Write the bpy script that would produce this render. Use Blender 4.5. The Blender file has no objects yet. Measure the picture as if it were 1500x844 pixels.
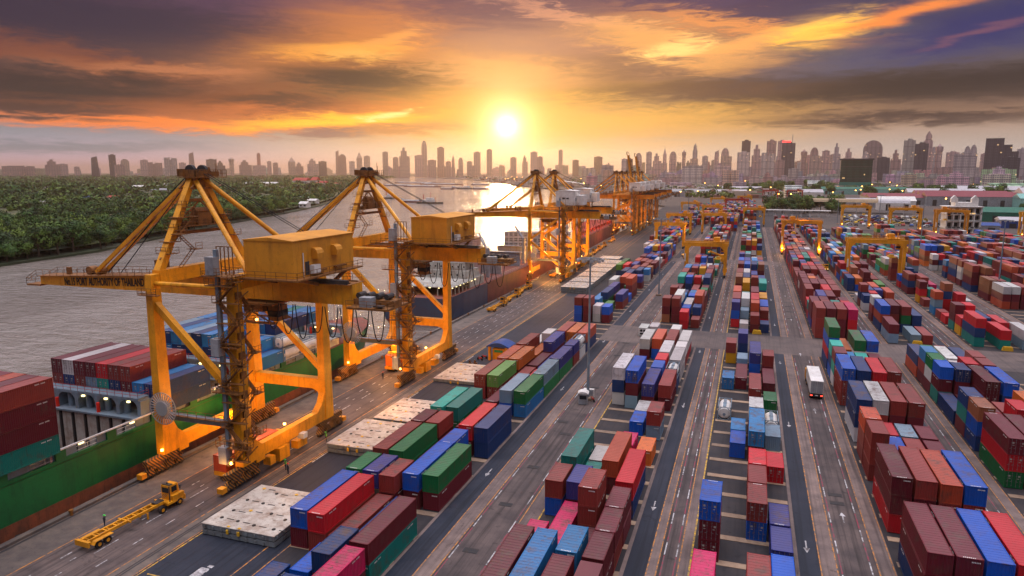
import bpy, math, random
from mathutils import Vector, Matrix
random.seed(7)
R = math.radians
sc = bpy.context.scene
COL = sc.collection

# ------------------------------------------------------------------ camera
CAM_H = 46.8
cam_d = bpy.data.cameras.new("camera")
cam = bpy.data.objects.new("camera", cam_d)
COL.objects.link(cam)
cam.location = (0, 0, CAM_H)
cam.rotation_euler = (R(90 - 9.37), 0, R(18.66))
cam_d.sensor_width = 36.0
cam_d.lens = 36.0 * 1030.0 / 1500.0
cam_d.clip_start = 0.5
cam_d.clip_end = 90000
sc.camera = cam

# ------------------------------------------------------------------ view
sc.view_settings.view_transform = 'Standard'
sc.view_settings.look = 'None'
sc.view_settings.exposure = 0.04
sc.view_settings.gamma = 1.0
sc.view_settings.use_curve_mapping = False
sc.cycles.max_bounces = 5
sc.cycles.diffuse_bounces = 2
sc.cycles.glossy_bounces = 2
sc.cycles.transmission_bounces = 2
sc.cycles.volume_bounces = 0
sc.cycles.sample_clamp_indirect = 4.0
sc.cycles.caustics_reflective = False
sc.cycles.caustics_refractive = False

# ------------------------------------------------------------------ sky (world)
SUN_AZ, SUN_EL = -19.1, 3.6          # degrees, azimuth from +Y towards +X
world = bpy.data.worlds.new("World")
sc.world = world
world.use_nodes = True
wn = world.node_tree
wn.nodes.clear()


class NT:
    """small helper that writes shader node expressions"""
    def __init__(s, tree):
        s.t = tree

    def node(s, typ, **kw):
        n = s.t.nodes.new(typ)
        for k, v in kw.items():
            setattr(n, k, v)
        return n

    def put(s, sock, v):
        if isinstance(v, bpy.types.NodeSocket):
            s.t.links.new(v, sock)
        else:
            if hasattr(sock.default_value, '__len__') and not hasattr(v, '__len__'):
                v = [v] * len(sock.default_value)
            if hasattr(sock.default_value, '__len__') and len(v) == 3 and len(sock.default_value) == 4:
                v = tuple(v) + (1,)
            sock.default_value = v

    def m(s, op, a, b=None, c=None, clamp=False):
        n = s.node('ShaderNodeMath', operation=op, use_clamp=clamp)
        s.put(n.inputs[0], a)
        if b is not None:
            s.put(n.inputs[1], b)
        if c is not None:
            s.put(n.inputs[2], c)
        return n.outputs[0]

    def mix(s, f, a, b, mode='MIX'):
        n = s.node('ShaderNodeMix', data_type='RGBA', blend_type=mode)
        s.put(n.inputs[0], f)
        s.put(n.inputs[6], a)
        s.put(n.inputs[7], b)
        return n.outputs[2]

    def ramp(s, f, stops, interp='LINEAR'):
        n = s.node('ShaderNodeValToRGB')
        n.color_ramp.interpolation = interp
        el = n.color_ramp.elements
        while len(el) < len(stops):
            el.new(0.5)
        for e, (p, c) in zip(el, stops):
            e.position = p
            e.color = tuple(c) + (1,) if len(c) == 3 else c
        s.put(n.inputs[0], f)
        return n.outputs[0]

    def noise(s, vec, scale, detail=3, rough=0.55, dist=0.0):
        n = s.node('ShaderNodeTexNoise')
        if vec is not None:
            s.put(n.inputs['Vector'], vec)
        n.inputs['Scale'].default_value = scale
        n.inputs['Detail'].default_value = detail
        n.inputs['Roughness'].default_value = rough
        n.inputs['Distortion'].default_value = dist
        return n.outputs[0]

    def vec(s, x, y, z):
        n = s.node('ShaderNodeCombineXYZ')
        for i, v in enumerate((x, y, z)):
            s.put(n.inputs[i], v)
        return n.outputs[0]

    def sep(s, v):
        n = s.node('ShaderNodeSeparateXYZ')
        s.put(n.inputs[0], v)
        return n.outputs

    def scale(s, v, k):
        n = s.node('ShaderNodeVectorMath', operation='MULTIPLY')
        s.put(n.inputs[0], v)
        s.put(n.inputs[1], k)
        return n.outputs[0]


W = NT(wn)
tc = W.node('ShaderNodeTexCoord')
dx, dy, dz = W.sep(tc.outputs['Generated'])
az = W.m('MULTIPLY', W.m('ARCTAN2', dx, dy), 57.2958)                  # degrees, +X positive
el = W.m('MULTIPLY', W.m('ARCSINE', W.m('MINIMUM', W.m('MAXIMUM', dz, -1.0), 1.0)), 57.2958)
# long wind-drawn streaks: noise much wider than tall, slightly tilted
azt = W.m('ADD', W.m('MULTIPLY', az, 0.055), W.m('MULTIPLY', el, 0.02))
streak = W.noise(W.vec(azt, W.m('MULTIPLY', el, 0.42), 3.1), 1.0, 8, 0.66, 0.5)
streak2 = W.noise(W.vec(W.m('MULTIPLY', az, 0.12), W.m('MULTIPLY', el, 0.9), 9.7), 1.0, 5, 0.55, 0.8)
warpu = W.m('MULTIPLY', W.m('SUBTRACT', streak, 0.5), 5.0)
warpv = W.m('MULTIPLY', W.m('SUBTRACT', streak2, 0.5), 1.9)
rag = W.noise(W.vec(W.m('MULTIPLY', az, .45), W.m('MULTIPLY', el, 2.6), 21.3), 1.0, 7, .66, 1.0)
u = W.m('ADD', W.m('ADD', az, warpu), W.m('MULTIPLY', W.m('SUBTRACT', rag, .5), 7.0))
v = W.m('ADD', W.m('ADD', el, warpv), W.m('MULTIPLY', W.m('SUBTRACT', rag, .5), 1.5))


def gauss(u0, v0, su, sv, tilt=0.0):
    a = W.m('SUBTRACT', u, u0)
    b = W.m('SUBTRACT', v, v0)
    if tilt:
        b = W.m('SUBTRACT', b, W.m('MULTIPLY', a, tilt))
    a = W.m('DIVIDE', a, su)
    b = W.m('DIVIDE', b, sv)
    q = W.m('ADD', W.m('MULTIPLY', a, a), W.m('MULTIPLY', b, b))
    return W.m('EXPONENT', W.m('MULTIPLY', W.m('POWER', q, 1.5), -.6))


def px(x, y):
    a = (x - 750) / 1030.0
    b = -(y - 422) / 1030.0
    p = R(9.37)
    f = math.cos(p) + b * math.sin(p)
    z = -math.sin(p) + b * math.cos(p)
    return math.degrees(math.atan2(a, f)) - 18.66, math.degrees(math.atan2(z, math.hypot(a, f)))


# base: elevation gradient, separate for the left (purple), centre (gold) and right (slate) of the sun
eln = W.m('DIVIDE', el, 90.0, clamp=True)  # ramps below: unseen sky above the frame is brightened to light yard and river
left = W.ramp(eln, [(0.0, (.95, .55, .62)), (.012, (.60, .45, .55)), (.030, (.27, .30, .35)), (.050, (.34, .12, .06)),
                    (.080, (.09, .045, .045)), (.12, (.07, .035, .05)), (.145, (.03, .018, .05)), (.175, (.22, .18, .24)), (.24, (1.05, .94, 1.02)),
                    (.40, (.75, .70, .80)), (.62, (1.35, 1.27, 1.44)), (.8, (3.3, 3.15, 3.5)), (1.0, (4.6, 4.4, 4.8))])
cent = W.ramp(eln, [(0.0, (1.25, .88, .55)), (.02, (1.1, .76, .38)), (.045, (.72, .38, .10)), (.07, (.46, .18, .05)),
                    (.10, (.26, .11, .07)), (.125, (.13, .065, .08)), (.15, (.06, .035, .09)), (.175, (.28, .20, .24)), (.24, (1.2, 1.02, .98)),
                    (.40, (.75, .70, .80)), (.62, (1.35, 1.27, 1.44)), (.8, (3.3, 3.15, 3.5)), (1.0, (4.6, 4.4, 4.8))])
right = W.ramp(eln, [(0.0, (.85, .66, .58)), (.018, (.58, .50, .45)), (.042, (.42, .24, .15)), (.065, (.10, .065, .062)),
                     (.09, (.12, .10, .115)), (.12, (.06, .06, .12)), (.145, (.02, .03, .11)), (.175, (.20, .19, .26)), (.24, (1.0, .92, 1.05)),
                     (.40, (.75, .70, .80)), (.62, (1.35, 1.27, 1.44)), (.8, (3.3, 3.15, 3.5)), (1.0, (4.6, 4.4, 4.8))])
daz = W.m('SUBTRACT', az, SUN_AZ)
wl = W.m('SMOOTH_MIN', 1.0, W.m('MAXIMUM', W.m('DIVIDE', W.m('MULTIPLY', daz, -1), 26.0), 0.0), 0.25)
wr = W.m('SMOOTH_MIN', 1.0, W.m('MAXIMUM', W.m('DIVIDE', daz, 24.0), 0.0), 0.25)
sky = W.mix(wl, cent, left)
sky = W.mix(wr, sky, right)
# behind the camera the low sky is dim and blue
back = W.m('DIVIDE', W.m('SUBTRACT', W.m('ABSOLUTE', daz), 70.0), 60.0, clamp=True)
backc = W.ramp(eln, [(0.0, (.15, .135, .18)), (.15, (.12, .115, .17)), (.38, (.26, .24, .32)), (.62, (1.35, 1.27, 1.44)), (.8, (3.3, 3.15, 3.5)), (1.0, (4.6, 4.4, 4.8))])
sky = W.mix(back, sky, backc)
# streaked cloud texture over everything below 20 degrees
low = W.m('SUBTRACT', 1.0, W.m('DIVIDE', W.m('SUBTRACT', el, 14.0), 14.0, clamp=True))
off = W.m('DIVIDE', W.m('SUBTRACT', el, 1.6), 4.0, clamp=True)
sd = W.ramp(streak, [(.38, (0, 0, 0)), (.62, (1, 1, 1))], 'EASE')
dark = W.m('MULTIPLY', W.m('MULTIPLY', sd, low), W.m('MULTIPLY', off, .35))
sky = W.mix(dark, sky, (.045, .026, .032))


def blob(col, f, x, y, sx, sy, tilt=0.0, lim=None):
    global sky
    u0, v0 = px(x, y)
    g = gauss(u0, v0, sx / 1030 * 57.3, sy / 1030 * 57.3, tilt)
    g = W.m('MULTIPLY', g, f)
    sky = W.mix(g, sky, col)


OR, GO, DK = (1.15, .25, .02), (1.35, .62, .10), (.012, .008, .012)
blob((.10, .042, .10), .85, 620, 14, 430, 36)
blob((1.0, .50, .08), .85, 880, 172, 230, 32)
blob((1.0, .44, .05), .8, 620, 162, 150, 30)
blob((.70, .26, .07), .75, 650, 95, 120, 24)
blob((.30, .075, .025), .85, 130, 86, 150, 15, -.12)
blob((.62, .21, .08), .8, 260, 104, 110, 8)
blob((.75, .18, .03), .95, 380, 160, 230, 22)
blob(OR, .9, 250, 181, 200, 7)
blob(OR, .8, 330, 146, 90, 8)
blob((1.5, .70, .02), .95, 490, 175, 115, 8, .06)
blob((1.4, 1.0, .35), .8, 560, 168, 26, 4, .1)
blob((.80, .25, .05), .95, 490, 62, 125, 36, .12)
blob((1.35, .52, .06), .95, 490, 74, 75, 9, .05)
blob((1.4, .66, .12), .8, 520, 82, 36, 5, .0)
blob((1.15, .44, .08), .8, 560, 58, 42, 8, .3)
blob((1.0, .45, .14), .7, 730, 108, 120, 20)
blob((.60, .27, .16), .65, 790, 60, 140, 22)
blob((.95, .40, .22), .6, 860, 28, 110, 8, -.2)
blob((1.05, .46, .12), .9, 990, 68, 110, 24, -.22)
blob((1.5, .85, .25), .9, 995, 72, 36, 9, .1)
blob((1.0, .36, .09), .85, 1080, 38, 115, 10, -.18)
blob((1.2, .5, .12), .8, 1110, 60, 60, 7, .15)
blob((1.6, .78, .10), 1.0, 1205, 44, 48, 14, .12)
blob((1.1, .30, .05), .95, 1330, 17, 90, 7, .16)
blob((.10, .095, .15), .85, 1280, 90, 240, 13, .14)
blob((.008, .018, .13), .9, 1450, 42, 110, 24, .12)
blob((.30, .10, .12), .5, 1440, 45, 50, 4, .2)
blob(DK, .98, 90, 130, 215, 20)
blob((.03, .012, .012), .9, 60, 160, 110, 7)
blob((.016, .012, .040), .9, 120, 26, 240, 30)
blob((.016, .009, .012), .98, 525, 117, 105, 22)
blob((.04, .016, .012), .92, 400, 148, 75, 9)
blob((.013, .009, .011), .98, 1310, 128, 280, 19)
blob((.12, .055, .03), .8, 1010, 133, 120, 8)
blob((.020, .013, .017), .96, 1310, 172, 150, 8)
blob((.17, .10, .12), .8, 480, 194, 50, 6)
blob((.45, .18, .06), .7, 590, 188, 80, 5)
blob((.15, .21, .25), .75, 60, 214, 160, 7)
# glow round the sun, and the sun itself behind thin cloud
az_r, el_r = R(SUN_AZ), R(SUN_EL)
sdir = (math.sin(az_r) * math.cos(el_r), math.cos(az_r) * math.cos(el_r), math.sin(el_r))
dn = W.node('ShaderNodeVectorMath', operation='DOT_PRODUCT')
W.put(dn.inputs[0], tc.outputs['Generated'])
dn.inputs[1].default_value = sdir
ang = W.m('MULTIPLY', W.m('ARCCOSINE', W.m('MINIMUM', dn.outputs['Value'], 1.0)), 57.2958)
gl2 = W.m('EXPONENT', W.m('MULTIPLY', W.m('POWER', W.m('DIVIDE', ang, 2.0), 2.0), -1.0))
gl3 = W.m('EXPONENT', W.m('MULTIPLY', W.m('POWER', W.m('DIVIDE', ang, 0.8), 2.0), -1.0))


def addc(base, f, col):
    n = W.node('ShaderNodeMix', data_type='RGBA', blend_type='ADD')
    n.clamp_result = False
    W.put(n.inputs[0], f)
    W.put(n.inputs[6], base)
    W.put(n.inputs[7], col)
    return n.outputs[2]


sky = addc(sky, W.m('EXPONENT', W.m('MULTIPLY', ang, -.26)), (.80, .42, .09))
sky = addc(sky, gl2, (.55, .46, .28))
sky = addc(sky, W.m('EXPONENT', W.m('MULTIPLY', ang, -.8)), (1.2, .98, .52))
sky = addc(sky, gl3, (1.8, 1.5, .95))
nish = W.node('ShaderNodeTexSky', sky_type='NISHITA')
nish.sun_disc = False
nish.sun_elevation = R(SUN_EL)
nish.sun_rotation = R(SUN_AZ)
bg1 = W.node('ShaderNodeBackground')
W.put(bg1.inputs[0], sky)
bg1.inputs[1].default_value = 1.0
bg2 = W.node('ShaderNodeBackground')
W.put(bg2.inputs[0], nish.outputs[0])
bg2.inputs[1].default_value = 0.0015
ad = W.node('ShaderNodeAddShader')
wo = W.node('ShaderNodeOutputWorld')
wn.links.new(bg1.outputs[0], ad.inputs[0])
wn.links.new(bg2.outputs[0], ad.inputs[1])
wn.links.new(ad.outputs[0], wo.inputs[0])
world.cycles.sampling_method = 'MANUAL'
world.cycles.sample_map_resolution = 1024

# ------------------------------------------------------------------ sun lamp
sun_d = bpy.data.lights.new("sun", 'SUN')
sun_d.energy = 0.75
sun_d.angle = R(1.5)
sun_d.color = (1.0, .62, .30)
sun = bpy.data.objects.new("sun", sun_d)
COL.objects.link(sun)
sun.rotation_euler = Vector(sdir).to_track_quat('Z', 'Y').to_euler()

# ------------------------------------------------------------------ materials


def mat(name, base=(.5, .5, .5), rough=.6, metal=0.0, emit=None, estr=0.0):
    m = bpy.data.materials.new(name)
    m.use_nodes = True
    b = m.node_tree.nodes['Principled BSDF']
    b.inputs['Base Color'].default_value = tuple(base) + (1,)
    b.inputs['Roughness'].default_value = rough
    b.inputs['Specular IOR Level'].default_value = .3
    b.inputs['Metallic'].default_value = metal
    if emit:
        b.inputs['Emission Color'].default_value = tuple(emit) + (1,)
        b.inputs['Emission Strength'].default_value = estr
    return m


def worn(name, base, dirt=(.09, .05, .03), amount=.5, rough=.55, scale=.5, metal=0.0, streaky=True, bump=0.0):
    """paint with dirt and rust that gather in uneven patches and run down in streaks"""
    m = mat(name, base, rough, metal)
    n = NT(m.node_tree)
    b = m.node_tree.nodes['Principled BSDF']
    g = n.node('ShaderNodeNewGeometry').outputs['Position']
    a = n.noise(g, scale, 6, .65)
    st = n.noise(n.scale(g, (1.6, 1.6, .22 if streaky else 1.6)), scale * 1.8, 5, .7)
    f = n.m('MULTIPLY', n.ramp(a, [(.42, (0, 0, 0)), (.72, (1, 1, 1))]), amount)
    f2 = n.m('MULTIPLY', n.ramp(st, [(.52, (0, 0, 0)), (.72, (1, 1, 1))]), amount)
    c = n.mix(f, base, dirt)
    c = n.mix(f2, c, tuple(x * .7 for x in dirt))
    fine_ = n.noise(g, scale * 9, 5, .75)
    c = n.mix(n.m('MULTIPLY', n.ramp(fine_, [(.56, (0, 0, 0)), (.70, (1, 1, 1))]), amount * .8), c, tuple(x * .6 for x in dirt))
    tone = n.noise(g, scale * .35, 2, .5)
    c = n.mix(.55, c, n.mix(tone, (.55, .55, .55), (1.3, 1.3, 1.3)), 'MULTIPLY')
    n.put(b.inputs['Base Color'], c)
    n.put(b.inputs['Roughness'], n.m('ADD', rough - .12, n.m('MULTIPLY', a, .3)))
    if bump:
        bp = n.node('ShaderNodeBump')
        bp.inputs['Strength'].default_value = bump
        bp.inputs['Distance'].default_value = .03
        n.put(bp.inputs['Height'], a)
        n.put(b.inputs['Normal'], bp.outputs[0])
    return m


def object_paint(name, rough=.5, dirt=.45, use_attr=False, roof=False, grime=(.10, .055, .04)):
    """container paint: the colour belongs to the object (or to a colour attribute of the mesh)"""
    m = mat(name, (.5, .5, .5), rough)
    n = NT(m.node_tree)
    b = m.node_tree.nodes['Principled BSDF']
    if use_attr:
        a = n.node('ShaderNodeAttribute')
        a.attribute_name = 'paint'
        base = a.outputs['Color']
    else:
        base = n.node('ShaderNodeObjectInfo').outputs['Color']
    g = n.node('ShaderNodeNewGeometry').outputs['Position']
    a1 = n.noise(g, .55, 5, .65)
    a2 = n.noise(n.scale(g, (1.2, 1.2, .25)), 1.4, 5, .7)
    wear = .6 if use_attr else n.m('ADD', .35, n.m('MULTIPLY', n.m('POWER', n.node('ShaderNodeObjectInfo').outputs['Random'], 2.0), 1.9))
    f = n.m('MULTIPLY', n.ramp(a1, [(.5, (0, 0, 0)), (.74, (1, 1, 1))]), n.m('MULTIPLY', dirt, wear), clamp=True)
    f2 = n.m('MULTIPLY', n.ramp(a2, [(.55, (0, 0, 0)), (.75, (1, 1, 1))]), n.m('MULTIPLY', dirt, wear), clamp=True)
    c = n.mix(f, base, grime)
    c = n.mix(f2, c, tuple(x * .6 for x in grime))
    if roof:  # faded, chalky tops with dust and patches of rust
        c = n.mix(.10, c, (.42, .37, .38))
        a3 = n.noise(g, 1.9, 6, .7)
        c = n.mix(n.m('MULTIPLY', n.ramp(a3, [(.58, (0, 0, 0)), (.66, (1, 1, 1))]), n.m('MULTIPLY', .5, wear), clamp=True), c, (.13, .06, .035))
        a4 = n.noise(g, .16, 2, .5)
        c = n.mix(.6, c, n.mix(a4, (.55, .55, .55), (1.35, 1.35, 1.35)), 'MULTIPLY')
    n.put(b.inputs['Base Color'], c)
    n.put(b.inputs['Roughness'], n.m('ADD', rough - .1, n.m('MULTIPLY', a1, .3)))
    return m


M = {}
M['wall'] = object_paint('container_paint', .5, .5)
M['roof'] = object_paint('container_roof_paint', .55, .6, roof=True)
M['far'] = object_paint('container_paint_far', .55, .35, use_attr=True)
M['far_roof'] = object_paint('container_roof_paint_far', .55, .4, use_attr=True, roof=True)
M['gear'] = mat('galvanised_steel', (.42, .42, .43), .45, .4)
M['rod'] = mat('dull_rod_steel', (.20, .16, .17), .55, .3)
M['dark'] = worn('dark_steel', (.035, .035, .04), (.08, .05, .03), .5, .6, 1.2)
M['yellow'] = worn('crane_yellow', (.85, .355, .012), (.26, .10, .02), .5, .42, .35)
M['yellowb'] = worn('crane_house_yellow', (.70, .29, .02), (.34, .12, .02), .45, .5, .22)
M['yellowd'] = worn('crane_grimy_yellow', (.29, .115, .025), (.07, .04, .025), .8, .6, .8)
M['orange'] = worn('crane_orange', (.80, .31, .016), (.22, .07, .03), .5, .45, .35)
M['redp'] = worn('crane_red', (.45, .03, .02), (.12, .04, .03), .5, .5, .35)
M['white'] = worn('white_paint', (.78, .76, .72), (.35, .25, .18), .35, .5, .5)
M['grey'] = worn('grey_paint', (.33, .35, .37), (.15, .10, .08), .5, .5, .6)
M['bluegrey'] = worn('bluegrey_paint', (.18, .25, .31), (.15, .09, .06), .45, .5, .6)
M['black'] = mat('rubber', (.018, .018, .02), .85)
M['glass'] = mat('dark_glass', (.02, .025, .03), .08)
M['cable'] = mat('black_cable', (.012, .012, .013), .7)
M['lampglow'] = mat('sodium_lamp', (1, .5, .15), .5, emit=(1.0, .42, .08), estr=14)
M['lampwhite'] = mat('white_lamp', (1, .9, .6), .5, emit=(1.0, .78, .34), estr=3.5)
M['taillight'] = mat('tail_light', (.6, .02, .02), .4, emit=(1, .05, .03), estr=5)
M['letter'] = mat('dark_lettering', (.03, .022, .02), .6)
M['hatch'] = worn('hatch_cover_steel', (.58, .53, .46), (.22, .11, .06), .7, .6, .5, streaky=False, bump=.3)
M['hatchside'] = worn('hatch_side_steel', (.22, .25, .26), (.12, .08, .05), .6, .6, .9)
M['yellowp'] = mat('safety_yellow', (.75, .42, .03), .5)
M['bluep'] = worn('blue_roof_paint', (.02, .07, .28), (.05, .05, .08), .3, .5, .6)
M['skin'] = mat('skin', (.35, .19, .12), .6)
M['cloth'] = mat('dark_cloth', (.03, .035, .05), .9)
M['vest'] = mat('hi_vis_green', (.25, .75, .05), .7)
M['hat'] = mat('hard_hat_green', (.1, .7, .12), .4)


def stripes(name):
    m = mat(name, (.8, .4, .02), .5)
    n = NT(m.node_tree)
    g = n.node('ShaderNodeNewGeometry').outputs['Position']
    x, y, z = n.sep(g)
    s = n.m('FRACT', n.m('MULTIPLY', n.m('ADD', n.m('ADD', y, z), x), 1.7))
    f = n.m('GREATER_THAN', s, .42)
    n.put(m.node_tree.nodes['Principled BSDF'].inputs['Base Color'], n.mix(n.m('MULTIPLY', n.noise(g, 1.5, 4, .7), .9), n.mix(f, (.50, .20, .015), (.02, .02, .02)), (.05, .035, .03)))
    return m


M['stripe'] = stripes('hazard_stripes')

# ------------------------------------------------------------------ mesh helpers


class MB:
    def __init__(s):
        s.v, s.f, s.mi, s.col = [], [], [], []

    def quadbox(s, P, mi=0, faces=None, col=None):
        o = len(s.v)
        s.v += P
        for k, q in enumerate(((0, 3, 2, 1), (4, 5, 6, 7), (0, 1, 5, 4), (1, 2, 6, 5), (2, 3, 7, 6), (3, 0, 4, 7))):
            if faces is not None and k not in faces:
                continue
            s.f.append(tuple(o + i for i in q))
            s.mi.append(mi[k] if isinstance(mi, (tuple, list)) else mi)
            s.col.append(col)
        return s

    def box(s, x0, x1, y0, y1, z0, z1, mi=0, faces=None, col=None):
        return s.quadbox([(x0, y0, z0), (x1, y0, z0), (x1, y1, z0), (x0, y1, z0),
                          (x0, y0, z1), (x1, y0, z1), (x1, y1, z1), (x0, y1, z1)], mi, faces, col)

    def rod(s, a, b, w, h=None, mi=0, n=4, w2=None):
        """bar of rectangular (n=4) or round section between two points"""
        a, b = Vector(a), Vector(b)
        d = (b - a)
        if d.length < 1e-6:
            return s
        d.normalize()
        up = Vector((0, 0, 1)) if abs(d.z) < .95 else Vector((0, 1, 0))
        sx = d.cross(up).normalized()
        sy = sx.cross(d).normalized()
        h = w if h is None else h
        k2 = (w2 / w) if w2 else 1.0
        o = len(s.v)
        if n == 4:
            ring = [(-.5, -.5), (.5, -.5), (.5, .5), (-.5, .5)]
        else:
            ring = [(.5 * math.cos(2 * math.pi * i / n), .5 * math.sin(2 * math.pi * i / n)) for i in range(n)]
        for p, k in ((a, 1.0), (b, k2)):
            for (u_, v_) in ring:
                s.v.append(tuple(p + sx * u_ * w * k + sy * v_ * h * k))
        N = len(ring)
        for i in range(N):
            j = (i + 1) % N
            s.f.append((o + i, o + j, o + N + j, o + N + i))
            s.mi.append(mi)
            s.col.append(None)
        s.f.append(tuple(o + i for i in reversed(range(N))))
        s.f.append(tuple(o + N + i for i in range(N)))
        s.mi += [mi, mi]
        s.col += [None, None]
        return s

    def tube(s, pts, w, mi=0, n=6):
        for a, b in zip(pts, pts[1:]):
            s.rod(a, b, w, w, mi, n)
        return s

    def prism(s, pts, axis, a, b, mi=0):
        """extrude a 2-D outline along an axis: 'x' (y,z), 'y' (x,z), 'z' (x,y)"""
        o = len(s.v)
        mk = {'x': lambda p, t: (t, p[0], p[1]), 'y': lambda p, t: (p[0], t, p[1]), 'z': lambda p, t: (p[0], p[1], t)}[axis]
        N = len(pts)
        for t in (a, b):
            for p in pts:
                s.v.append(mk(p, t))
        for i in range(N):
            j = (i + 1) % N
            s.f.append((o + i, o + j, o + N + j, o + N + i))
            s.mi.append(mi)
            s.col.append(None)
        s.f.append(tuple(o + i for i in reversed(range(N))))
        s.f.append(tuple(o + N + i for i in range(N)))
        s.mi += [mi, mi]
        s.col += [None, None]
        return s

    def rail(s, pts, h=1.05, w=.06, step=1.6, mi=0):
        """handrail with posts along a polyline"""
        for a, b in zip(pts, pts[1:]):
            a, b = Vector(a), Vector(b)
            L = (b - a).length
            k = max(1, int(L / step))
            for hh in (h, h * .5):
                s.rod(a + Vector((0, 0, hh)), b + Vector((0, 0, hh)), w, w, mi)
            for i in range(k + 1):
                p = a.lerp(b, i / k)
                s.rod(p, p + Vector((0, 0, h)), w, w, mi)
        return s


def build(name, mb, mats, parent=None, smooth=False, loc=None, rz=0.0):
    me = bpy.data.meshes.new(name)
    me.from_pydata(mb.v, [], mb.f)
    if not isinstance(mats, (list, tuple)):
        mats = [mats]
    for m in mats:
        me.materials.append(m)
    if any(mb.mi):
        me.polygons.foreach_set('material_index', mb.mi)
    if any(c is not None for c in mb.col):
        at = me.color_attributes.new('paint', 'FLOAT_COLOR', 'CORNER')
        buf = []
        for c, f in zip(mb.col, mb.f):
            buf += (list(c or (.3, .3, .3)) + [1.0]) * len(f)
        at.data.foreach_set('color', buf)
    if smooth:
        me.polygons.foreach_set('use_smooth', [True] * len(me.polygons))
    me.update()
    o = bpy.data.objects.new(name, me)
    COL.objects.link(o)
    if parent:
        o.parent = parent
    if loc:
        o.location = loc
    if rz:
        o.rotation_euler.z = rz
    return o


def tag(o, label=None, cat=None, group=None, kind=None):
    if label:
        o['label'] = label
    if cat:
        o['category'] = cat
    if group:
        o['group'] = group
    if kind:
        o['kind'] = kind
    return o


def empty(name, loc, rz=0.0, label=None, cat=None, group=None):
    o = bpy.data.objects.new(name, None)
    COL.objects.link(o)
    o.location = loc
    o.rotation_euler.z = rz
    o.empty_display_size = .5
    return tag(o, label, cat, group)


def dup(root, loc, rz=0.0, label=None, group=None):
    def cp(o, par):
        c = o.copy()
        COL.objects.link(c)
        if par:
            c.parent = par
        for ch in list(o.children):
            cp(ch, c)
        return c
    r = cp(root, None)
    r.location = loc
    r.rotation_euler.z = rz
    return tag(r, label, None, group)


def lamp(name, loc, power, color=(1.0, .42, .08), size=.4, parent=None):
    d = bpy.data.lights.new(name, 'POINT')
    d.energy = power
    d.color = color
    d.shadow_soft_size = size
    o = bpy.data.objects.new(name, d)
    COL.objects.link(o)
    if parent:
        o.parent = parent
    o.location = loc
    return o

# ------------------------------------------------------------------ ground and road materials


def surface(name, c1, c2, rough=.8, scale=.25, tracks=.0, stain=.35, fine=.35):
    m = mat(name, c1, rough)
    n = NT(m.node_tree)
    b = m.node_tree.nodes['Principled BSDF']
    g = n.node('ShaderNodeNewGeometry').outputs['Position']
    a = n.noise(g, scale, 6, .62)
    c = n.mix(n.ramp(a, [(.35, (0, 0, 0)), (.65, (1, 1, 1))]), c1, c2)
    big = n.noise(g, scale * .13, 3, .5)
    c = n.mix(.8, c, n.mix(n.ramp(big, [(.35, (0, 0, 0)), (.65, (1, 1, 1))]), (.62, .62, .66), (1.3, 1.25, 1.2)), 'MULTIPLY')
    if tracks:  # rubber laid down along the driving direction
        t = n.noise(n.scale(g, (1.7, .03, 1)), 1.0, 4, .6)
        c = n.mix(n.m('MULTIPLY', n.ramp(t, [(.48, (0, 0, 0)), (.66, (1, 1, 1))]), tracks), c, tuple(x * .35 for x in c1))
    s = n.noise(g, scale * 1.7, 4, .7, 1.2)
    c = n.mix(n.m('MULTIPLY', n.ramp(s, [(.6, (0, 0, 0)), (.7, (1, 1, 1))]), stain), c, tuple(x * .3 for x in c1))
    f = n.noise(g, 6.0, 4, .8)
    c = n.mix(fine, c, n.mix(f, (.4, .4, .4), (1.5, 1.5, 1.5)), 'MULTIPLY')
    n.put(b.inputs['Base Color'], c)
    n.put(b.inputs['Roughness'], n.m('ADD', rough - .2, n.m('MULTIPLY', a, .35)))
    return m


M['asph'] = surface('asphalt', (.015, .021, .036), (.032, .036, .052), .72, .3, .6, .6)
M['yard'] = surface('yard_paving', (.026, .025, .031), (.052, .043, .043), .8, .3, .3, .6)
M['car'] = surface('worn_concrete_road', (.062, .049, .049), (.132, .100, .092), .75, .22, .7, .6)
M['run'] = surface('runway_concrete', (.14, .105, .098), (.23, .17, .15), .8, .4, .6, .5)
M['slab'] = surface('crossing_concrete', (.10, .078, .074), (.17, .130, .115), .75, .2, .35, .7)
M['sleep'] = surface('sleeper_concrete', (.27, .18, .12), (.36, .26, .18), .85, .9, 0, .4)
M['cityground'] = surface('city_ground', (.07, .06, .055), (.13, .10, .085), .9, .02, 0, .3, .2)
M['bank'] = surface('river_bank_soil', (.05, .045, .03), (.04, .06, .025), .95, .03, 0, .3, .2)
M['quayc'] = surface('quay_concrete', (.16, .13, .11), (.10, .085, .08), .85, .5, 0, .6)


def paintmat(name, c):
    m = mat(name, c, .6)
    n = NT(m.node_tree)
    g = n.node('ShaderNodeNewGeometry').outputs['Position']
    a = n.noise(g, 1.3, 5, .7)
    n.put(m.node_tree.nodes['Principled BSDF'].inputs['Base Color'],
          n.mix(n.ramp(a, [(.38, (0, 0, 0)), (.62, (1, 1, 1))]), c, (.10, .085, .085)))
    return m


M['lo'] = paintmat('orange_line_paint', (.62, .24, .03))
M['ly'] = paintmat('yellow_line_paint', (.75, .42, .02))
M['lw'] = paintmat('white_line_paint', (.62, .60, .60))
M['lr'] = paintmat('red_line_paint', (.30, .03, .06))

# ------------------------------------------------------------------ land, river
QUAY = [(-87.5, -200), (-87.5, 260), (-98.5, 620), (-112, 1000), (-387, 1730), (-609, 2062), (-1510, 3851), (-3786, 7480)]


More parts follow.
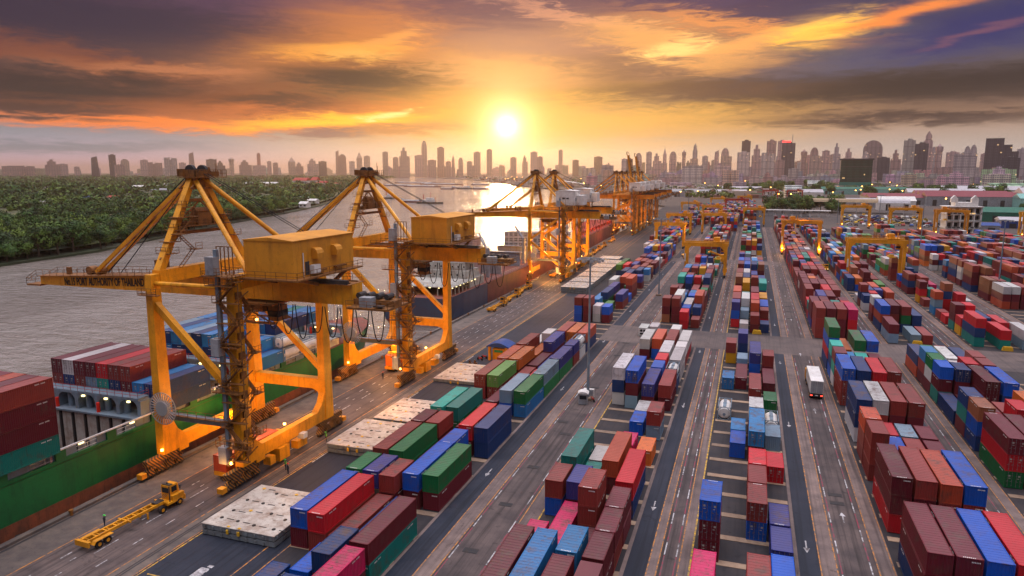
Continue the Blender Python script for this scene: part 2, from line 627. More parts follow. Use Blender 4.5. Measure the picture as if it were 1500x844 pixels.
def qs(y):
    """the quay turns slightly away from the yard beyond y = 260"""
    return 0.0 if y < 260 else -(y - 260) * .0305


def poly_sheet(name, pts, z, mat_, depth=0):
    import bmesh
    bm = bmesh.new()
    vs = [bm.verts.new((x, y, z)) for x, y in pts]
    f = bm.faces.new(vs)
    if f.normal.z < 0 or True:
        bm.normal_update()
        if f.normal.z < 0:
            f.normal_flip()
    if depth:
        for i in range(len(vs)):
            j = (i + 1) % len(vs)
            a, b = vs[i], vs[j]
            c = bm.verts.new((b.co.x, b.co.y, z - depth))
            d = bm.verts.new((a.co.x, a.co.y, z - depth))
            bm.faces.new((a, b, c, d))
    bmesh.ops.triangulate(bm, faces=[f])
    me = bpy.data.meshes.new(name)
    bm.to_mesh(me)
    bm.free()
    me.materials.append(mat_)
    o = bpy.data.objects.new(name, me)
    COL.objects.link(o)
    return tag(o, kind='structure')


FAR = 26000
poly_sheet('ground', QUAY + [(-3786, FAR), (FAR, FAR), (FAR, -200)], 0, M['cityground'], 3.2)
LB = [(-360, -200), (-366, 120), (-373, 262), (-383, 330), (-433, 454), (-481, 576), (-527, 716), (-600, 900), (-711, 1129),
      (-1147, 1880), (-2445, 4412), (-3786, 7480)]
poly_sheet('river_bank_land', LB + [(-3786, FAR), (-FAR, FAR), (-FAR, -200)], -1.2, M['bank'], 2.2)

wm = mat('river_water', (.33, .28, .255), .07)
n = NT(wm.node_tree)
b = wm.node_tree.nodes['Principled BSDF']
g = n.node('ShaderNodeNewGeometry').outputs['Position']
w1 = n.noise(n.scale(g, (.55, 1.0, 1)), .30, 6, .62, .8)
w2 = n.noise(n.scale(g, (.3, .8, 1)), .11, 4, .6, .8)
w3 = n.noise(n.scale(g, (1, .5, 1)), .016, 4, .6)
hgt = n.m('ADD', n.m('MULTIPLY', w1, 2.4), n.m('MULTIPLY', w2, 3.0))
bp = n.node('ShaderNodeBump')
bp.inputs['Distance'].default_value = 1.0
n.put(bp.inputs['Strength'], n.m('ADD', .38, n.m('MULTIPLY', n.ramp(w3, [(.35, (0, 0, 0)), (.65, (1, 1, 1))]), .5)))
n.put(bp.inputs['Height'], hgt)
cur = n.noise(n.scale(g, (.022, .0055, 1)), 1.0, 5, .6, 1.5)
n.put(b.inputs['Base Color'], n.mix(n.ramp(cur, [(.36, (0, 0, 0)), (.62, (1, 1, 1))]), (.19, .155, .13), (.27, .225, .195)))
n.put(b.inputs['Normal'], bp.outputs[0])
n.put(b.inputs['Roughness'], n.m('ADD', .03, n.m('MULTIPLY', w3, .16)))
b.inputs['IOR'].default_value = 1.45
b.inputs['Specular IOR Level'].default_value = 1.0
wb = MB().box(-7000, 2500, -400, 9000, -2.6, -2.5, faces=(1,))
tag(build('river_water', wb, wm), kind='structure')

# port paving, one sheet over the city ground
pp = [(-87.45, -40)] + [(-87.45, 260), (-98.4, 620), (-111, 990), (60, 1080), (60, 640), (330, 640), (330, -40)]
poly_sheet('port_paving', pp, .004, M['yard'])


def strips(name, lst, mat_, z, y0=10, y1=640, gaps=()):
    """flat bands running up the yard, cut where the cross roads run"""
    mb = MB()
    segs = [(y0, y1)]
    for a, b_ in gaps:
        ns = []
        for s0, s1 in segs:
            if b_ <= s0 or a >= s1:
                ns.append((s0, s1))
            else:
                if a > s0:
                    ns.append((s0, a))
                if b_ < s1:
                    ns.append((b_, s1))
        segs = ns
    for x0, x1 in lst:
        for s0, s1 in segs:
            mb.box(x0, x1, s0, s1, z - .002, z, faces=(1,))
    return tag(build(name, mb, mat_), kind='structure')


GAP = [(191, 212)]
GAP2 = [(191, 212), (378, 394)]
tan, asp, run, car, org, yel, dash = [], [], [], [], [], [], []


def lane(tn, a0, a1, rn, cr, og, ds, ye=()):
    tan.append(tn)
    asp.append((a0, a1))
    run.extend(rn)
    car.extend(cr)
    org.extend(og)
    dash.extend(ds)
    yel.extend(ye)


lane((-38.95, -38.5), -38.5, -35.45, [(-35.45, -33.4), (-27.4, -25.3)], [(-33.4, -27.4)], [-35.4, -33.35, -27.45], [-32.95, -28.0], [-25.25])
lane((-12.5, -12.0), -12.0, -9.55, [(-9.55, -8.35), (-6.1, -4.75)], [(-8.35, -6.1)], [-9.5, -8.4, -6.0], [-7.9, -6.45], [-4.7])
lane((7.3, 7.75), 7.75, 10.15, [(10.15, 12.1), (16.6, 18.6)], [(12.1, 16.6)], [10.2, 12.05, 16.7, 18.45], [12.5, 15.9])
lane((30.5, 31), 31, 33.2, [(36.2, 37.8)], [(33.2, 36.2)], [36.2, 37.7], [33.6, 35.0])
lane((50, 50.5), 50.5, 52.6, [(56, 58.4)], [(52.6, 56)], [52.7, 56.1, 58.2], [53.2, 54.9])
lane((73.2, 73.8), 73.8, 76.2, [(80.5, 83.2)], [(76.2, 80.5)], [76.3, 80.6, 83], [76.9, 79.5])
lane((96.2, 96.8), 96.8, 98.8, [(101.4, 103.4)], [(98.8, 101.4)], [98.9, 101.5], [99.6])
lane((116.2, 116.8), 116.8, 119, [(121.5, 123.5)], [(119, 121.5)], [119.1, 121.6], [120])
lane((138.2, 138.8), 138.8, 141, [(143.5, 145.5)], [(141, 143.5)], [141.1, 143.6], [142])
strips('concrete_kerb_strip', tan, M['run'], .03, gaps=GAP2)
strips('asphalt_lane', asp, M['asph'], .008, gaps=GAP)
strips('runway_strip', run, M['run'], .009, gaps=[])
strips('yard_road', car, M['car'], .010, gaps=GAP)
cb = MB()
cb.box(-38.9, 330, 191, 212, .004, .0135, faces=(1,))
cb.box(-38.9, 18, 378, 394, .004, .0135, faces=(1,))
tag(build('cross_road', cb, M['slab']), kind='structure')
strips('orange_lane_line', [(x - .07, x + .07) for x in org], M['lo'], .015, gaps=GAP2)
strips('yellow_lane_line', [(x - .11, x + .11) for x in yel], M['ly'], .016, y0=10, y1=640, gaps=GAP2)
dw, dr = MB(), MB()
for x in dash:
    y = 24.0 + (hash(round(x * 10)) % 5)
    while y < 620:
        for (mb, a, l) in ((dw, 0, 3.2), (dr, 3.4, 4.6)):
            s0, s1 = y + a, y + a + l
            if not (s1 > 190 and s0 < 213):
                mb.box(x - .08, x + .08, s0, s1, .012, .015, faces=(1,))
        y += 8.2


def arrow(mb, x, y, up=True, s=1.0):
    d = 1 if up else -1
    o = len(mb.v)
    P = [(-.09, -1.6), (.09, -1.6), (.09, .3), (.4, .3), (0, 1.5), (-.4, .3), (-.09, .3)]
    mb.v += [(x + p[0] * s, y + p[1] * s * d, .016) for p in (P if up else P[::-1])]
    mb.f.append(tuple(range(o, o + 7)))
    mb.mi.append(0)
    mb.col.append(None)


for y in range(44, 600, 46):
    if 188 < y < 214:
        continue
    arrow(dw, -37.0, y + 8, False)
    arrow(dw, -10.8, y + 5, False)
    arrow(dw, 8.9, y, False)
    arrow(dw, 14.2, y + 10, True)
    arrow(dw, 30 + 2, y, False)
# apron by the quay
ax = [(-80.4, -69.5)]
strips('quay_road', [(-80.4, -69.5)], M['car'], .009, y0=-20, y1=262)
strips('apron_asphalt', [(-66.6, -53.0)], M['asph'], .009, y0=-20, y1=262)
strips('quay_edge_paving', [(-87.0, -80.4), (-69.5, -66.6)], M['quayc'], .009, y0=-20, y1=262)
ob, rb_ = MB(), MB()


def qline(mb, x, w, y0=-20, y1=610, z=.014, dz=.002):
    ys = [y0, 260, y1] if y0 < 260 < y1 else [y0, y1]
    for a, b_ in zip(ys, ys[1:]):
        p = [(x - w + qs(a), a), (x + w + qs(a), a), (x + w + qs(b_), b_), (x - w + qs(b_), b_)]
        mb.quadbox([(q[0], q[1], z - dz) for q in p] + [(q[0], q[1], z) for q in p], 0, (1,))


for x in (-80.5, -69.45, -66.5):
    qline(ob, x, .09)
qline(ob, -55.6, .08, -20, 262)
qline(ob, -53.2, .08, -20, 262)
qline(rb_, -86.3, .22, z=.016)
qline(rb_, -68.35, .12, z=.016)
qline(rb_, -67.95, .12, z=.016)
tag(build('orange_line', ob, M['lo']), kind='structure')
tag(build('crane_rail', rb_, M['dark']), kind='structure')
for x, l, st in ((-78.0, 1.6, 5.4), (-75.1, 3.6, 8.0), (-72.3, 1.6, 5.4), (-76.4, .8, 5.4)):
    y = 20
    while y < 560:
        dw.box(x - .08 + qs(y), x + .08 + qs(y), y, y + l, .012, .0155, faces=(1,))
        y += st
for y in (92.5, 126, 158):
    dw.box(-65.8, -65.6, y, y + 5.5, .012, .0155, faces=(1,))
ly = MB()
ly.box(-66.2, -66.0, -20, 262, .012, .0155, faces=(1,))
for k in range(4):   # painted bays and a worn white hatched patch in the near storage area
    ly.box(-65.2, -61.5, 58.5 - k * 5.2, 58.7 - k * 5.2, .012, .0155, faces=(1,))
    dw.box(-59.6, -58.9, 62.0 - k * .9, 62.5 - k * .9, .012, .0155, faces=(1,))
    dw.box(-60.2 + .3 * k, -59.9 + .3 * k, 57.5, 61.8, .012, .0150, faces=(1,))
tag(build('yellow_bay_line', ly, M['ly']), kind='structure')
tag(build('white_road_marking', dw, M['lw']), kind='structure')
tag(build('red_road_marking', dr, M['lr']), kind='structure')
# kerb beam along the quay edge
kb = MB()
for (x0, y0), (x1, y1) in zip(QUAY[:3], QUAY[1:4]):
    y0 = max(y0, -20)
    kb.quadbox([(x0 - .1, y0, .0), (x0 + .8, y0, .0), (x1 + .8, y1, .0), (x1 - .1, y1, .0),
                (x0 - .1, y0, .38), (x0 + .8, y0, .38), (x1 + .8, y1, .38), (x1 - .1, y1, .38)])
    L = y1 - y0
    for i in range(int(L / 3.5)):
        y = y0 + i * 3.5
        x = x0 + (x1 - x0) * (y - y0) / L
        kb.box(x - .35, x - .12, y, y + 1.6, -1.9, .25)
tag(build('quay_edge_kerb', kb, M['quayc']), kind='structure')

# raised concrete strips that carry the container corners
BL = {'A': (-53.0, -38.9), 'B': (-25.0, -12.5), 'D': (-4.3, 7.2), 'C': (19.0, 30.5), 'E': (38.0, 50), 'F': (58.8, 73),
      'G': (83.6, 96), 'H': (104, 116), 'I': (124, 138)}
sb = MB()
for k, (x0, x1) in BL.items():
    y = 24.0
    while y < 620:
        if not (185 < y < 212 and k != 'A') and not (376 < y < 394 and x0 < 10):
            sb.box(x0, x1, y, y + 1.15, .004, .07)
        y += 6.45
tag(build('bay_paving', sb, M['sleep']), kind='structure')
gb = None
for i, (x, y) in enumerate(((-31.0, 75.6), (-30.9, 88.7), (-30.9, 102.3), (-31.6, 124), (-29.6, 118), (-30.4, 147), (-30.6, 176),
                            (-30.8, 190), (-31, 222), (-31.2, 246), (13.9, 107), (13.9, 104.2), (14.0, 240), (14.1, 252), (14.2, 262))):
    if gb is None:
        g_ = MB().box(-.95, .95, -.55, .55, .004, .03)
        for q in range(9):
            g_.box(-.85 + q * .19, -.79 + q * .19, -.5, .5, .03, .05)
        gb = build('drain_grate', g_, M['dark'])
        o = gb
    else:
        o = gb.copy()
        COL.objects.link(o)
    o.location = (x, y, .012)
    tag(o, 'black iron drain grate set flush in the worn yard road', 'drain grate', 'drain grates in the yard roads')

# ------------------------------------------------------------------ quay cranes


def tmpl(items, root):
    for name, mb, m_ in items:
        build(name, mb, m_, root)


def bogie(root, x, y0, y1, P):
    """row of wheels with striped guard frames under one corner of the crane"""
    f = MB()
    n_ = 4
    L = (y1 - y0) / n_
    f.box(x - .45, x + .45, y0 + .2, y1 - .2, 2.0, 2.9)
    for i in range(2):
        f.prism([(y0 + (2 * i + .15) * L, 1.25), (y0 + (2 * i + 1.85) * L, 1.25), (y0 + (2 * i + 1.25) * L, 2.0), (y0 + (2 * i + .75) * L, 2.0)], 'x', x - .42, x + .42)
    for i in range(n_):
        f.prism([(y0 + (i + .06) * L, .55), (y0 + (i + .94) * L, .55), (y0 + (i + .7) * L, 1.25), (y0 + (i + .3) * L, 1.25)], 'x', x - .5, x + .5)
        f.rod((x + .5, y0 + (i + .06) * L, .6), (x + .5, y0 + (i + .8) * L, 1.9), .12)
    o = build('bogie', f, M['stripe'], root)
    for i in range(n_ * 2):
        w = MB()
        yc = y0 + (i + .5) * L / 2
        w.rod((x - .28, yc, .4), (x + .28, yc, .4), .78, .78, 0, 12)
        build('wheel', w, M['dark'], o)
    e = MB()
    e.box(x - .5, x + .5, y0 - 1.0 if y0 < 0 else y1, y0 if y0 < 0 else y1 + 1.0, .5, 1.3)
    build('buffer', e, M['orange'], root)


def stair(mb, x, y, z0, z1, w, side):
    """zigzag flights with landings around a leg"""
    z = z0
    k = 0
    while z < z1 - 1:
        a = (x - w if k % 2 == 0 else x + w)
        b_ = (x + w if k % 2 == 0 else x - w)
        mb.rod((a, y, z), (b_, y, z + 3.0), .7, .12)
        mb.rod((a, y - .38, z + 1), (b_, y - .38, z + 4.0), .07)
        mb.rod((a, y - .38, z + .5), (b_, y - .38, z + 3.5), .05)
        for q in range(5):
            t = q / 4
            xx = a + (b_ - a) * t
            mb.rod((xx, y - .38, z + 3 * t), (xx, y - .38, z + 3 * t + 1), .05)
        mb.box(b_ - .75, b_ + .75, y - .6, y + .9, z + 3.0, z + 3.1)
        mb.rail([(b_ - .75, y - .6, z + 3.1), (b_ + .75, y - .6, z + 3.1), (b_ + .75, y + .9, z + 3.1)], 1.05, .06, .75)
        z += 3.15
        k += 1


def sts_crane(loc, rz, label, style, group='ship-to-shore cranes along the quay'):
    r = empty('quay_crane', loc, rz, label, 'quay crane', group)
    y = style
    P, PD = M[y['paint']], M[y['grime']]
    LX, LY = 7.5, 11.0
    zt = 31.4                       # top of the portal
    bz0, bz1 = 26.6, 29.8           # boom girder
    tipx = -43.5
    # legs, slightly wider at the foot
    for sx in (-1, 1):
        for sy in (-1, 1):
            l = MB()
            l.quadbox([(sx * LX - .75, sy * LY - 1.2, 2.9), (sx * LX + .75, sy * LY - 1.2, 2.9), (sx * LX + .75, sy * LY + 1.2, 2.9), (sx * LX - .75, sy * LY + 1.2, 2.9),
                       (sx * LX - .6, sy * LY - .85, zt), (sx * LX + .6, sy * LY - .85, zt), (sx * LX + .6, sy * LY + .85, zt), (sx * LX - .6, sy * LY + .85, zt)])
            # haunch towards the sill
            l.prism([(sy * (LY - 1.0), 4.8), (sy * (LY - 1.0), 8.2), (sy * (LY - 2.0), 6.2), (sy * (LY - 3.6), 4.8)], 'x', sx * LX - .62, sx * LX + .62)
            build('leg', l, P, r)
    for sx in (-1, 1):
        s = MB().box(sx * LX - .6, sx * LX + .6, -LY + .8, LY - .8, 2.9, 4.9)
        s.box(sx * LX - .62, sx * LX + .62, -LY + 2, -LY + 4, 2.3, 2.9)
        build('sill_beam', s, P, r)
        bogie(r, sx * LX, -15.6, -8.0, P)
        bogie(r, sx * LX, 8.0, 15.6, P)
    cab = MB().box(LX - .7, LX + 1.2, -4.2, -1.6, .7, 2.8)
    build('drive_cabinet', cab, M['yellow'], r)
    for q in ((-6.2, -4.9), (1.0, 3.6)):
        cab = MB().box(LX - .45, LX + .9, q[0], q[1], .8, 2.1)
        build('drive_cabinet', cab, M['yellow'], r)
    ac = MB().box(LX + .3, LX + 1.5, 1.8, 3.0, 2.3, 3.2)
    build('motor_box', ac, M['white'], r)
    # portal beams
    b_ = MB()
    b_.box(-LX + .6, LX - .6, LY - .75, LY + .75, 8.3, 10.2)
    b_.prism([(LX - .6, 8.3), (LX - .6, 6.6), (LX - 1.2, 7.9), (LX - 2.4, 8.3)], 'y', LY - .74, LY + .74)
    build('portal_beam', b_, P, r)
    w = MB().box(-LX + .7, LX - .7, -LY - .5, -LY + .5, 8.6, 9.5)
    build('cable_duct', w, M['bluegrey'], r)
    rl = MB().box(-LX + .7, LX - .7, -LY - 1.1, -LY - .55, 9.5, 9.6)
    rl.rail([(-LX + .7, -LY - 1.1, 9.6), (LX - .7, -LY - 1.1, 9.6)])
    build('walkway', rl, M['yellowd'], r)
    br = MB()
    if y['brace'] == 'single':
        br.rod((-LX + .3, -LY, 26.8), (LX - .2, -LY, 13.0), .95, .95)
        build('diagonal_brace', br, P, r)
        br = MB().rod((-LX + .3, LY, 25.0), (LX - .2, LY, 11.6), .95, .95)
        build('diagonal_brace', br, P, r)
    else:
        for sy in (-1, 1):
            br = MB().rod((-LX + .3, sy * LY, 18.0), (LX - .2, sy * LY, 28.5), .9, .9)
            build('diagonal_brace', br, P, r)
            br = MB().rod((-LX + .3, sy * LY, 17.0), (LX - .2, sy * LY, 5.5), .9, .9)
            build('diagonal_brace', br, P, r)
    # upper cross beams and ties
    for sx in (-1, 1):
        u_ = MB().box(sx * LX - .8, sx * LX + .8, -LY + .85, LY - .85, 29.85, 31.9)
        build('cross_beam', u_, P, r)
    for sy in (-1, 1):
        t = MB().rod((-LX + .6, sy * LY, 30.0), (LX - .6, sy * LY, 30.0), .75, .75, 0, 10)
        build('tie_pipe', t, P, r)
    # girder over the portal and boom over the water
    gd = MB().box(-LX - 1.5, 21.5, -1.5, 1.5, bz0, bz1)
    for i in range(8):
        gd.box(-LX + i * 3.6, -LX + i * 3.6 + .12, -1.56, 1.56, bz0 - .05, bz1 + .05)
    build('girder', gd, P, r)
    dk = MB().box(-LX - 1.5, 21.5, -2.3, 2.3, bz1, bz1 + .08)
    dk.box(-LX, 21, -1.2, -1.0, bz1 + .08, bz1 + .3)
    dk.box(-LX, 21, 1.0, 1.2, bz1 + .08, bz1 + .3)
    build('deck', dk, PD, r)
    rr = MB()
    rr.rail([(-6, -2.3, bz1 + .08), (7, -2.3, bz1 + .08)], 1.05, .06)
    rr.rail([(-6, 2.3, bz1 + .08), (21, 2.3, bz1 + .08)], 1.05, .06)
    build('railing', rr, PD, r)
    bx = -LX - 1.5
    bp_ = empty('boom', (bx, 0, bz0 + .8))
    bp_.parent = r
    if y.get('boom_up'):
        bp_.rotation_euler.y = R(82)
    L = tipx - bx
    bm_ = MB()
    bm_.prism([(0, -.8), (0, 2.4), (L + 1, .75), (L, .7), (L, -.75), (L + 2, -.8)], 'y', -1.4, 1.4)
    for i in range(7):
        bm_.box(L * i / 7 - .1, L * i / 7, -1.45, 1.45, -.85, .8)
    build('boom_girder', bm_, P, bp_)
    bd = MB().prism([(0, 2.42), (0, 2.5), (L, .85), (L, .77)], 'y', -2.1, 2.1)
    bd.box(L - 3.2, L, -1.7, 1.7, -1.1, -.8)
    build('boom_deck', bd, PD, bp_)
    br_ = MB()
    br_.rail([(0, -2.1, 2.5), (L, -2.1, .85), (L - 3.2, -1.7, -.8), (L - 3.2, 1.7, -.8), (L, 2.1, .85), (0, 2.1, 2.5)], 1.05, .06)
    build('boom_railing', br_, PD, bp_)
    eq = MB()
    for xx in (L * .62, L * .68):
        eq.rod((xx, -.7, 2.1), (xx, .7, 2.1), 1.5, 1.5, 0, 12)
    for xx in (L * .17, L * .20, L * .235):
        eq.rod((xx, -.5, 2.2), (xx, -.5, 4.6), .75, .75, 0, 10)
    eq.box(L * .83, L * .85, -.3, .3, 1.0, 2.4)
    build('boom_sheave', eq, M['yellowd'], bp_)
    if y.get('text'):
        cu = bpy.data.curves.new('lettering', 'FONT')
        cu.body = y['text']
        cu.size = 2.0
        cu.extrude = .02
        cu.offset = .035
        cu.align_x = 'LEFT'
        cu.materials.append(M['letter'])
        to = bpy.data.objects.new('lettering', cu)
        COL.objects.link(to)
        to.parent = bp_
        to.location = (-28.6, -1.47, -.62)
        to.rotation_euler = (R(90), R(-2.2), 0)
        to.scale = (.51, .95, 1)
        me_ = bpy.data.meshes.new_from_object(to.evaluated_get(bpy.context.evaluated_depsgraph_get()))
        lt = bpy.data.objects.new('lettering', me_)
        COL.objects.link(lt)
        lt.parent = bp_
        lt.matrix_local = Matrix.LocRotScale(to.location, to.rotation_euler, to.scale)
        bpy.data.objects.remove(to)
        lt.name = 'lettering'
    # A frame over the water side legs
    for sy in (-1, 1):
        a = MB().rod((-LX, sy * 9.6, 31.6), (-LX - .3, sy * .9, 46.2), 1.15, 1.15, w2=.95)
        build('mast_leg', a, P, r)
    ap = MB()
    ap.rod((-LX - .1, -5.4, 38.6), (-LX - .1, 5.4, 38.6), .6)
    ap.rod((-LX - .1, -3.2, 42.3), (-LX - .1, 3.2, 42.3), .5)
    ap.rod((-LX - .1, -6.2, 37.2), (-LX - .1, 6.2, 37.2), .5)
    ap.box(-LX - 1.6, -LX + 1.4, -5.6, 5.6, 38.2, 38.3)
    ap.rail([(-LX - 1.6, -5.6, 38.3), (-LX + 1.4, -5.6, 38.3), (-LX + 1.4, 5.6, 38.3), (-LX - 1.6, 5.6, 38.3), (-LX - 1.6, -5.6, 38.3)])
    ap.rod((-LX, -9.2, 33.4), (-LX, -5.0, 37.0), .25)
    ap.box(-LX - .9, -LX + .7, -1.4, 1.6, 38.3, 40.2)
    ap.box(-LX - .6, -LX + .9, 1.9, 2.9, 38.3, 39.6)
    ap.rod((-LX - .1, -1.5, 40.5), (-LX - .1, 1.5, 40.5), 1.2, 1.2, 0, 10)
    ap.rod((-LX - .1, -4.6, 39.0), (-LX - .1, 0, 42.2), .2)
    ap.rod((-LX - .1, 4.6, 39.0), (-LX - .1, 0, 42.2), .2)
    for sy2 in (-1, 1):
        for t_ in (.3, .55):
            zz = 31.6 + 14.6 * t_
            yy = sy2 * (9.6 - 8.7 * t_)
            ap.box(-LX - 1.3, -LX + 1.3, yy - .9, yy + .9, zz, zz + .1)
            ap.rail([(-LX + 1.3, yy - .9, zz), (-LX + 1.3, yy + .9, zz)], 1.0, .07, .9)
    build('mast_tie', ap, PD, r)
    pf = MB()
    pf.box(-LX - 1.8, -LX + 1.6, -2.3, 2.6, 45.9, 46.05)
    pf.box(-LX - 1.8, -LX + 1.8, 2.6, 4.8, 45.9, 46.0)
    pf.rail([(-LX - 1.8, -2.3, 46.05), (-LX + 1.6, -2.3, 46.05), (-LX + 1.6, 4.8, 46.05), (-LX - 1.8, 4.8, 46.05), (-LX - 1.8, -2.3, 46.05)], 1.1, .07, 1.0)
    pf.rod((-LX, 4.4, 46), (-LX, 4.4, 49.0), .07)
    pf.rod((-LX + 1, 3.0, 46), (-LX + 1, 3.0, 48.2), .07)
    pf.rod((-LX - .3, -.9, 44.9), (-LX - .3, .9, 44.9), 1.6, 1.2)
    pf.box(-LX - 1.2, -LX + .8, -1.7, -.9, 45.4, 47.1)
    pf.box(-LX - 1.2, -LX + .8, .9, 1.7, 45.4, 47.1)
    for (a_, b2, c2_, d2, e2, f2) in ((-2.4, -1.2, -2.0, -.6, 46.1, 47.3), (.9, 1.5, -1.6, 1.4, 46.1, 47.0), (-1.7, -.9, 2.9, 3.8, 46.1, 47.6), (-.5, .6, 3.1, 4.2, 46.1, 46.9)):
        pf.box(-LX + a_, -LX + b2, c2_, d2, e2, f2)
    for q in (-1.6, -.4, .8):
        pf.rod((-LX + q, -2.6, 44.2), (-LX + q, 2.6, 44.2), .25)
        pf.rod((-LX + q, -2.6, 44.2), (-LX + q, 0, 46), .2)
    build('mast_platform', pf, PD, r)
    for q in (-1, 1):
        s = MB().rod((-LX - .2, q * 1.3 - .3, 47.0), (-LX - .2, q * 1.3 + .3, 47.0), 1.9, 1.9, 0, 16)
        build('sheave', s, M['dark'], r)
    ld = MB()       # ladders and small platforms on the near mast leg
    for t in (.18, .42, .66):
        p = Vector((-LX, -9.6, 31.6)).lerp(Vector((-LX - .3, -.9, 46.2)), t)
        ld.box(p.x - 1.4, p.x + 1.4, p.y - .4, p.y + 1.4, p.z - .05, p.z + .05)
        ld.rail([(p.x - 1.4, p.y - .4, p.z), (p.x + 1.4, p.y - .4, p.z), (p.x + 1.4, p.y + 1.4, p.z)], 1.0, .06, .9)
    for i in range(3):
        zz = 32 + i * 2.6
        ya = -6.5 + (i % 2) * 3.0
        yb = -3.5 - (i % 2) * 3.0
        for q in (.0, .7):
            ld.rod((-LX + .9 + q, ya, zz), (-LX + .9 + q, yb, zz + 2.6), .1)
        for k in range(8):
            t = k / 7
            ld.rod((-LX + .9, ya + (yb - ya) * t, zz + 2.6 * t), (-LX + 1.6, ya + (yb - ya) * t, zz + 2.6 * t), .07)
        ld.box(-LX + .5, -LX + 2.4, yb - .7, yb + .7, zz + 2.55, zz + 2.65)
        ld.rail([(-LX + 2.4, yb - .7, zz + 2.65), (-LX + 2.4, yb + .7, zz + 2.65)], 1, .06)
    build('ladder', ld, PD, r)
    # stays
    for q in (-.75, .75):
        st = MB().rod((-LX - .4, q, 46.2), (LX + .2, q * 10.5, 31.8), .8, .8, 0, 10)
        build('back_stay', st, P, r)
    if not y.get('boom_up'):
        for q in (-1.0, 1.0):
            f = MB().rod((-LX - .6, q * .8, 46.0), (tipx + 13.2, q, 29.4), .48, .62)
            f.box(tipx + 24, tipx + 26, q - .5, q + .5, 35.9, 36.7) if False else None
            build('fore_stay', f, M['orange'] if y['paint'] == 'orange' else P, r)
        cb_ = MB()
        for q, xe, ze in ((-.5, tipx + 11.6, 28.9), (.5, tipx + 11.6, 28.9), (-.2, tipx + 15, 29.2), (.2, tipx + 17.5, 29.3), (.7, tipx + 14, 29.2)):
            cb_.rod((-LX - .2, q, 47.4), (xe, q, ze), .11)
        for q in (-.4, .4):
            cb_.rod((-LX - .2, q, 47.4), (12.0, q, 37.6), .09)
        build('hoist_cable', cb_, M['cable'], r)
    else:
        f = MB().rod((-LX - .6, 0, 46.0), (-LX - 4.5, 0, 58), .4)
        build('fore_stay', f, P, r)
    # machinery house
    hx0, hx1, hy0, hy1, hz0, hz1 = y['house']
    h = empty('machinery_house', (0, 0, 0))
    h.parent = r
    hp = M[y['housepaint']]
    hm = MB().box(hx0, hx1, hy0, hy1, hz0, hz1, faces=(0, 2, 3, 4, 5))
    hm.prism([(hx0 - .15, hz1), (hx1 + .15, hz1), (hx1 + .15, hz1 + .12), ((hx0 + hx1) / 2, hz1 + .55), (hx0 - .15, hz1 + .12)], 'y', hy0 - .12, hy1 + .12)
    k = int((hy1 - hy0) / 3.2)
    for i in range(1, k):   # panel seams
        yy = hy0 + (hy1 - hy0) * i / k
        hm.box(hx1, hx1 + .012, yy - .02, yy + .02, hz0, hz1, faces=(1, 2, 3, 4, 5))
    build('house_body', hm, hp, h)
    if y['vents']:
        for yy in (hy0 + 5.4, hy0 + 10.6):
            vn = MB()
            pts = [(hx1, hz1 - 3.0), (hx1, hz1 - 1.4)] + [(hx1 + 1.0 * math.sin(a), hz1 - 2.2 + .8 * math.cos(a)) for a in [R(20 * q) for q in range(1, 5)]]
            pts = [(hx1, hz1 - 2.9), (hx1, hz1 - 1.3), (hx1 + .5, hz1 - 1.35), (hx1 + .85, hz1 - 1.6), (hx1 + 1.05, hz1 - 2.1), (hx1 + 1.05, hz1 - 2.9)]
            vn.prism(pts, 'y', yy - .85, yy + .85)
            build('vent_hood', vn, hp, h)
    else:
        for yy in (hy0 + 1.2, hy1 - 1.2):
            vn = MB().box(hx1, hx1 + .3, yy - .4, yy + .4, hz0 + 1.8, hz0 + 3.2)
            build('vent_hood', vn, M['grey'], h)
        wn_ = MB().box(hx0 + (hx1 - hx0) * .35, hx0 + (hx1 - hx0) * .48, hy0 - .04, hy0 + .02, hz0 + 2.6, hz0 + 3.2)
        wn_.box(hx0 + (hx1 - hx0) * .55, hx0 + (hx1 - hx0) * .68, hy0 - .04, hy0 + .02, hz0 + 2.6, hz0 + 3.2)
        build('window', wn_, M['glass'], h)
        an = MB().box(hx1, hx1 + 3.2, hy0 + 2, hy1 - 1, hz0, hz1 - 1.8)
        build('annex', an, hp, h)
    dr_ = MB().box(hx1 - .02, hx1 + .05, hy0 + 2.8, hy0 + 3.8, hz0 + .2, hz0 + 2.2)
    build('door', dr_, M['dark'], h)
    ac = MB().box(hx1 + .02, hx1 + .8, hy0 + 3.9, hy0 + 5.6, hz0 + .3, hz0 + 1.6)
    ac.box(hx1 + .05, hx1 + .15, hy0 + 2.2, hy0 + 2.35, hz0, hz0 + 3.6)
    build('cooling_unit', ac, M['white'], h)
    pl = MB().box(hx0 - .9, hx1 + 1.4, hy0 - 1.2, hy1 + .6, hz0 - .25, hz0 - .02)
    pl.rail([(hx0 - .9, hy0 - 1.2, hz0), (hx1 + 1.4, hy0 - 1.2, hz0), (hx1 + 1.4, hy1 + .6, hz0)])
    for yy in (hy0 + 6, hy0 + 11.5):
        pl.box(hx1 + .1, hx1 + .7, yy - 1.4, yy + 1.4, hz0 + .5, hz0 + .75)
    for xx in (hx0 + .5, hx1 - .5):
        for yy in (hy0 + 1, hy1 - 1):
            pl.rod((xx, yy, hz0 - .25), (xx, max(-2.5, min(2.5, yy)), bz1), .45)
    build('house_platform', pl, PD, h)
    # trolley with the operator's cabin hanging below the girder
    tx = y.get('trolley', 4.0)
    tr = MB().box(tx - 3.6, tx + 3.6, -2.6, 2.6, bz0 - .8, bz0 - .45)
    tr.box(tx - 2.6, tx + 1.2, -1.8, 1.8, bz0 - 2.0, bz0 - .8)
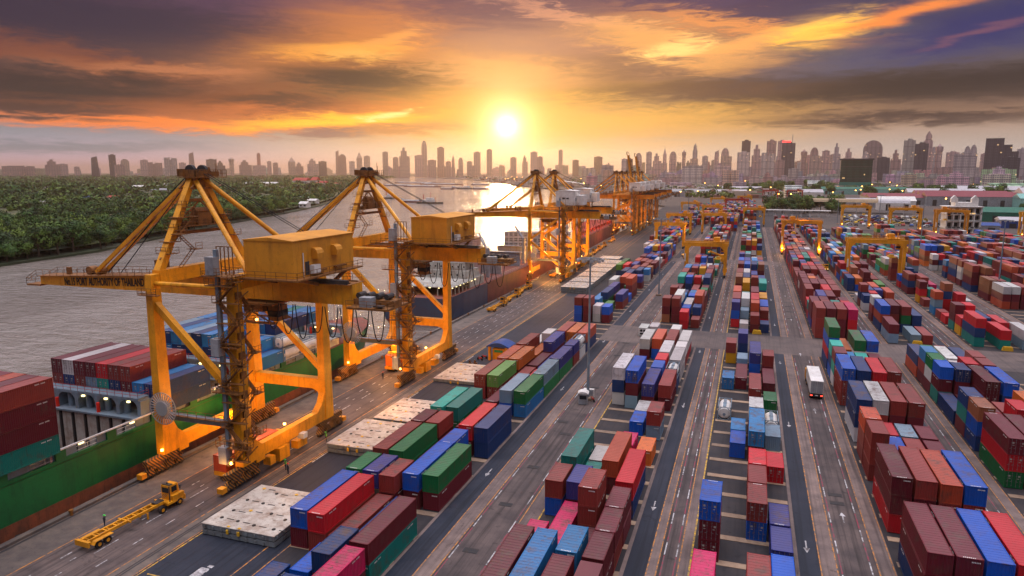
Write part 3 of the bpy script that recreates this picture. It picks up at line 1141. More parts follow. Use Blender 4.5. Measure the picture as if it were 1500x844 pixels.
    for q in (-2.4, 2.4):
        tr.rod((tx - 3.4, q, bz0 - .6), (tx + 3.4, q, bz0 - 3.6), .18)
        tr.rod((tx - 3.4, q, bz0 - 3.6), (tx + 3.4, q, bz0 - 3.6), .2)
        tr.rail([(tx - 3.6, q, bz0 - 3.6), (tx + 3.6, q, bz0 - 3.6)])
    tr.box(tx - 3.6, tx + 3.6, -2.6, -1.4, bz0 - 3.75, bz0 - 3.6)
    tro = build('trolley', tr, PD, r)
    oc = MB().box(tx + 1.6, tx + 3.6, -1.2, 1.2, bz0 - 3.5, bz0 - 1.0)
    build('operator_cabin', oc, M['yellowd'], tro)
    og = MB().box(tx + 1.55, tx + 3.65, -1.25, 1.25, bz0 - 2.8, bz0 - 1.8)
    build('cabin_glass', og, M['glass'], tro)
    # back reach platform with winches
    rp = MB().box(21.5, 28.5, -3.4, 3.4, bz0 - .2, bz0 + .1)
    rp.box(21.5, 28.5, -1.2, 1.2, bz0 + .1, bz0 + 1.0)
    rp.rail([(21.5, -3.4, bz0 + .1), (28.5, -3.4, bz0 + .1), (28.5, 3.4, bz0 + .1), (21.5, 3.4, bz0 + .1)])
    build('rear_platform', rp, PD, r)
    rb2 = MB().box(23.4, 25.4, -2.8, -1.3, bz0 + .1, bz0 + 1.6)
    build('winch_box', rb2, M['grey'], r)
    rb3 = MB()
    for q in range(4):
        rb3.rod((22.2 + q * 1.6, -.9, bz0 + 1.5), (22.2 + q * 1.6, .9, bz0 + 1.5), .9, .9, 0, 10)
    rb3.box(12, 21, -2.2, -1.5, bz1 + .1, bz1 + .7)
    rb3.box(26, 27.5, -3.2, -2.2, bz0 + .3, bz0 + .5)
    build('rope_drum', rb3, M['dark'], r)
    # festoon cables
    for i in range(y.get('loops', 8)):
        fc = MB()
        x0 = 6.2 + i * 2.7
        dx_ = 2.3
        dep = 4.2 + .6 * ((i * 7) % 3)
        pts = []
        for k in range(11):
            t = k / 10
            pts.append((x0 + dx_ * t, -2.2, bz0 - .3 - dep * (1 - abs(2 * t - 1) ** 2.6)))
        fc.tube(pts, .17, 0, 5)
        build('festoon_cable', fc, M['cable'], r)
    # stairs, lift mast and lift cabins on the near land leg
    sm = MB()
    stair(sm, LX + .1, -LY - 1.5, 3.0, 31, 1.5, 1)
    stair(sm, LX + .4, -LY + 1.5, 4.5, 30, 1.3, 1)
    for zz in range(4, 30, 3):
        sm.box(LX - 1.9, LX + 2.2, -LY - 1.9, -LY - 1.25, zz, zz + .12)
        sm.rod((LX + 2.1, -LY - 1.6, zz), (LX + 2.1, -LY - 1.6, zz + 3), .12)
        sm.rod((LX - 1.8, -LY - 1.6, zz), (LX - 1.8, -LY - 1.6, zz + 3), .12)
        sm.rod((LX + 1.0, -LY - 1.3, zz), (LX + 1.6, -LY + 1.2, zz + 1.5), .14)
        sm.box(LX + .65, LX + 1.0, -LY - .6, -LY + .5, zz + .5, zz + 1.5)
    for zz in (6.0, 14.5, 21.5, 30.5):
        sm.box(LX - 3.2, LX + 1.6, -LY - 2.2, -LY - .9, zz, zz + .14)
        sm.rail([(LX - 3.2, -LY - 2.2, zz + .14), (LX + 1.6, -LY - 2.2, zz + .14)], 1.05, .06, .8)
    build('stairs', sm, PD, r)
    li = MB().rod((LX - 1.5, -LY - 1.4, 3.0), (LX - 1.5, -LY - 1.4, 35.8), .55, .55)
    build('lift_mast', li, M['bluegrey'], r)
    for zz in (3.6, 20.2, 32.2):
        lc = MB().box(LX - 2.6, LX - 1.2, -LY - 2.5, -LY - 1.2, zz, zz + 2.6)
        build('lift_cabin', lc, M['grey'], r)
    gw = MB()
    gw.box(LX - 3.5, LX + 2.0, -LY - 2.4, -LY + .5, 32.0, 32.1)
    gw.rail([(LX - 3.5, -LY - 2.4, 32.1), (LX + 2.0, -LY - 2.4, 32.1)], 1.1, .06, .8)
    for q in range(5):
        gw.rod((LX - 1.9 + q * .7, -LY - .8, 32), (LX - 1.9 + q * .7, -LY - .8, 36.2), .12)
    gw.rod((LX - 1.9, -LY - .8, 36.2), (LX + .9, -LY - .8, 36.2), .12)
    build('gangway', gw, PD, r)
    gw = MB()
    gw.rod((-LX - 1.8, -LY - 1.3, 28.6), (-LX + 1.8, -LY - 1.3, 28.6), .12)
    gw.box(-LX - 1.4, -LX + 2.2, -LY - 1.7, -LY - .86, 28.3, 28.45)
    gw.rail([(-LX - 1.4, -LY - 1.7, 28.45), (-LX + 2.2, -LY - 1.7, 28.45)], 1.0, .06, .8)
    build('gangway', gw, PD, r)
    gw = MB()
    gw.box(-2.5, 2.5, -3.5, -2.4, 24.2, 24.35)
    gw.rail([(-2.5, -3.5, 24.35), (2.5, -3.5, 24.35)], 1.0, .06, .8)
    build('gangway', gw, PD, r)
    # power cable reel on the near water leg
    rl_ = MB()
    cx, cy, cz = -LX + 2.2, -LY - 2.2, 11.0
    for i in range(30):
        a = 2 * math.pi * i / 30
        rl_.rod((cx + .9 * math.cos(a), cy, cz + .9 * math.sin(a)), (cx + 2.5 * math.cos(a), cy, cz + 2.5 * math.sin(a)), .12)
        a2 = 2 * math.pi * (i + 1) / 30
        rl_.rod((cx + 2.5 * math.cos(a), cy, cz + 2.5 * math.sin(a)), (cx + 2.5 * math.cos(a2), cy, cz + 2.5 * math.sin(a2)), .1)
    rl_.rod((cx, cy - .25, cz), (cx, cy + .5, cz), 2.3, 2.3, 0, 20)
    rl_.rod((cx, cy, cz), (-LX, -LY + .5, cz - 1), .4)
    build('cable_reel', rl_, M['gear'], r)
    # work lamps
    for i, (lx, ly_, lz) in enumerate(((-LX + .5, -LY - 1.4, 3.6), (LX - 1.0, -LY - 1.7, 3.4), (tx, -2.0, bz0 - 3.4), (LX - .8, 0, 5.2))):
        lm = MB().rod((lx, ly_, lz), (lx, ly_, lz + .3), .42, .42, 0, 8)
        build('work_lamp', lm, M['lampglow'], r)
    return r


Y1 = dict(paint='yellow', grime='yellowd', brace='single', house=(8.1, 16.6, -9.0, 7.2, 31.5, 36.9), housepaint='yellowb', vents=True,
          text='No.15 PORT AUTHORITY OF THAILAND', loops=8)
Y2 = dict(Y1)
Y2['text'] = None
Y3 = dict(paint='yellow', grime='yellowd', brace='k', house=(3.0, 11.5, -7.0, 4.0, 32.6, 38.6), housepaint='white', vents=False, loops=6, trolley=-2)
Y4 = dict(Y3, paint='orange')
Y5 = dict(Y4, boom_up=True)
QX = -78.5
c1 = sts_crane((QX, 94, 0), 0, 'nearest yellow quay crane with dark lettering along its lowered boom', Y1)
c2 = sts_crane((QX, 148.3, 0), 0, 'second yellow quay crane with a plain yellow house, behind the lettered one', Y2)
c3 = sts_crane((-83.5, 304, 0), R(1.7), 'yellow crane with white house, nearer of the braced pair in mid quay', Y3)
c4 = dup(c3, (-85.5, 342, 0), R(1.7), 'yellow crane with white house, farther of the braced pair in mid quay')
c5 = sts_crane((-90.5, 540, 0), R(1.7), 'orange quay crane with lowered boom, nearer of the far group', Y4)
c6 = dup(c5, (-91.5, 592, 0), R(1.7), 'orange quay crane with lowered boom, just before the raised booms')
dup(c5, (-91, 566, 0), R(1.7), 'orange quay crane with lowered boom, in the middle of the far group')
c7 = sts_crane((-92.5, 640, 0), R(1.7), 'far orange quay crane with boom raised, left of the two upright booms', Y5)
c8 = dup(c7, (-93.5, 690, 0), R(1.7), 'farthest orange quay crane with boom raised, right of the two upright booms')
for (x, y_, z, p) in ((-84.2, 80.5, 3.4, 260), (-72.5, 79.5, 3.2, 260), (-78, 92, 9.0, 4200), (-66.5, 92, 8.0, 1900), (-84.0, 97, 5.4, 1600), (-79, 110, 8.0, 2200),
                      (-84.2, 135, 3.4, 260), (-73.0, 131.5, 3.4, 500), (-78, 146, 9.0, 4600), (-78.0, 139, 4.5, 1500), (-66.5, 119, 7.5, 3200), (-66, 147, 8, 2000), (-79, 168, 8, 2500),
                      (-91.0, 289, 5, 2500), (-80.5, 288, 5, 6000), (-84, 300, 13, 18000), (-93, 327, 5, 3000), (-81, 326, 5, 3000), (-86, 340, 14, 18000),
                      (-84, 400, 14, 16000), (-84, 470, 14, 16000), (-96, 530, 10, 9000), (-88, 560, 14, 7000), (-92, 600, 12, 6000), (-93, 650, 14, 7000)):
    lamp('crane_light', (x, y_, z), p)

# ------------------------------------------------------------------ yard gantry cranes on tyres


def rtg(loc, span, h, paint, label, rz=0, trolley=.75, lights=False, depth=7.0, g='rubber-tyred gantry cranes over the stacks'):
    r = empty('yard_gantry_crane', loc, rz, label, 'gantry crane', g)
    P = M[paint]
    S = span / 2
    for sx in (-1, 1):
        for sy in (-1, 1):
            yy = sy * depth / 2
            l = MB().quadbox([(sx * S - .55, yy - .45, 1.5), (sx * S + .55, yy - .45, 1.5), (sx * S + .55, yy + .45, 1.5), (sx * S - .55, yy + .45, 1.5),
                              (sx * S - .65, yy - .5, h - 1.6), (sx * S + .65, yy - .5, h - 1.6), (sx * S + .65, yy + .5, h - 1.6), (sx * S - .65, yy + .5, h - 1.6)])
            l.prism([(sx * (S - .6), h - 1.7), (sx * (S - 2.2), h - 1.7), (sx * (S - .6), h - 3.6)], 'y', yy - .45, yy + .45)
            build('leg', l, P, r)
        s = MB().box(sx * S - .5, sx * S + .5, -depth / 2 - 1.2, depth / 2 + 1.2, 1.3, 2.2)
        s.box(sx * S - .9, sx * S + .9, -1.4, 1.2, 2.2, 4.0)
        build('sill_beam', s, P, r)
        for yy in (-depth / 2 - .8, -depth / 2 + 1.2, depth / 2 - 1.2, depth / 2 + .8):
            w = MB().rod((sx * S - .3, yy, .75), (sx * S + .3, yy, .75), 1.5, 1.5, 0, 14)
            build('wheel', w, M['black'], r)
    for sy in (-1, 1):
        yy = sy * depth / 2
        g_ = MB().box(-S - 1.1, S + 1.1, yy - .5, yy + .5, h - 1.7, h)
        for q in range(-4, 5):
            g_.box(q * S / 4.5 - .05, q * S / 4.5 + .05, yy - .54, yy + .54, h - 1.74, h + .04)
        build('girder', g_, P, r)
        rl = MB().rail([(-S - 1, yy + sy * .5, h), (S + 1, yy + sy * .5, h)], 1.0, .08, 2.0)
        build('railing', rl, P, r)
    tx = -S + span * trolley
    t = MB().box(tx - 2.4, tx + 2.4, -depth / 2 - .2, depth / 2 + .2, h + .15, h + .6)
    t.box(tx - 1.6, tx + .4, -2.2, 1.2, h + .6, h + 2.3)
    t.rod((tx - 1.9, -1.5, h + 1.5), (tx - 1.9, 1.5, h + 1.5), 1.3, 1.3, 0, 12)
    t.rod((tx + 1.5, -2, h + .6), (tx + 1.5, -2, h + 2.8), .3)
    t.rail([(tx - 2.4, -depth / 2 - .2, h + .6), (tx + 2.4, -depth / 2 - .2, h + .6)], 1.0, .08, 1.2)
    to = build('trolley', t, P, r)
    oc = MB().box(tx + 1.2, tx + 2.8, -2.0, -.4, h - 4.2, h - 1.9)
    oc.rod((tx + 2, -1.2, h - 1.9), (tx + 2, -1.2, h + .2), .3)
    build('operator_cabin', oc, P, to)
    ogl = MB().box(tx + 1.15, tx + 2.85, -2.05, -.35, h - 3.6, h - 2.7)
    build('cabin_glass', ogl, M['glass'], to)
    sp = MB().box(tx - 1.2, tx + 1.2, -3.0, 3.0, h - 7.6, h - 7.2)
    sp.box(tx - .8, tx + .8, -1.6, 1.6, h - 7.2, h - 6.5)
    for q in ((-.8, -1.5), (.8, -1.5), (.8, 1.5), (-.8, 1.5)):
        sp.rod((tx + q[0], q[1], h - 6.5), (tx + q[0], q[1], h + .2), .07)
    build('spreader', sp, M['yellowp'], r)
    cb_ = MB().box(-S - .05 - .55, -S + .5 - .55, -depth / 2 - .9, -depth / 2 - .5, 7.0, 10.5)
    build('control_box', cb_, M['white'], r)
    if lights:
        for sx in (-1, 1):
            lm = MB().box(sx * S - .25, sx * S + .25, -depth / 2 - .95, -depth / 2 - .6, 3.4, 3.8)
            build('work_lamp', lm, M['lampglow'], r)
    return r


r1 = rtg((-18.1, 328.5, 0), 17.0, 15.6, 'yellow', 'yellow yard gantry over the centre-left stacks, closest to the quay cranes', trolley=.82)
r2 = rtg((50.9, 330, 0), 20.8, 19.0, 'yellow', 'large yellow yard gantry over the right-hand stacks, nearest of all gantries', trolley=.8, lights=True)
r3 = rtg((28.0, 434, 0), 19.6, 19.6, 'orange', 'orange yard gantry with glowing leg lamps over the maroon stacks', trolley=.3, lights=True)
dup(r1, (-47, 448, 0), 0, 'yellow yard gantry standing at the edge of the quay road, left of centre')
dup(r1, (-51, 548, 0), 0, 'yellow yard gantry over the far quayside stacks, behind the one by the road')
dup(r1, (-26, 560, 0), 0, 'small yellow yard gantry over the far stacks left of the centre lane')
dup(r1, (3, 655, 0), 0, 'tall yellow yard gantry beyond the end of the centre stacks, by the white canopy')
dup(r1, (-34, 690, 0), 0, 'yellow yard gantry in the hazy far yard, behind the dark stacks')
dup(r1, (-60, 760, 0), 0, 'yellow yard gantry farthest away on the quay side')
dup(r1, (-38, 900, 0), 0, 'yellow yard gantry among the far red cranes, left one')
dup(r1, (-8, 980, 0), 0, 'yellow yard gantry among the far red cranes, right one')
rr_ = rtg((-14, 780, 0), 22, 19, 'redp', 'dark red yard gantry above the far navy stacks')
dup(rr_, (28, 1180, 0), 0, 'red yard gantry standing at the far edge of the port, left of its twin')
dup(rr_, (64, 1190, 0), 0, 'red yard gantry standing at the far edge of the port, right of its twin')
dup(r2, (84, 655, 0), 0, 'yellow yard gantry under the long tan roof, behind the right-hand stacks')
dup(r2, (115, 622, 0), 0, 'yellow yard gantry between the tan roof and the white office building')
dup(r3, (139, 590, 0), 0, 'orange-pink yard gantry standing in front of the white office building')
dup(r2, (192, 586, 0), 0, 'yellow yard gantry cut by the right edge of the photo')
for (x, y_, z, p) in ((40.5, 325, 3.6, 900), (61.3, 325, 3.6, 900), (18.2, 429, 3.8, 2200), (37.8, 429, 3.8, 2200), (28, 434, 17, 2500), (-36, 445, 12, 2500)):
    lamp('gantry_light', (x, y_, z), p, (1, .5, .12))

M['coamp'] = mat('faded_label_plate', (.34, .31, .27), .6)

# ------------------------------------------------------------------ shipping containers
T = 2.59
CW = 2.44
LEN = {2: 6.06, 4: 12.19}
PAL = {'m': (0.125, 0.01, 0.018), 'r': (0.235, 0.03, 0.024), 'R': (0.5, 0.01, 0.018), 'q': (0.44, 0.065, 0.025), 'o': (0.56, 0.13, 0.02), 'n': (0.27, 0.09, 0.04), 'p': (0.5, 0.008, 0.085), 'b': (0.007, 0.036, 0.135), 'B': (0.004, 0.085, 0.44), 'c': (0.015, 0.17, 0.4), 'v': (0.035, 0.04, 0.2), 't': (0.004, 0.19, 0.15), 'a': (0.015, 0.34, 0.27), 'g': (0.004, 0.13, 0.035), 'G': (0.08, 0.23, 0.045), 'w': (0.55, 0.52, 0.5), 's': (0.17, 0.26, 0.33), 'y': (0.6, 0.27, 0.008), 'W': (0.6, 0.57, 0.55), 'T': (0.62, 0.6, 0.58)}
CNAME = {'m': 'dark maroon', 'r': 'brown red', 'R': 'crimson', 'q': 'rust red', 'o': 'orange', 'n': 'tan brown', 'p': 'magenta',
         'b': 'navy', 'B': 'bright blue', 'c': 'light blue', 'v': 'violet blue', 't': 'teal', 'a': 'pale teal', 'g': 'green',
         'G': 'light green', 'w': 'white', 's': 'slate grey', 'y': 'yellow', 'W': 'white refrigerated', 'T': 'white tank'}


def wall_profile(mb, x, s, L, z0, z1):
    """corrugated side wall: real ribs of 3.6 cm depth"""
    n_ = int(L / .28)
    p = L / n_
    o = len(mb.v)
    ys = []
    for i in range(n_):
        y = -L / 2 + i * p
        ys += [(y, 0), (y + p * .32, 0), (y + p * .5, .045), (y + p * .82, .045)]
    ys.append((L / 2, 0))
    for (yy, d) in ys:
        mb.v += [(x - s * d, yy, z0), (x - s * d, yy, z1)]
    for i in range(len(ys) - 1):
        a = o + 2 * i
        q = (a, a + 2, a + 3, a + 1) if s > 0 else (a, a + 1, a + 3, a + 2)
        mb.f.append(q)
        mb.mi.append(0)
        mb.col.append(None)


def end_profile(mb, y, s, W_, z0, z1, x0=0):
    n_ = int(W_ / .28)
    p = W_ / n_
    o = len(mb.v)
    xs = []
    for i in range(n_):
        x = x0 - W_ / 2 + i * p
        xs += [(x, 0), (x + p * .32, 0), (x + p * .5, .045), (x + p * .82, .045)]
    xs.append((x0 + W_ / 2, 0))
    for (xx, d) in xs:
        mb.v += [(xx, y - s * d, z0), (xx, y - s * d, z1)]
    for i in range(len(xs) - 1):
        a = o + 2 * i
        q = (a, a + 2, a + 3, a + 1) if s < 0 else (a, a + 1, a + 3, a + 2)
        mb.f.append(q)
        mb.mi.append(0)
        mb.col.append(None)


def make_container(k, mark=True):
    """k = length key; front end (-Y) is the plain end, doors are at +Y"""
    L = LEN[k]
    r = empty('shipping_container', (0, 0, -500))
    body = MB()
    for s in (-1, 1):
        wall_profile(body, s * (CW / 2 - .02), s, L - .24, .16, T - .12)
    end_profile(body, -(L / 2 - .03), -1, CW - .24, .16, T - .12)
    body.box(-CW / 2 + .05, CW / 2 - .05, -L / 2 + .05, L / 2 - .05, .08, .15)
    if mark:
        for sd in (-1, 1):
            for q in range(9):
                if q == 4:
                    continue
                y_ = sd * (L / 2 - 1.9) + q * .17 - .7
                xx = sd * (CW / 2 - .02)
                body.box(min(xx, xx + sd * .012), max(xx, xx + sd * .012), y_, y_ + .10, T - .46, T - .31, mi=1)
                body.box(min(-xx, -xx - sd * .012), max(-xx, -xx - sd * .012), y_, y_ + .10, T - .46, T - .31, mi=1)
        for q in range(6):
            body.box(.15 + q * .14, .24 + q * .14, -L / 2 + .018, -L / 2 + .030, T - .5, T - .36, mi=1)
    build('side_walls', body, [M['wall'], M['white']], r)
    fr = MB()
    for sx in (-1, 1):
        for sy in (-1, 1):
            x0, x1 = sorted((sx * CW / 2, sx * (CW / 2 - .13)))
            y0, y1 = sorted((sy * L / 2, sy * (L / 2 - .13)))
            fr.box(x0, x1, y0, y1, 0.02, T - .01)
        x0, x1 = sorted((sx * CW / 2, sx * (CW / 2 - .1)))
        for z0, z1 in ((.02, .17), (T - .13, T - .03)):
            fr.box(x0, x1, -L / 2 + .13, L / 2 - .13, z0, z1)
    for sy in (-1, 1):
        y0, y1 = sorted((sy * L / 2, sy * (L / 2 - .1)))
        for z0, z1 in ((.02, .17), (T - .13, T - .03)):
            fr.box(-CW / 2 + .13, CW / 2 - .13, y0, y1, z0, z1)
    rf = MB()
    n_ = int(L / .56)
    for i in range(n_):   # pressed roof panels
        y = -L / 2 + .1 + i * (L - .2) / n_
        p = (L - .2) / n_
        rf.box(-CW / 2 + .1, CW / 2 - .1, y, y + p * .55, T - .10, T - .045, faces=(1, 2, 4))
        rf.box(-CW / 2 + .1, CW / 2 - .1, y + p * .55, y + p, T - .10, T - .062, faces=(1, 2, 4))
    rf.box(-CW / 2 + .131, CW / 2 - .131, -L / 2 + .02, -L / 2 + .32, T - .1, T - .035, faces=(1, 2, 3, 4, 5))
    rf.box(-CW / 2 + .131, CW / 2 - .131, L / 2 - .32, L / 2 - .02, T - .1, T - .035, faces=(1, 2, 3, 4, 5))
    if mark:   # owner's number painted across the roof end
        for q in range(7):
            rf.box(-.62 + q * .17, -.52 + q * .17, -L / 2 + .10, -L / 2 + .26, T - .05, T - .028, mi=1)
    build('roof', rf, [M['roof'], M['white']], r)
    cs = fr
    for sx in (-1, 1):
        for sy in (-1, 1):
            x0, x1 = sorted((sx * (CW / 2 + .004), sx * (CW / 2 - .17)))
            y0, y1 = sorted((sy * (L / 2 + .004), sy * (L / 2 - .18)))
            cs.box(x0, x1, y0, y1, T - .12, T)
            cs.box(x0, x1, y0, y1, 0, .12)
    build('frame', cs, M['wall'], r)
    for s in (-1, 1):
        d = MB()
        x0, x1 = sorted((s * .015, s * (CW / 2 - .14)))
        for q in range(5):
            z0 = .19 + q * .45
            d.box(x0, x1, L / 2 - .10, L / 2 - .045, z0, z0 + .30)
            d.box(x0, x1, L / 2 - .10, L / 2 - .075, z0 + .30, z0 + .45)
        do = build('door', d, M['wall'], r)
        g_ = MB()
        for x in (s * .28, s * .80):
            g_.rod((x, L / 2 - .01, .12), (x, L / 2 - .01, T - .1), .045, .045, 0, 6)
            for z in (.35, 1.1, 1.9, 2.3):
                g_.box(x - .07, x + .07, L / 2 - .045, L / 2 - .015, z, z + .06)
            g_.box(x - .02, x + .24 * s, L / 2 - .03, L / 2 + .0, .98, 1.03) if s > 0 else g_.box(x - .24, x + .02, L / 2 - .03, L / 2, .98, 1.03)
        build('locking_rod', g_, M['rod'], do)
        pl = MB().box(s * .62 - .13, s * .62 + .13, L / 2 - .044, L / 2 - .036, 1.75, 2.0)
        pl.box(s * .55 - .1, s * .55 + .16, L / 2 - .044, L / 2 - .036, 1.45, 1.55)
        build('marking_plate', pl, M['coamp'], do)
    return r


def make_tank():
    r = empty('tank_container', (0, 0, -500))
    L = 6.06
    fr = MB()
    for sx in (-1, 1):
        for sy in (-1, 1):
            fr.rod((sx * 1.15, sy * 2.96, 0), (sx * 1.15, sy * 2.96, T), .14)
        for z in (.1, T - .1):
            fr.rod((sx * 1.15, -2.96, z), (sx * 1.15, 2.96, z), .12)
    for sy in (-1, 1):
        for z in (.1, T - .1):
            fr.rod((-1.15, sy * 2.96, z), (1.15, sy * 2.96, z), .12)
        for a, b_ in (((-1.15, .75), (-.5, .1)), ((1.15, .75), (.5, .1)), ((-1.15, T - .75), (-.5, T - .1)), ((1.15, T - .75), (.5, T - .1))):
            fr.rod((a[0], sy * 2.96, a[1]), (b_[0], sy * 2.96, b_[1]), .1)
    build('frame', fr, M['bluegrey'], r)
    tb = MB()
    prof = [(-2.85, .55), (-2.78, .9), (-2.6, 1.07), (-2.4, 1.13), (2.4, 1.13), (2.6, 1.07), (2.78, .9), (2.85, .55)]
    N = 22
    for (yy, rad) in prof:
        for i in range(N):
            a = 2 * math.pi * i / N
            tb.v.append((rad * math.cos(a), yy, T / 2 + rad * math.sin(a)))
    for j in range(len(prof) - 1):
        for i in range(N):
            k_ = (i + 1) % N
            tb.f.append((j * N + i, j * N + k_, (j + 1) * N + k_, (j + 1) * N + i)[::-1])
            tb.mi.append(0)
            tb.col.append(None)
    tb.f += [tuple(range(N)), tuple(reversed(range((len(prof) - 1) * N, len(prof) * N)))]
    tb.mi += [0, 0]
    tb.col += [None, None]
    build('tank', tb, M['white'], r, smooth=False)
    mh = MB().rod((0, 0, T - .2), (0, 0, T - .02), .7, .7, 0, 12)
    mh.box(-.3, .3, -2.4, 2.4, T - .14, T - .08)
    mh.rod((0, -2.87, 1.1), (0, -2.95, 1.1), .55, .55, 0, 10)
    build('hatch', mh, M['bluegrey'], r)
    return r


def make_reefer():
    r = make_container(2)
    u_ = MB().box(-1.0, 1.0, -3.06, -2.98, .3, T - .2)
    u_.box(-.95, .95, -3.10, -3.06, .5, 1.2)
    build('cooling_unit', u_, M['white'], r)
    v_ = MB()
    for x in (-.45, .45):
        v_.rod((x, -3.09, 1.75), (x, -3.12, 1.75), .72, .72, 0, 14)
    v_.box(-.8, .8, -3.12, -3.10, .6, 1.1)
    build('fan', v_, M['black'], r)
    return r


# simple far copies: one mesh each
def make_simple(k):
    L = LEN[k]
    mb = MB().box(-CW / 2, CW / 2, -L / 2, L / 2, 0, T, mi=(0, 1, 0, 0, 0, 0))
    for sx in (-1, 1):
        for sy in (-1, 1):
            x0, x1 = sorted((sx * (CW / 2 + .012), sx * (CW / 2 - .15)))
            y0, y1 = sorted((sy * (L / 2 + .012), sy * (L / 2 - .15)))
            mb.box(x0, x1, y0, y1, .01, T + .012)
    return build('shipping_container', mb, [M['wall'], M['roof']], loc=(0, 0, -500))


CONT = []     # dicts: x (centre), y0, L, z, col, door, blk, ci, tier, top


def stack(blk, ci, x, y0, L, cols, door=0, hc=1.0, z0=.07):
    for t, c in enumerate(cols):
        CONT.append(dict(x=x + CW / 2, y0=y0, L=L, z=z0 + t * T * hc, c=c, door=door, blk=blk, ci=ci, t=t, n=len(cols), hc=hc))


CX = {'A': [-52.9, -50.1, -47.2, -44.3, -41.4], 'A2': [-51.2, -48.3, -45.5, -42.6],
      'B': [-24.8, -21.9, -18.7, -15.5], 'D': [-4.0, -1.3, 1.6, 4.4],
      'C': [19.2, 21.95, 24.7, 27.5], 'E': [38.1, 40.9, 43.7, 46.7], 'F': [59.2, 62.0, 64.8, 67.6, 70.4], 'G': [84.0, 86.8, 89.6, 92.4],
      'H': [104.4, 107.2, 110, 112.8], 'I': [124.5, 127.3, 130.1, 132.9, 135.7], 'J': [146, 148.8, 151.6, 154.4, 157.2]}


def S(blk, ci, y, L, cols, door=0, hc=1.0):
    stack(blk, ci, CX[blk][ci], y, L, cols, door, hc)


# block A, beside the quay road
S('A', 0, 69.3, 4, 'mB'); S('A', 1, 69.0, 4, 'rR'); S('A', 2, 69.0, 4, 'r'); S('A', 3, 69.0, 4, 'b'); S('A', 4, 64.6, 4, 'tm')
S('A', 2, 61.2, 2, 'B'); S('A', 3, 61.4, 2, 'mb'); S('A', 4, 51.6, 4, 'mp'); S('A', 1, 56.0, 2, 'b'); S('A', 2, 54.4, 2, 'b')
S('A', 0, 82.3, 2, 'mg'); S('A', 1, 82.3, 2, 'bv'); S('A', 2, 81.6, 2, 'mr'); S('A', 4, 83.6, 4, 'mg'); S('A', 3, 83.2, 4, 'mB')
S('A', 0, 90.0, 4, 'tr'); S('A', 1, 90.0, 4, 'gg'); S('A', 2, 94.4, 4, 'r'); S('A', 3, 95.5, 2, 'bB')
S('A', 0, 102.8, 2, 'rm'); S('A', 1, 102.8, 2, 'mr'); S('A', 3, 103.3, 4, 'mR'); S('A', 4, 103.0, 4, 'bb')
S('A', 0, 110.5, 4, 'ta'); S('A', 1, 111.0, 4, 'gt'); S('A', 2, 108.6, 4, 'm')
S('A', 0, 131.9, 4, 'mr', 1); S('A', 1, 132.2, 4, 'mG', 1); S('A', 2, 123.6, 4, 'm'); S('A', 3, 123.4, 4, 'Bs'); S('A', 4, 123.6, 4, 'cg')
S('A', 2, 137.5, 4, 'r'); S('A', 3, 136.0, 4, 'R'); S('A', 4, 136.3, 4, 'gs')
S('A', 0, 145.9, 4, 'mq'); S('A', 1, 146.0, 4, 'mo'); S('A', 4, 149.2, 4, 'gv'); S('A', 3, 149.6, 4, 'v'); S('A', 2, 151.0, 4, 'm')
S('A', 0, 159.8, 4, 'mr'); S('A', 2, 164.0, 4, 'mv', 0); S('A', 4, 162.3, 2, 'rv'); S('A', 1, 160.0, 4, 'o')
S('A', 0, 172.6, 4, 'w'); S('A', 1, 172.6, 2, 'ow'); S('A', 1, 179.4, 4, 'G', 1, 1.05); S('A', 2, 177.0, 4, 'rr', 1); S('A', 3, 176.2, 4, 'oo', 1)
S('A', 4, 169.0, 2, 'TT'); S('A', 4, 176.2, 4, 'bq')
# block A2, behind the cross road
S('A2', 0, 213.0, 2, 'BBr'); S('A2', 1, 213.0, 2, 'mmr'); S('A2', 2, 214.5, 2, 'TT'); S('A2', 3, 213.8, 2, 'mB')
S('A2', 1, 226.0, 2, 'cc'); S('A2', 0, 226, 2, 'mB'); S('A2', 1, 240.4, 4, 'gb'); S('A2', 1, 253.4, 4, 'gv'); S('A2', 3, 237.8, 4, 'rv', 1)
S('A2', 2, 227, 4, 'G'); S('A2', 0, 245, 4, 'c'); S('A2', 3, 251.5, 2, 'B'); S('A2', 3, 258.5, 4, 'mrq'); S('A2', 2, 250, 4, 'm')
S('A2', 1, 278.9, 4, 'mq'); S('A2', 1, 292.0, 4, 'bb'); S('A2', 2, 272, 4, 'g'); S('A2', 3, 282.7, 2, 'mv'); S('A2', 0, 270, 4, 'gw')
S('A2', 3, 304.0, 2, 'Tc'); S('A2', 2, 300, 4, 'bb'); S('A2', 3, 312, 2, 'mn'); S('A2', 0, 297, 4, 'bb'); S('A2', 2, 314, 4, 'mr'); S('A2', 1, 306, 4, 'mr')
stack('A2', 0, -56.8, 316.3, 4, 'bG'); stack('A2', 1, -53.6, 316.3, 4, 'mR'); stack('A2', 1, -50.4, 319.5, 4, 'bv'); stack('A2', 0, -56.9, 330, 4, 'gg')
S('A2', 2, 328, 4, 'mr'); S('A2', 3, 326, 4, 'bm'); S('A2', 0, 334, 4, 'mq'); S('A2', 1, 333, 4, 'rr'); S('A2', 3, 340, 4, 'rT')
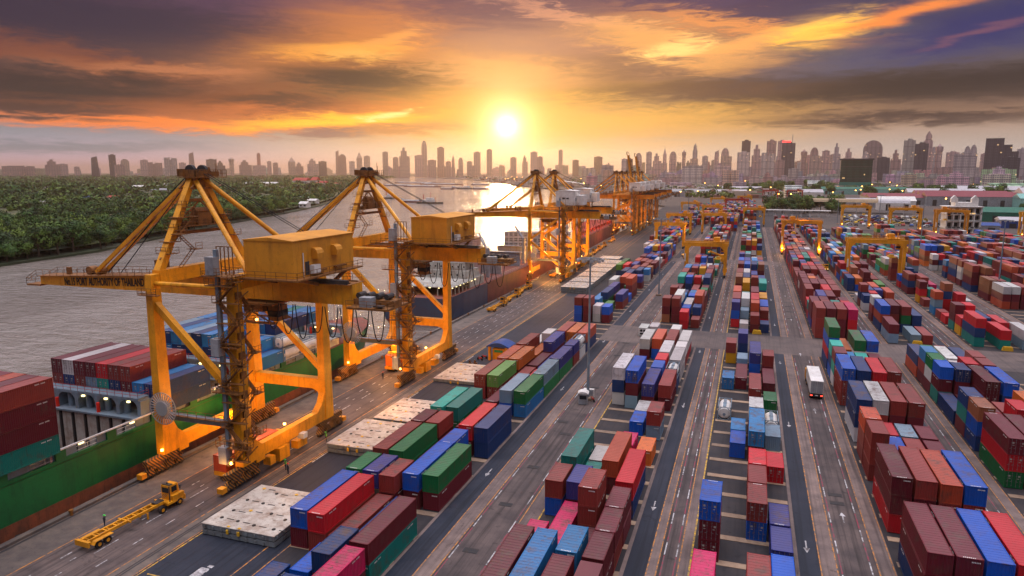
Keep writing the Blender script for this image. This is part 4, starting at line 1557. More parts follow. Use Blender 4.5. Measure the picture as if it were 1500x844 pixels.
# block B
S('B', 0, 62.4, 4, 'mm'); S('B', 1, 62.4, 4, 'Bc'); S('B', 2, 57.4, 4, 'mm'); S('B', 3, 57.0, 4, 'mm'); S('B', 3, 69.9, 2, 'mm')
S('B', 0, 75.0, 2, 'p'); S('B', 1, 75.2, 4, 'p'); S('B', 2, 70.4, 2, 'mc'); S('B', 3, 76.2, 2, 'rm')
S('B', 0, 87.5, 2, 'Br'); S('B', 1, 80.5, 2, 'rr') if False else None
S('B', 1, 87.9, 2, 'mv'); S('B', 2, 77.4, 2, 'm'); S('B', 2, 84.0, 2, 'mrm') if False else S('B', 2, 81.4, 2, 'mrr')
S('B', 3, 82.5, 2, 'mm'); S('B', 0, 96.3, 4, 'tt'); S('B', 3, 90.1, 4, 'bR'); S('B', 2, 96.6, 4, 'mq')
S('B', 1, 95.5, 2, 't'); S('B', 1, 102.2, 2, 'w'); S('B', 3, 108.4, 2, 'o'); S('B', 3, 103.5, 2, 'p') if False else S('B', 2, 109.8, 2, 'p')
S('B', 2, 121.2, 2, 'B'); S('B', 3, 120.0, 2, 'sr'); S('B', 2, 127.6, 2, 'w')
S('B', 0, 137.1, 4, 'wbw'); S('B', 1, 135.8, 4, 'smB', 1); S('B', 2, 136.2, 4, 'mv', 1); S('B', 3, 136.4, 4, 'mr')
S('B', 2, 149.2, 2, 'bB'); S('B', 3, 149.2, 2, 'bT'); S('B', 2, 156.0, 2, 'rR'); S('B', 3, 156.6, 4, 'ww'); S('B', 3, 169.2, 2, 'rw'); S('B', 2, 163.0, 4, 'ow')
S('B', 0, 174.4, 4, 'mw'); S('B', 1, 175.4, 4, 'Bq'); S('B', 2, 188.5, 2, 'rW'); S('B', 3, 176.0, 4, 'Rw'); S('B', 2, 176.0, 4, 'mr')
stack('B', 0, -28.8, 199.0, 2, 'W'); stack('B', 0, -26.0, 201.5, 2, 'w')
S('B', 0, 221.0, 2, 'nmr'); S('B', 1, 221.0, 2, 'mmr'); S('B', 2, 213.2, 2, 'RR'); S('B', 3, 215.4, 2, 'r'); S('B', 3, 222.2, 2, 'rb', 1)
S('B', 2, 220.2, 2, 'sB'); S('B', 0, 228, 2, 'rr'); S('B', 1, 228, 4, 'mww'); S('B', 2, 227, 4, 'mw'); S('B', 3, 229, 4, 'rrq')
# block D
S('D', 0, 69.5, 2, 'mp'); S('D', 0, 82.6, 2, 'mmB', 1); S('D', 2, 70.6, 2, 'mr'); S('D', 2, 89.4, 2, 'Br', 1); S('D', 2, 95.8, 2, 'mr'); S('D', 2, 102.3, 2, 'rR')
S('D', 3, 76.0, 2, 'B'); S('D', 3, 83.0, 2, 'v', 1); S('D', 3, 89.6, 2, 'v'); S('D', 3, 108.3, 2, 'R', 1); S('D', 1, 116.5, 2, 'B'); S('D', 1, 123.0, 2, 'c')
S('D', 2, 115.8, 4, 'mc', 1); S('D', 3, 121.5, 2, 's'); S('D', 3, 129.5, 2, 'T'); S('D', 2, 128.5, 2, 'mw'); S('D', 0, 134.5, 2, 'T')
S('D', 0, 154.9, 2, 'c', 1); S('D', 1, 154.6, 2, 'mr') if False else S('D', 1, 155.8, 4, 'm'); S('D', 2, 148.5, 4, 'r'); S('D', 3, 153.5, 4, 'm'); S('D', 3, 141.5, 2, 'g'); S('D', 3, 167, 2, 'mr')
S('D', 0, 177.3, 2, 'yr'); S('D', 1, 172.5, 2, 's'); S('D', 2, 168.6, 4, 'Bv'); S('D', 1, 188.9, 2, 'bv', 1)
S('D', 0, 220.5, 2, 'RBv'); S('D', 1, 214.5, 2, 'T'); S('D', 2, 214.2, 2, 'mr'); S('D', 3, 215.2, 2, 'b'); S('D', 3, 223.5, 2, 'Rr')
S('D', 1, 221.5, 2, 'bs'); S('D', 2, 221, 2, 'mrq'); S('D', 1, 228, 4, 'mcw'); S('D', 0, 228, 4, 'mmr'); S('D', 2, 228, 4, 'mmR'); S('D', 3, 231, 4, 'BB')
S('D', 1, 246, 4, 'tt'); S('D', 1, 262, 4, 'yyy'); S('D', 3, 246, 4, 'yy'); S('D', 2, 242, 4, 'rmm'); S('D', 0, 242, 4, 'mmq'); S('D', 3, 262, 4, 'bba')
S('D', 0, 256, 4, 'mr'); S('D', 2, 256, 4, 'mm')
# block C
S('C', 0, 63.0, 4, 'mm'); S('C', 1, 63.4, 4, 'Bc'); S('C', 2, 63.2, 4, 'mb'); S('C', 0, 77.9, 4, 'bmm'); S('C', 1, 77.9, 4, 'mmm'); S('C', 2, 77.9, 4, 'mbB'); S('C', 3, 78.1, 4, 'mmR')
S('C', 0, 97.3, 4, 'Rmm'); S('C', 1, 97.1, 4, 'mmr'); S('C', 2, 96.8, 4, 'mrq'); S('C', 3, 97.3, 4, 'rrB')
S('C', 0, 113.8, 2, 'rrr'); S('C', 1, 121.0, 2, 'mmB') if False else S('C', 1, 114.5, 2, 'mB', 1); S('C', 2, 114.4, 2, 'rr'); S('C', 3, 114.3, 2, 'mm')
S('C', 0, 120.6, 2, 'rrq'); S('C', 1, 121.2, 2, 'mR'); S('C', 2, 121.2, 2, 'rs'); S('C', 3, 121.2, 2, 'mm')
S('C', 0, 130.5, 4, 'wbb'); S('C', 1, 131.0, 4, 'mrw'); S('C', 2, 131.4, 4, 'mmr'); S('C', 3, 131.3, 4, 'mmr')
S('C', 0, 151.2, 4, 'rrB', 1); S('C', 1, 150.4, 4, 'mbb'); S('C', 2, 150.0, 4, 'mmR'); S('C', 3, 151.2, 4, 'mmr')
S('C', 0, 164.4, 2, 'wam'); S('C', 1, 164.0, 2, 'mr'); S('C', 2, 164, 2, 'mB'); S('C', 3, 164.2, 2, 'mw')
S('C', 0, 171.2, 2, 'Bba'); S('C', 1, 171, 2, 'mc'); S('C', 2, 171, 2, 'ma'); S('C', 3, 171.2, 2, 'mm')
S('C', 0, 179.0, 4, 'bRBg'); S('C', 1, 179.0, 4, 'bo'); S('C', 2, 178.0, 4, 'mbg', 1); S('C', 3, 178.2, 4, 'mbB')
S('C', 0, 213.2, 4, 'rrr', 1, 1.12); S('C', 1, 213.4, 4, 'mmm', 1, 1.12); S('C', 2, 213.4, 4, 'mmr', 1, 1.12); S('C', 3, 213.4, 4, 'mRp', 1, 1.12)
# block E
S('E', 0, 117.8, 4, 'gRm', 1); S('E', 1, 118.0, 4, 'mbm'); S('E', 2, 118, 4, 'mmr'); S('E', 3, 118.2, 4, 'mBb')
S('E', 0, 132.5, 2, 'bBn'); S('E', 1, 132.8, 2, 'mR'); S('E', 0, 138.8, 2, 'mtb'); S('E', 1, 139.0, 2, 'mm'); S('E', 2, 133, 2, 'mmR'); S('E', 3, 133, 4, 'mmo'); S('E', 2, 139.6, 2, 'mr')
S('E', 0, 146.0, 4, 'b') ; S('E', 1, 147.4, 4, 'm'); S('E', 2, 149.9, 4, 'mmm', 1); S('E', 3, 149.9, 4, 'mbB')
S('E', 0, 158.6, 2, 'tmB'); S('E', 1, 157.6, 2, 'mmb', 1); S('E', 0, 165.0, 2, 'mwg'); S('E', 1, 164.4, 2, 'mr'); S('E', 2, 163.2, 2, 'mmR'); S('E', 3, 163.2, 2, 'mmr')
S('E', 0, 171.4, 2, 'mrc'); S('E', 1, 171.2, 2, 'mB'); S('E', 2, 170, 2, 'mw'); S('E', 3, 170, 2, 'mmr')
S('E', 0, 178.2, 4, 'qb'); S('E', 1, 178.2, 4, 'mg'); S('E', 2, 177.6, 4, 'mw'); S('E', 3, 177.4, 4, 'mb'); S('E', 2, 192.5, 4, 'rr') if False else S('E', 3, 190.2, 4, 'r')
S('E', 0, 213.6, 4, 'sm', 1); S('E', 2, 214.0, 4, 's', 1); S('E', 3, 214.4, 4, 'r', 1)
S('E', 0, 228.4, 4, 'bqB', 1); S('E', 1, 230, 4, 'mrm'); S('E', 2, 228.6, 4, 'bgr', 1); S('E', 3, 229.4, 4, 'bb')
S('E', 0, 243.5, 2, 'mrw'); S('E', 1, 244.5, 2, 'rr'); S('E', 2, 243.4, 4, 'mw'); S('E', 3, 243.6, 4, 'sw')
S('E', 0, 262, 2, 'Tb'); S('E', 0, 270, 2, 'rbr'); S('E', 1, 252, 4, 'b'); S('E', 1, 268.5, 2, 'mR'); S('E', 2, 258, 4, 'r'); S('E', 0, 278, 2, 'w'); S('E', 1, 276, 4, 'bb'); S('E', 2, 276, 2, 'rv')
S('E', 3, 272, 4, 'rq'); S('E', 2, 284, 4, 'mq'); S('E', 3, 290, 4, 'gG')
# block F
S('F', 0, 205.2, 4, 'taR') if False else None
S('F', 0, 216.0, 4, 'tbR', 1); S('F', 2, 214.6, 4, 'tR'); S('F', 4, 216, 4, 'sw'); S('F', 0, 229.6, 2, 'yR'); S('F', 1, 230.0, 2, 'mR')
S('F', 0, 236.8, 2, 'tmm'); S('F', 1, 237, 2, 'mRR'); S('F', 2, 232, 4, 'mb'); S('F', 3, 226, 4, 'mR'); S('F', 0, 246, 2, 'R'); S('F', 0, 253, 2, 'r')
S('F', 0, 261.5, 2, 'csq'); S('F', 1, 263, 2, 'RRbn'); S('F', 2, 258, 2, 'mRR'); S('F', 3, 262, 2, 'sw'); S('F', 0, 276, 2, 'r'); S('F', 0, 284, 2, 'yRm'); S('F', 1, 284, 2, 'bt')
S('F', 2, 280, 2, 'mt'); S('F', 1, 296, 4, 'mwr'); S('F', 2, 296, 4, 'bp'); S('F', 0, 304, 4, 'mbr'); S('F', 0, 320, 2, 'RB'); S('F', 1, 322, 2, 'mmb'); S('F', 0, 340, 2, 'rrmn')
# block G, H
S('G', 0, 280.5, 4, 'qmw'); S('G', 1, 281, 4, 'rmw'); S('G', 2, 281, 4, 'mmr'); S('G', 0, 296, 4, 'mnn'); S('G', 1, 296, 4, 'mmr')
S('G', 0, 318, 4, 'bmmr'); S('G', 1, 312, 4, 'bmmn'); S('G', 0, 333, 2, 'mwwr'); S('G', 1, 333, 2, 'cwbw'); S('G', 0, 341, 4, 'rbbr'); S('G', 0, 357, 2, 'brc')
S('G', 0, 382, 2, 'wmT'); S('G', 1, 382, 2, 'wbR'); S('G', 2, 384, 2, 'mmm', 1); S('G', 3, 386, 4, 'bcB')

# remaining rows further up the yard, drawn row by row
rnd = random.Random(11)
MIX = 'mmmmmmmrrrrrRRqbbbbBBcvtagGwwsnyo'
MIXC = 'mmmmmmmmrrrrrrRqbbvwtoR'


def fill(blk, y0, y1, tiers, pal, xs=None, cut=0.0):
    X = xs or CX[blk]
    y = y0
    while y + 12.2 < y1:
        lvl = rnd.choice(tiers)
        for ci, x in enumerate(X):
            if rnd.random() < cut:
                continue
            t = max(1, min(5, lvl + rnd.choice((-1, 0, 0, 0, 0, 1 if lvl < max(tiers) else 0))))
            if rnd.random() < .6:
                stack(blk, ci, x, y, 4, ''.join(rnd.choice(pal) for _ in range(t)), rnd.random() < .35)
            else:
                stack(blk, ci, x, y, 2, ''.join(rnd.choice(pal) for _ in range(t)), rnd.random() < .35)
                t2 = max(1, t + rnd.choice((-1, 0, 0)))
                stack(blk, ci, x, y + 6.35, 2, ''.join(rnd.choice(pal) for _ in range(t2)))
        y += 13.3


fill('C', 228, 520, (3, 3, 3), MIXC)
fill('C', 520, 640, (3, 4), MIXC)
fill('B', 243, 316, (2, 3), MIX)
fill('B', 330, 372, (1, 2), MIX)
fill('B', 396, 560, (2, 3), MIX)
fill('D', 276, 374, (2, 3), MIX)
fill('D', 398, 620, (3, 4), MIX)
fill('E', 305, 620, (2, 3, 3), MIX)
fill('F', 355, 600, (2, 3, 2), 'mrRtabBcgG' + MIX, cut=.06)
fill('G', 399, 560, (3, 4), 'RbBB' + MIX)
fill('G', 328, 398, (3, 3), MIX, xs=[89.6, 92.4], cut=.03)
fill('G', 250, 276, (1, 2), MIX, xs=[92.4], cut=.03)
fill('H', 262, 560, (2, 3, 3), MIXC + 'RRBb', cut=.03)
fill('I', 330, 560, (2, 3), MIXC + 'RRBbww', cut=.03)
fill('J', 360, 560, (2, 3), MIX)
fill('A2', 352, 430, (2, 3), MIX)
fill('A2', 440, 640, (1, 2, 2), MIX, xs=[-62, -59, -56, -53, -50, -47], cut=.03)
fill('A2', 650, 960, (2, 3), 'bbm' + MIX, xs=[-66 + 3 * i for i in range(10)], cut=.03)
fill('B', 590, 700, (3, 4, 4), 'bbbmmR' + MIX, xs=[-30, -27, -24, -21, -18, -15, -12])
fill('B', 710, 1040, (3, 4), 'bbbmmR' + MIX, xs=[-33 + 3 * i for i in range(13)])

DROP = []


def has(c, dxm, dyd, z):
    return False


# which boxes can be seen: exposed top, exposed near end or exposed side facing the lens
from collections import defaultdict
cells = defaultdict(list)
for i, c in enumerate(CONT):
    c['y1'] = c['y0'] + LEN[c['L']]
    c['i'] = i
    cells[(round(c['x'] / 3), int(c['y0'] // 14))].append(c)


def near(c):
    kx, ky = round(c['x'] / 3), int(c['y0'] // 14)
    for a in (-2, -1, 0, 1, 2):
        for b_ in (-1, 0, 1):
            yield from cells[(kx + a, ky + b_)]


for c in CONT:
    top = c['t'] == c['n'] - 1
    front = side = True
    for d in near(c):
        if d is c or abs(d['z'] - c['z']) > 1.2:
            continue
        if abs(d['x'] - c['x']) < 1.4 and 0 <= c['y0'] - d['y1'] < 1.3:
            front = False
        ov = min(c['y1'], d['y1']) - max(c['y0'], d['y0'])
        if ov > .75 * (c['y1'] - c['y0']):
            gap = (d['x'] - c['x']) * (1 if c['x'] < 2 else -1)
            if 2 < gap < 3.6:
                side = False
    D = math.hypot(c['x'], c['y0'] + 3)
    sc_ = 0
    if top:
        sc_ += 1.0
    if front:
        sc_ += .8
    if side:
        sc_ += .9 * min(1, abs(c['x']) / 30)
    Lf = 1.3 if c['L'] == 4 else 1.0
    # inside the frame?
    cx_, cy_ = c['x'], c['y0'] + LEN[c['L']] / 2
    th = R(18.66)
    xr = cx_ * math.cos(th) + cy_ * math.sin(th)
    fw = -cx_ * math.sin(th) + cy_ * math.cos(th)
    fwp = fw * math.cos(R(9.37)) + (CAM_H - c['z']) * math.sin(R(9.37))
    up = fw * math.sin(R(9.37)) - (CAM_H - c['z']) * math.cos(R(9.37))
    sx_, sy_ = 750 + 1030 * xr / fwp, 422 - 1030 * up / fwp
    c['px'], c['py'] = sx_, sy_
    inside = -40 < sx_ < 1560 and sy_ < 900
    c['sc'] = (sc_ * Lf / (D * D)) if inside else 0
    c['hid'] = not (top or front or side)

ranked = sorted([c for c in CONT if c['sc'] > 0 and not c['hid']], key=lambda c: -c['sc'])
NSHIP = 62
IND = ranked[:300 - NSHIP]
ind_ids = {c['i'] for c in IND}
BN = {'A': 'block beside the quay road', 'A2': 'quayside block behind cross road', 'B': 'block left of the tan lane', 'D': 'sparse centre block',
      'C': 'maroon block right of centre', 'E': 'second block right of centre', 'F': 'third block right of centre', 'G': 'far right block by mast',
      'H': 'outermost right block', 'I': 'right edge block', 'J': 'last right block'}
ORD = ['nearest', 'second', 'third', 'fourth', 'fifth', 'sixth', 'seventh', 'eighth', 'ninth', 'tenth', 'eleventh', 'twelfth', 'thirteenth', 'fourteenth', 'fifteenth',
       'sixteenth', 'seventeenth', 'eighteenth', 'nineteenth', 'twentieth']
CO = ['leftmost', 'second', 'third', 'fourth', 'fifth', 'sixth']
stk = defaultdict(list)
for c in CONT:
    if c['t'] == 0:
        stk[(c['blk'], c['ci'])].append(c['y0'])
for v_ in stk.values():
    v_.sort()
P40, P20, PT, PR_ = make_container(4), make_container(2), make_tank(), make_reefer()
P40b, P20b = make_container(4, False), make_container(2, False)
S40, S20 = make_simple(4), make_simple(2)
used = {}


def tint(c, r_):
    f = .82 + .36 * r_.random()
    return tuple(min(1, x * f * (1 + .08 * (r_.random() - .5))) for x in PAL[c]) + (1,)


def place(proto, loc, rz, color, label, group):
    if used.get(id(proto)):
        def cp(o, par):
            k_ = o.copy()
            COL.objects.link(k_)
            if par:
                k_.parent = par
            k_.color = color
            for ch in list(o.children):
                cp(ch, k_)
            return k_
        r_ = cp(proto, None)
    else:
        r_ = proto
        used[id(proto)] = True
        r_.color = color
        for ch in r_.children:
            ch.color = color
            for c2_ in ch.children:
                c2_.color = color
    r_.location = loc
    r_.rotation_euler.z = rz
    return tag(r_, label, 'tank container' if 'tank' in label else 'container', group)


cr = random.Random(3)
for c in IND:
    L = LEN[c['L']]
    D = math.hypot(c['x'], c['y0'])
    ys = stk[(c['blk'], c['ci'])]
    row = ORD[min(19, ys.index(min(ys, key=lambda q: abs(q - c['y0']))))]
    tiern = 'single' if c['n'] == 1 else 'topmost' if c['t'] == c['n'] - 1 else 'lowest' if c['t'] == 0 else 'middle' if c['n'] == 3 else ('second up' if c['t'] == 1 else 'third up')
    blk = BN[c['blk']]
    col = CO[min(5, c['ci'])]
    lab = '%s %s, %s %s of %s column, %s' % (CNAME[c['c']], 'container' if c['c'] != 'T' else 'tank', tiern,
                                             'in the ' + row + ' stack', col, blk)
    if len(lab.split()) > 16:
        lab = lab.replace('in the ', 'in ').replace(' column, ', ' file, ')
    if len(lab.split()) > 16:
        lab = lab.replace('container, ', 'box, ').replace('in the ', 'in ').replace(' of the ', ' of ').replace('the ', '')
    rz = math.pi if c['door'] else 0.0
    rz += R(cr.uniform(-.35, .35))
    loc = (c['x'] + cr.uniform(-.05, .05), c['y0'] + L / 2, c['z'])
    colr = tint(c['c'], cr)
    if c['c'] == 'T':
        p = PT
    elif c['c'] == 'W':
        p = PR_
        rz = 0
    elif D < 175:
        p = (P40 if cr.random() < .6 else P40b) if c['L'] == 4 else (P20 if cr.random() < .5 else P20b)
    else:
        p = S40 if c['L'] == 4 else S20
    place(p, loc, rz, colr, lab, 'shipping containers stacked in the yard').scale.z = c['hc']

fm = MB()
n_far = 0
for c in CONT:
    if c['i'] in ind_ids or c['hid']:
        continue
    L = LEN[c['L']]
    col = tint('w' if c['c'] in 'TW' else c['c'], cr)[:3]
    j = cr.uniform(-.06, .06)
    x0 = c['x'] - CW / 2 + j
    fm.box(x0, x0 + CW, c['y0'] + j, c['y0'] + L + j, c['z'], c['z'] + T * c['hc'] - .03, mi=(0, 1, 0, 0, 0, 0), faces=(1, 2, 3, 4, 5), col=col)
    n_far += 1
tag(build('stacked_containers', fm, [M['far'], M['far_roof']]), 'far rows of stacked containers in many colours, filling the yard up to the port buildings', 'container rows',
    kind='stuff')

# ------------------------------------------------------------------ ships
M['hullgreen'] = worn('green_hull_paint', (.012, .16, .045), (.02, .06, .03), .5, .45, .25)
M['antifoul'] = worn('rusty_antifouling', (.26, .075, .035), (.07, .04, .03), .85, .7, .3, bump=.3)
M['hullblue'] = worn('slate_hull_paint', (.05, .075, .13), (.10, .05, .05), .45, .45, .2)
M['hullred'] = worn('dull_red_hull', (.19, .05, .05), (.06, .04, .04), .6, .55, .2)
M['deckred'] = worn('red_deck_paint', (.24, .07, .05), (.10, .07, .05), .6, .7, .4)
M['coam'] = worn('pale_coaming_paint', (.50, .50, .45), (.22, .12, .07), .7, .6, .5)


def hull(name_root, x1, x0, ys, yb, zt, zw, matu, matl, zsplit, root, stern_flat=True, bowlen=24, open_top=False):
    """x1 = quay side, x0 = river side; sections along y, bow at yb"""
    yst = [ys, ys + 6, ys + 14, yb - bowlen, yb - bowlen * .6, yb - bowlen * .3, yb - bowlen * .1, yb]
    xm = (x0 + x1) / 2
    hw = (x1 - x0) / 2
    wt = [1, 1, 1, 1, .92, .66, .34, .03]
    wb = [.55, .8, 1, 1, .74, .40, .14, .03]
    if not stern_flat:
        wt[0], wb[0] = .9, .5
    for nm, zA, zB, ma, fA, fB in (('hull_topside', zsplit, zt, matu, .6, 1.0), ('hull_bottom', -4.5, zsplit, matl, 0.0, .6)):
        mb = MB()
        rings = []
        for k, y in enumerate(yst):
            ring = []
            for z, f in ((zA, fA), (zB, fB)):
                w = hw * (wb[k] + (wt[k] - wb[k]) * f)
                ring += [(xm - w, y, z), (xm + w, y, z)]
            o = len(mb.v)
            mb.v += ring
            rings.append(o)
        for a, b_ in zip(rings, rings[1:]):
            for q in ((a + 1, b_ + 1, b_ + 3, a + 3), (a, a + 2, b_ + 2, b_)):
                mb.f.append(q)
                mb.mi.append(0)
                mb.col.append(None)
            if nm == 'hull_topside' and not open_top:
                mb.f.append((a + 2, a + 3, b_ + 3, b_ + 2))
                mb.mi.append(1)
                mb.col.append(None)
        a = rings[0]
        mb.f.append((a, a + 1, a + 3, a + 2))
        mb.mi.append(0)
        mb.col.append(None)
        build(nm, mb, [ma, M['deckred']], root)


sh1 = empty('container_ship', (-103, 90, 0), 0, 'green hulled container ship moored under the two nearest cranes', 'ship')
o1 = (-103, 90)


def rel(mb, o=o1):
    mb.v = [(a - o[0], b_ - o[1], c_) for a, b_, c_ in mb.v]
    return mb


class Rel:
    """collects a part in world coordinates and links it under a ship standing at o"""
    def __init__(s, root):
        s.r = root
        s.o = (root.location.x, root.location.y)

    def __call__(s, name, mb, m_, parent=None):
        mb.v = [(a - s.o[0], b_ - s.o[1], c_) for a, b_, c_ in mb.v]
        return build(name, mb, m_, parent or s.r)


def hull_at(root, *a, **k):
    n0 = set(root.children)
    hull('', *a, root, **k)
    for ch in root.children:
        if ch not in n0:
            for v_ in ch.data.vertices:
                v_.co.x -= root.location.x
                v_.co.y -= root.location.y


hull_at(sh1, -90.3, -115.7, 20, 172, 6.2, 0, M['hullgreen'], M['antifoul'], .9, bowlen=38, open_top=True)
q1 = Rel(sh1)
dk1 = MB()
for ya, yb2 in ((20, 69.0), (83.2, 98.0), (104.3, 134)):
    dk1.box(-115.4, -90.6, ya, yb2, 6.0, 6.2)
dk1.box(-91.9, -90.6, 69.0, 83.2, 6.0, 6.2)
dk1.box(-91.9, -90.6, 98.0, 104.3, 6.0, 6.2)
dk1.box(-115.4, -113.6, 69.0, 83.2, 6.0, 6.2)
dk1.box(-115.4, -90.6, 66, 106, -1.6, -1.5)
dk1.prism([(-115.4, 134), (-90.6, 134), (-91.6, 149), (-94.8, 160), (-98.8, 168), (-103, 171.5), (-107.2, 168), (-111.2, 160), (-114.4, 149)], 'z', 6.0, 6.2)
q1('deck', dk1, M['deckred'])
bw = MB()
for y0 in [26 + 8.4 * i for i in range(14)]:     # bulwark with open windows over the side walk
    if y0 > 130:
        break
    bw.box(-90.75, -90.45, y0, y0 + 1.6, 6.2, 8.1)
    bw.box(-90.75, -90.45, y0 + 1.6, y0 + 8.4, 6.2, 6.75)
q1('bulwark', bw, M['hullgreen'])
rl = MB().rod((-90.5, 22, 8.15), (-90.5, 136, 8.15), .22, .22)
rl.rail([(-90.9, 22, 6.3), (-90.9, 136, 6.3)], 1.2, .06, 2.2)
q1('rail', rl, M['white'])
for y0 in range(24, 134, 7):
    hs = MB().box(-91.0, -90.78, y0 + 1.9, y0 + 5.5, 6.6, 8.0)
    q1('side_opening', hs, M['bluegrey'])
for y0 in range(24, 134, 9):
    ph = MB().rod((-90.9, y0 + 3, 7.75), (-90.9, y0 + 3.8, 7.75), .2)
    q1('deck_lamp', ph, M['lampwhite'])
for (ya, yb2) in ((69.2, 83.0), (97.9, 104.0)):   # coaming walls of the open holds
    cm = MB()
    cm.box(-113, -91.8, yb2, yb2 + .3, -1.5, 7.7)
    for i in range(8):
        x = -112.8 + i * 2.72
        cm.box(x, x + 2.1, yb2 - .28, yb2, .5, 7.4)
    q1('hold_wall', cm, M['coam'])
    dkc = MB()
    for i in range(9):
        x = -113.1 + i * 2.72
        dkc.box(x - .28, x + .02, yb2 - .45, yb2 - .02, 0, 7.3)
    q1('cell_guide', dkc, M['dark'])


def lashing_bridge(y, z0, z1):
    b_ = MB()
    b_.box(-113.6, -91.2, y, y + 2.2, z1 - .45, z1)
    nb = 5
    w = 22.2 / nb
    for i in range(nb + 1):
        x = -113.4 + i * w
        b_.box(x - .35, x + .35, y + .02, y + 2.18, z0, z1 - .45)
    for i in range(nb):      # rounded corners of the bays
        for s in (0, 1):
            xa = -113.05 + i * w if s == 0 else -113.4 + (i + 1) * w - .35
            d = 1 if s == 0 else -1
            b_.prism([(xa, z1 - .45), (xa + d * 1.0, z1 - .45), (xa + d * .35, z1 - .85), (xa, z1 - 1.5)], 'y', y + .05, y + 2.1)
    b_.box(-114, -90.9, y - .9, y + 2.6, z0 - .3, z0)
    for x in (-111, -107, -103, -99, -95):
        b_.rod((x, y + 1.2, z0), (x, y + 1.2, z1 - .5), 1.1, 1.1, 0, 12)
    q1('lashing_bridge', b_, M['bluegrey'])
    r_ = MB().rail([(-113.6, y, z1), (-91.2, y, z1), (-91.2, y + 2.2, z1)], 1.0, .05, 1.5)
    q1('bridge_rail', r_, M['redp'])
    for x in (-112.2, -103.7, -98.8, -94.0):
        q1('bay_lamp', MB().box(x, x + .5, y + .3, y + .6, z1 - 1.0, z1 - .75), M['lampwhite'])
    for x in (-108.6, -99.6):
        q1('red_cover', MB().rod((x, y - .2, z0), (x, y - .2, z0 + 1.6), .55, .55, 0, 8), M['redbright'])


M['redbright'] = mat('bright_red_paint', (.75, .03, .015), .5)
lashing_bridge(83.2, 7.95, 11.0)
lashing_bridge(104.4, 8.1, 11.4)
lashing_bridge(142.5, 8.1, 10.5)
# forecastle gear at the bow
fb = MB().box(-104, -102, 150, 154, 6.2, 8.4)
fb.rod((-103, 158, 6.2), (-103, 158, 15), .4, .4, 0, 8)
q1('foremast', fb, M['white'])
if True:
    hc = MB()
    hc.box(-113, -91.6, 28, 68, 6.2, 7.95)
    hc.box(-113, -91.6, 85.6, 97.8, 6.2, 7.45)
    hc.box(-113, -91.6, 107, 142, 6.2, 7.9)
    q1('hatch_cover', hc, M['coam'])

# ship cargo: each box a thing of its own
ship_boxes = []
SX = [-112.6 + 2.52 * i for i in range(9)]
for i in range(9):     # aft stack, cut by the left edge of the frame
    for k in (0, 1):
        cols = [('t', 'm', 'm', 'r'), ('m', 'm', 'm', 'r')][k] if i == 8 else ['m', 'r', 'm', ('q', 'n', 'm', 'R', 'r', 'm', 'q', 'm')[i % 8]]
        for t in range(4):
            if i < 8 and t < 3:
                continue
            ship_boxes.append((SX[i] + .1, 56.2 - k * 12.4, 4, 7.98 + t * 2.73, cols[t], 1.05, 'aft stack at left edge', i, t, 4))
for i in range(9):
    top = 'mwmmRrr'[i] if i < 7 else None
    for t in range(3):
        if t == 0 and i < 8:
            continue
        if t == 1 and i in (0, 1, 2, 3, 4, 5):
            cc = 'rbrsabm'[i]
        elif t == 1:
            cc = ('m', 'c', 'b')[i - 6]
        elif t == 2:
            if top is None:
                continue
            cc = top
        else:
            cc = 'b'
        ship_boxes.append((SX[i] if i < 8 else SX[i] - .1, 85.7, 4, 7.5 + t * T, cc, 1.0, 'deck stack between grey bridges', i, t, 3))
for j in range(3):
    for i in range(9):
        tt = [3, 3, 3, 3, 3, 3, 3, 3, 2][i] - (1 if j == 0 and i > 5 else 0)
        for t in range(tt):
            if t < tt - 1 and i < 8 and j > 0:
                continue
            cc = 'cbstcbcbc'[(i * 3 + j * 2 + t) % 9]
            if j == 0 and i == 7 and t == 0:
                cc = 'R'
            if i == 8 and j > 0:
                continue
            ship_boxes.append((SX[i], 107.2 + j * 12.5 if j < 2 else 132.0, 4 if j < 2 else 2, 7.95 + t * T, cc, 1.0, 'blue cargo behind the portal', i, t, tt))
ship_boxes += [(SX[8] + .1, 118.6, 2, 7.95, 'T', 1, 'forward bay', 8, 0, 2), (SX[8] + .1, 118.6, 2, 7.95 + T, 'T', 1, 'forward bay', 8, 1, 2),
               (SX[8] + .1, 125.2, 2, 7.95, 'T', 1, 'forward bay', 8, 0, 2)]
seen_lab = {}
for (x, y0, L_, z, c_, hc_, where, i, t, n_) in ship_boxes:
    L = LEN[L_]
    nm = 'tank' if c_ == 'T' else 'container'
    row = ORD[i] if i else 'outermost'
    lev = 'topmost' if t == n_ - 1 else 'lowest' if t == 0 else 'third up' if t == 2 else 'second up'
    lab = '%s %s on green ship, stack between grey bridges, %s file from river' % (CNAME[c_], nm, row)
    k_ = (where, round(y0))
    if where.startswith('blue'):
        lab = '%s %s on green ship, blue cargo, %s bay, %s file' % (CNAME[c_], nm, {107: 'first', 119: 'second', 132: 'third'}[int(y0)], row)
    if where.startswith('aft'):
        lab = '%s container on green ship, %s aft stack, %s file' % (CNAME[c_], 'nearer' if y0 < 50 else 'farther', row)
    if where == 'forward bay':
        lab = 'white tank on the green ship rail, %s' % ('upper of the pair' if t == 1 else 'lower of the pair' if y0 < 120 else 'single one ahead of the pair')
    else:
        lab += ', ' + lev
    p = PT if c_ == 'T' else (P40 if L_ == 4 else P20)
    ro = place(p, (x + CW / 2, y0 + L / 2, z + .01), math.pi if where.startswith('deck') else 0, tint(c_, cr), lab, 'cargo on the green container ship')
    ro.scale.z = hc_

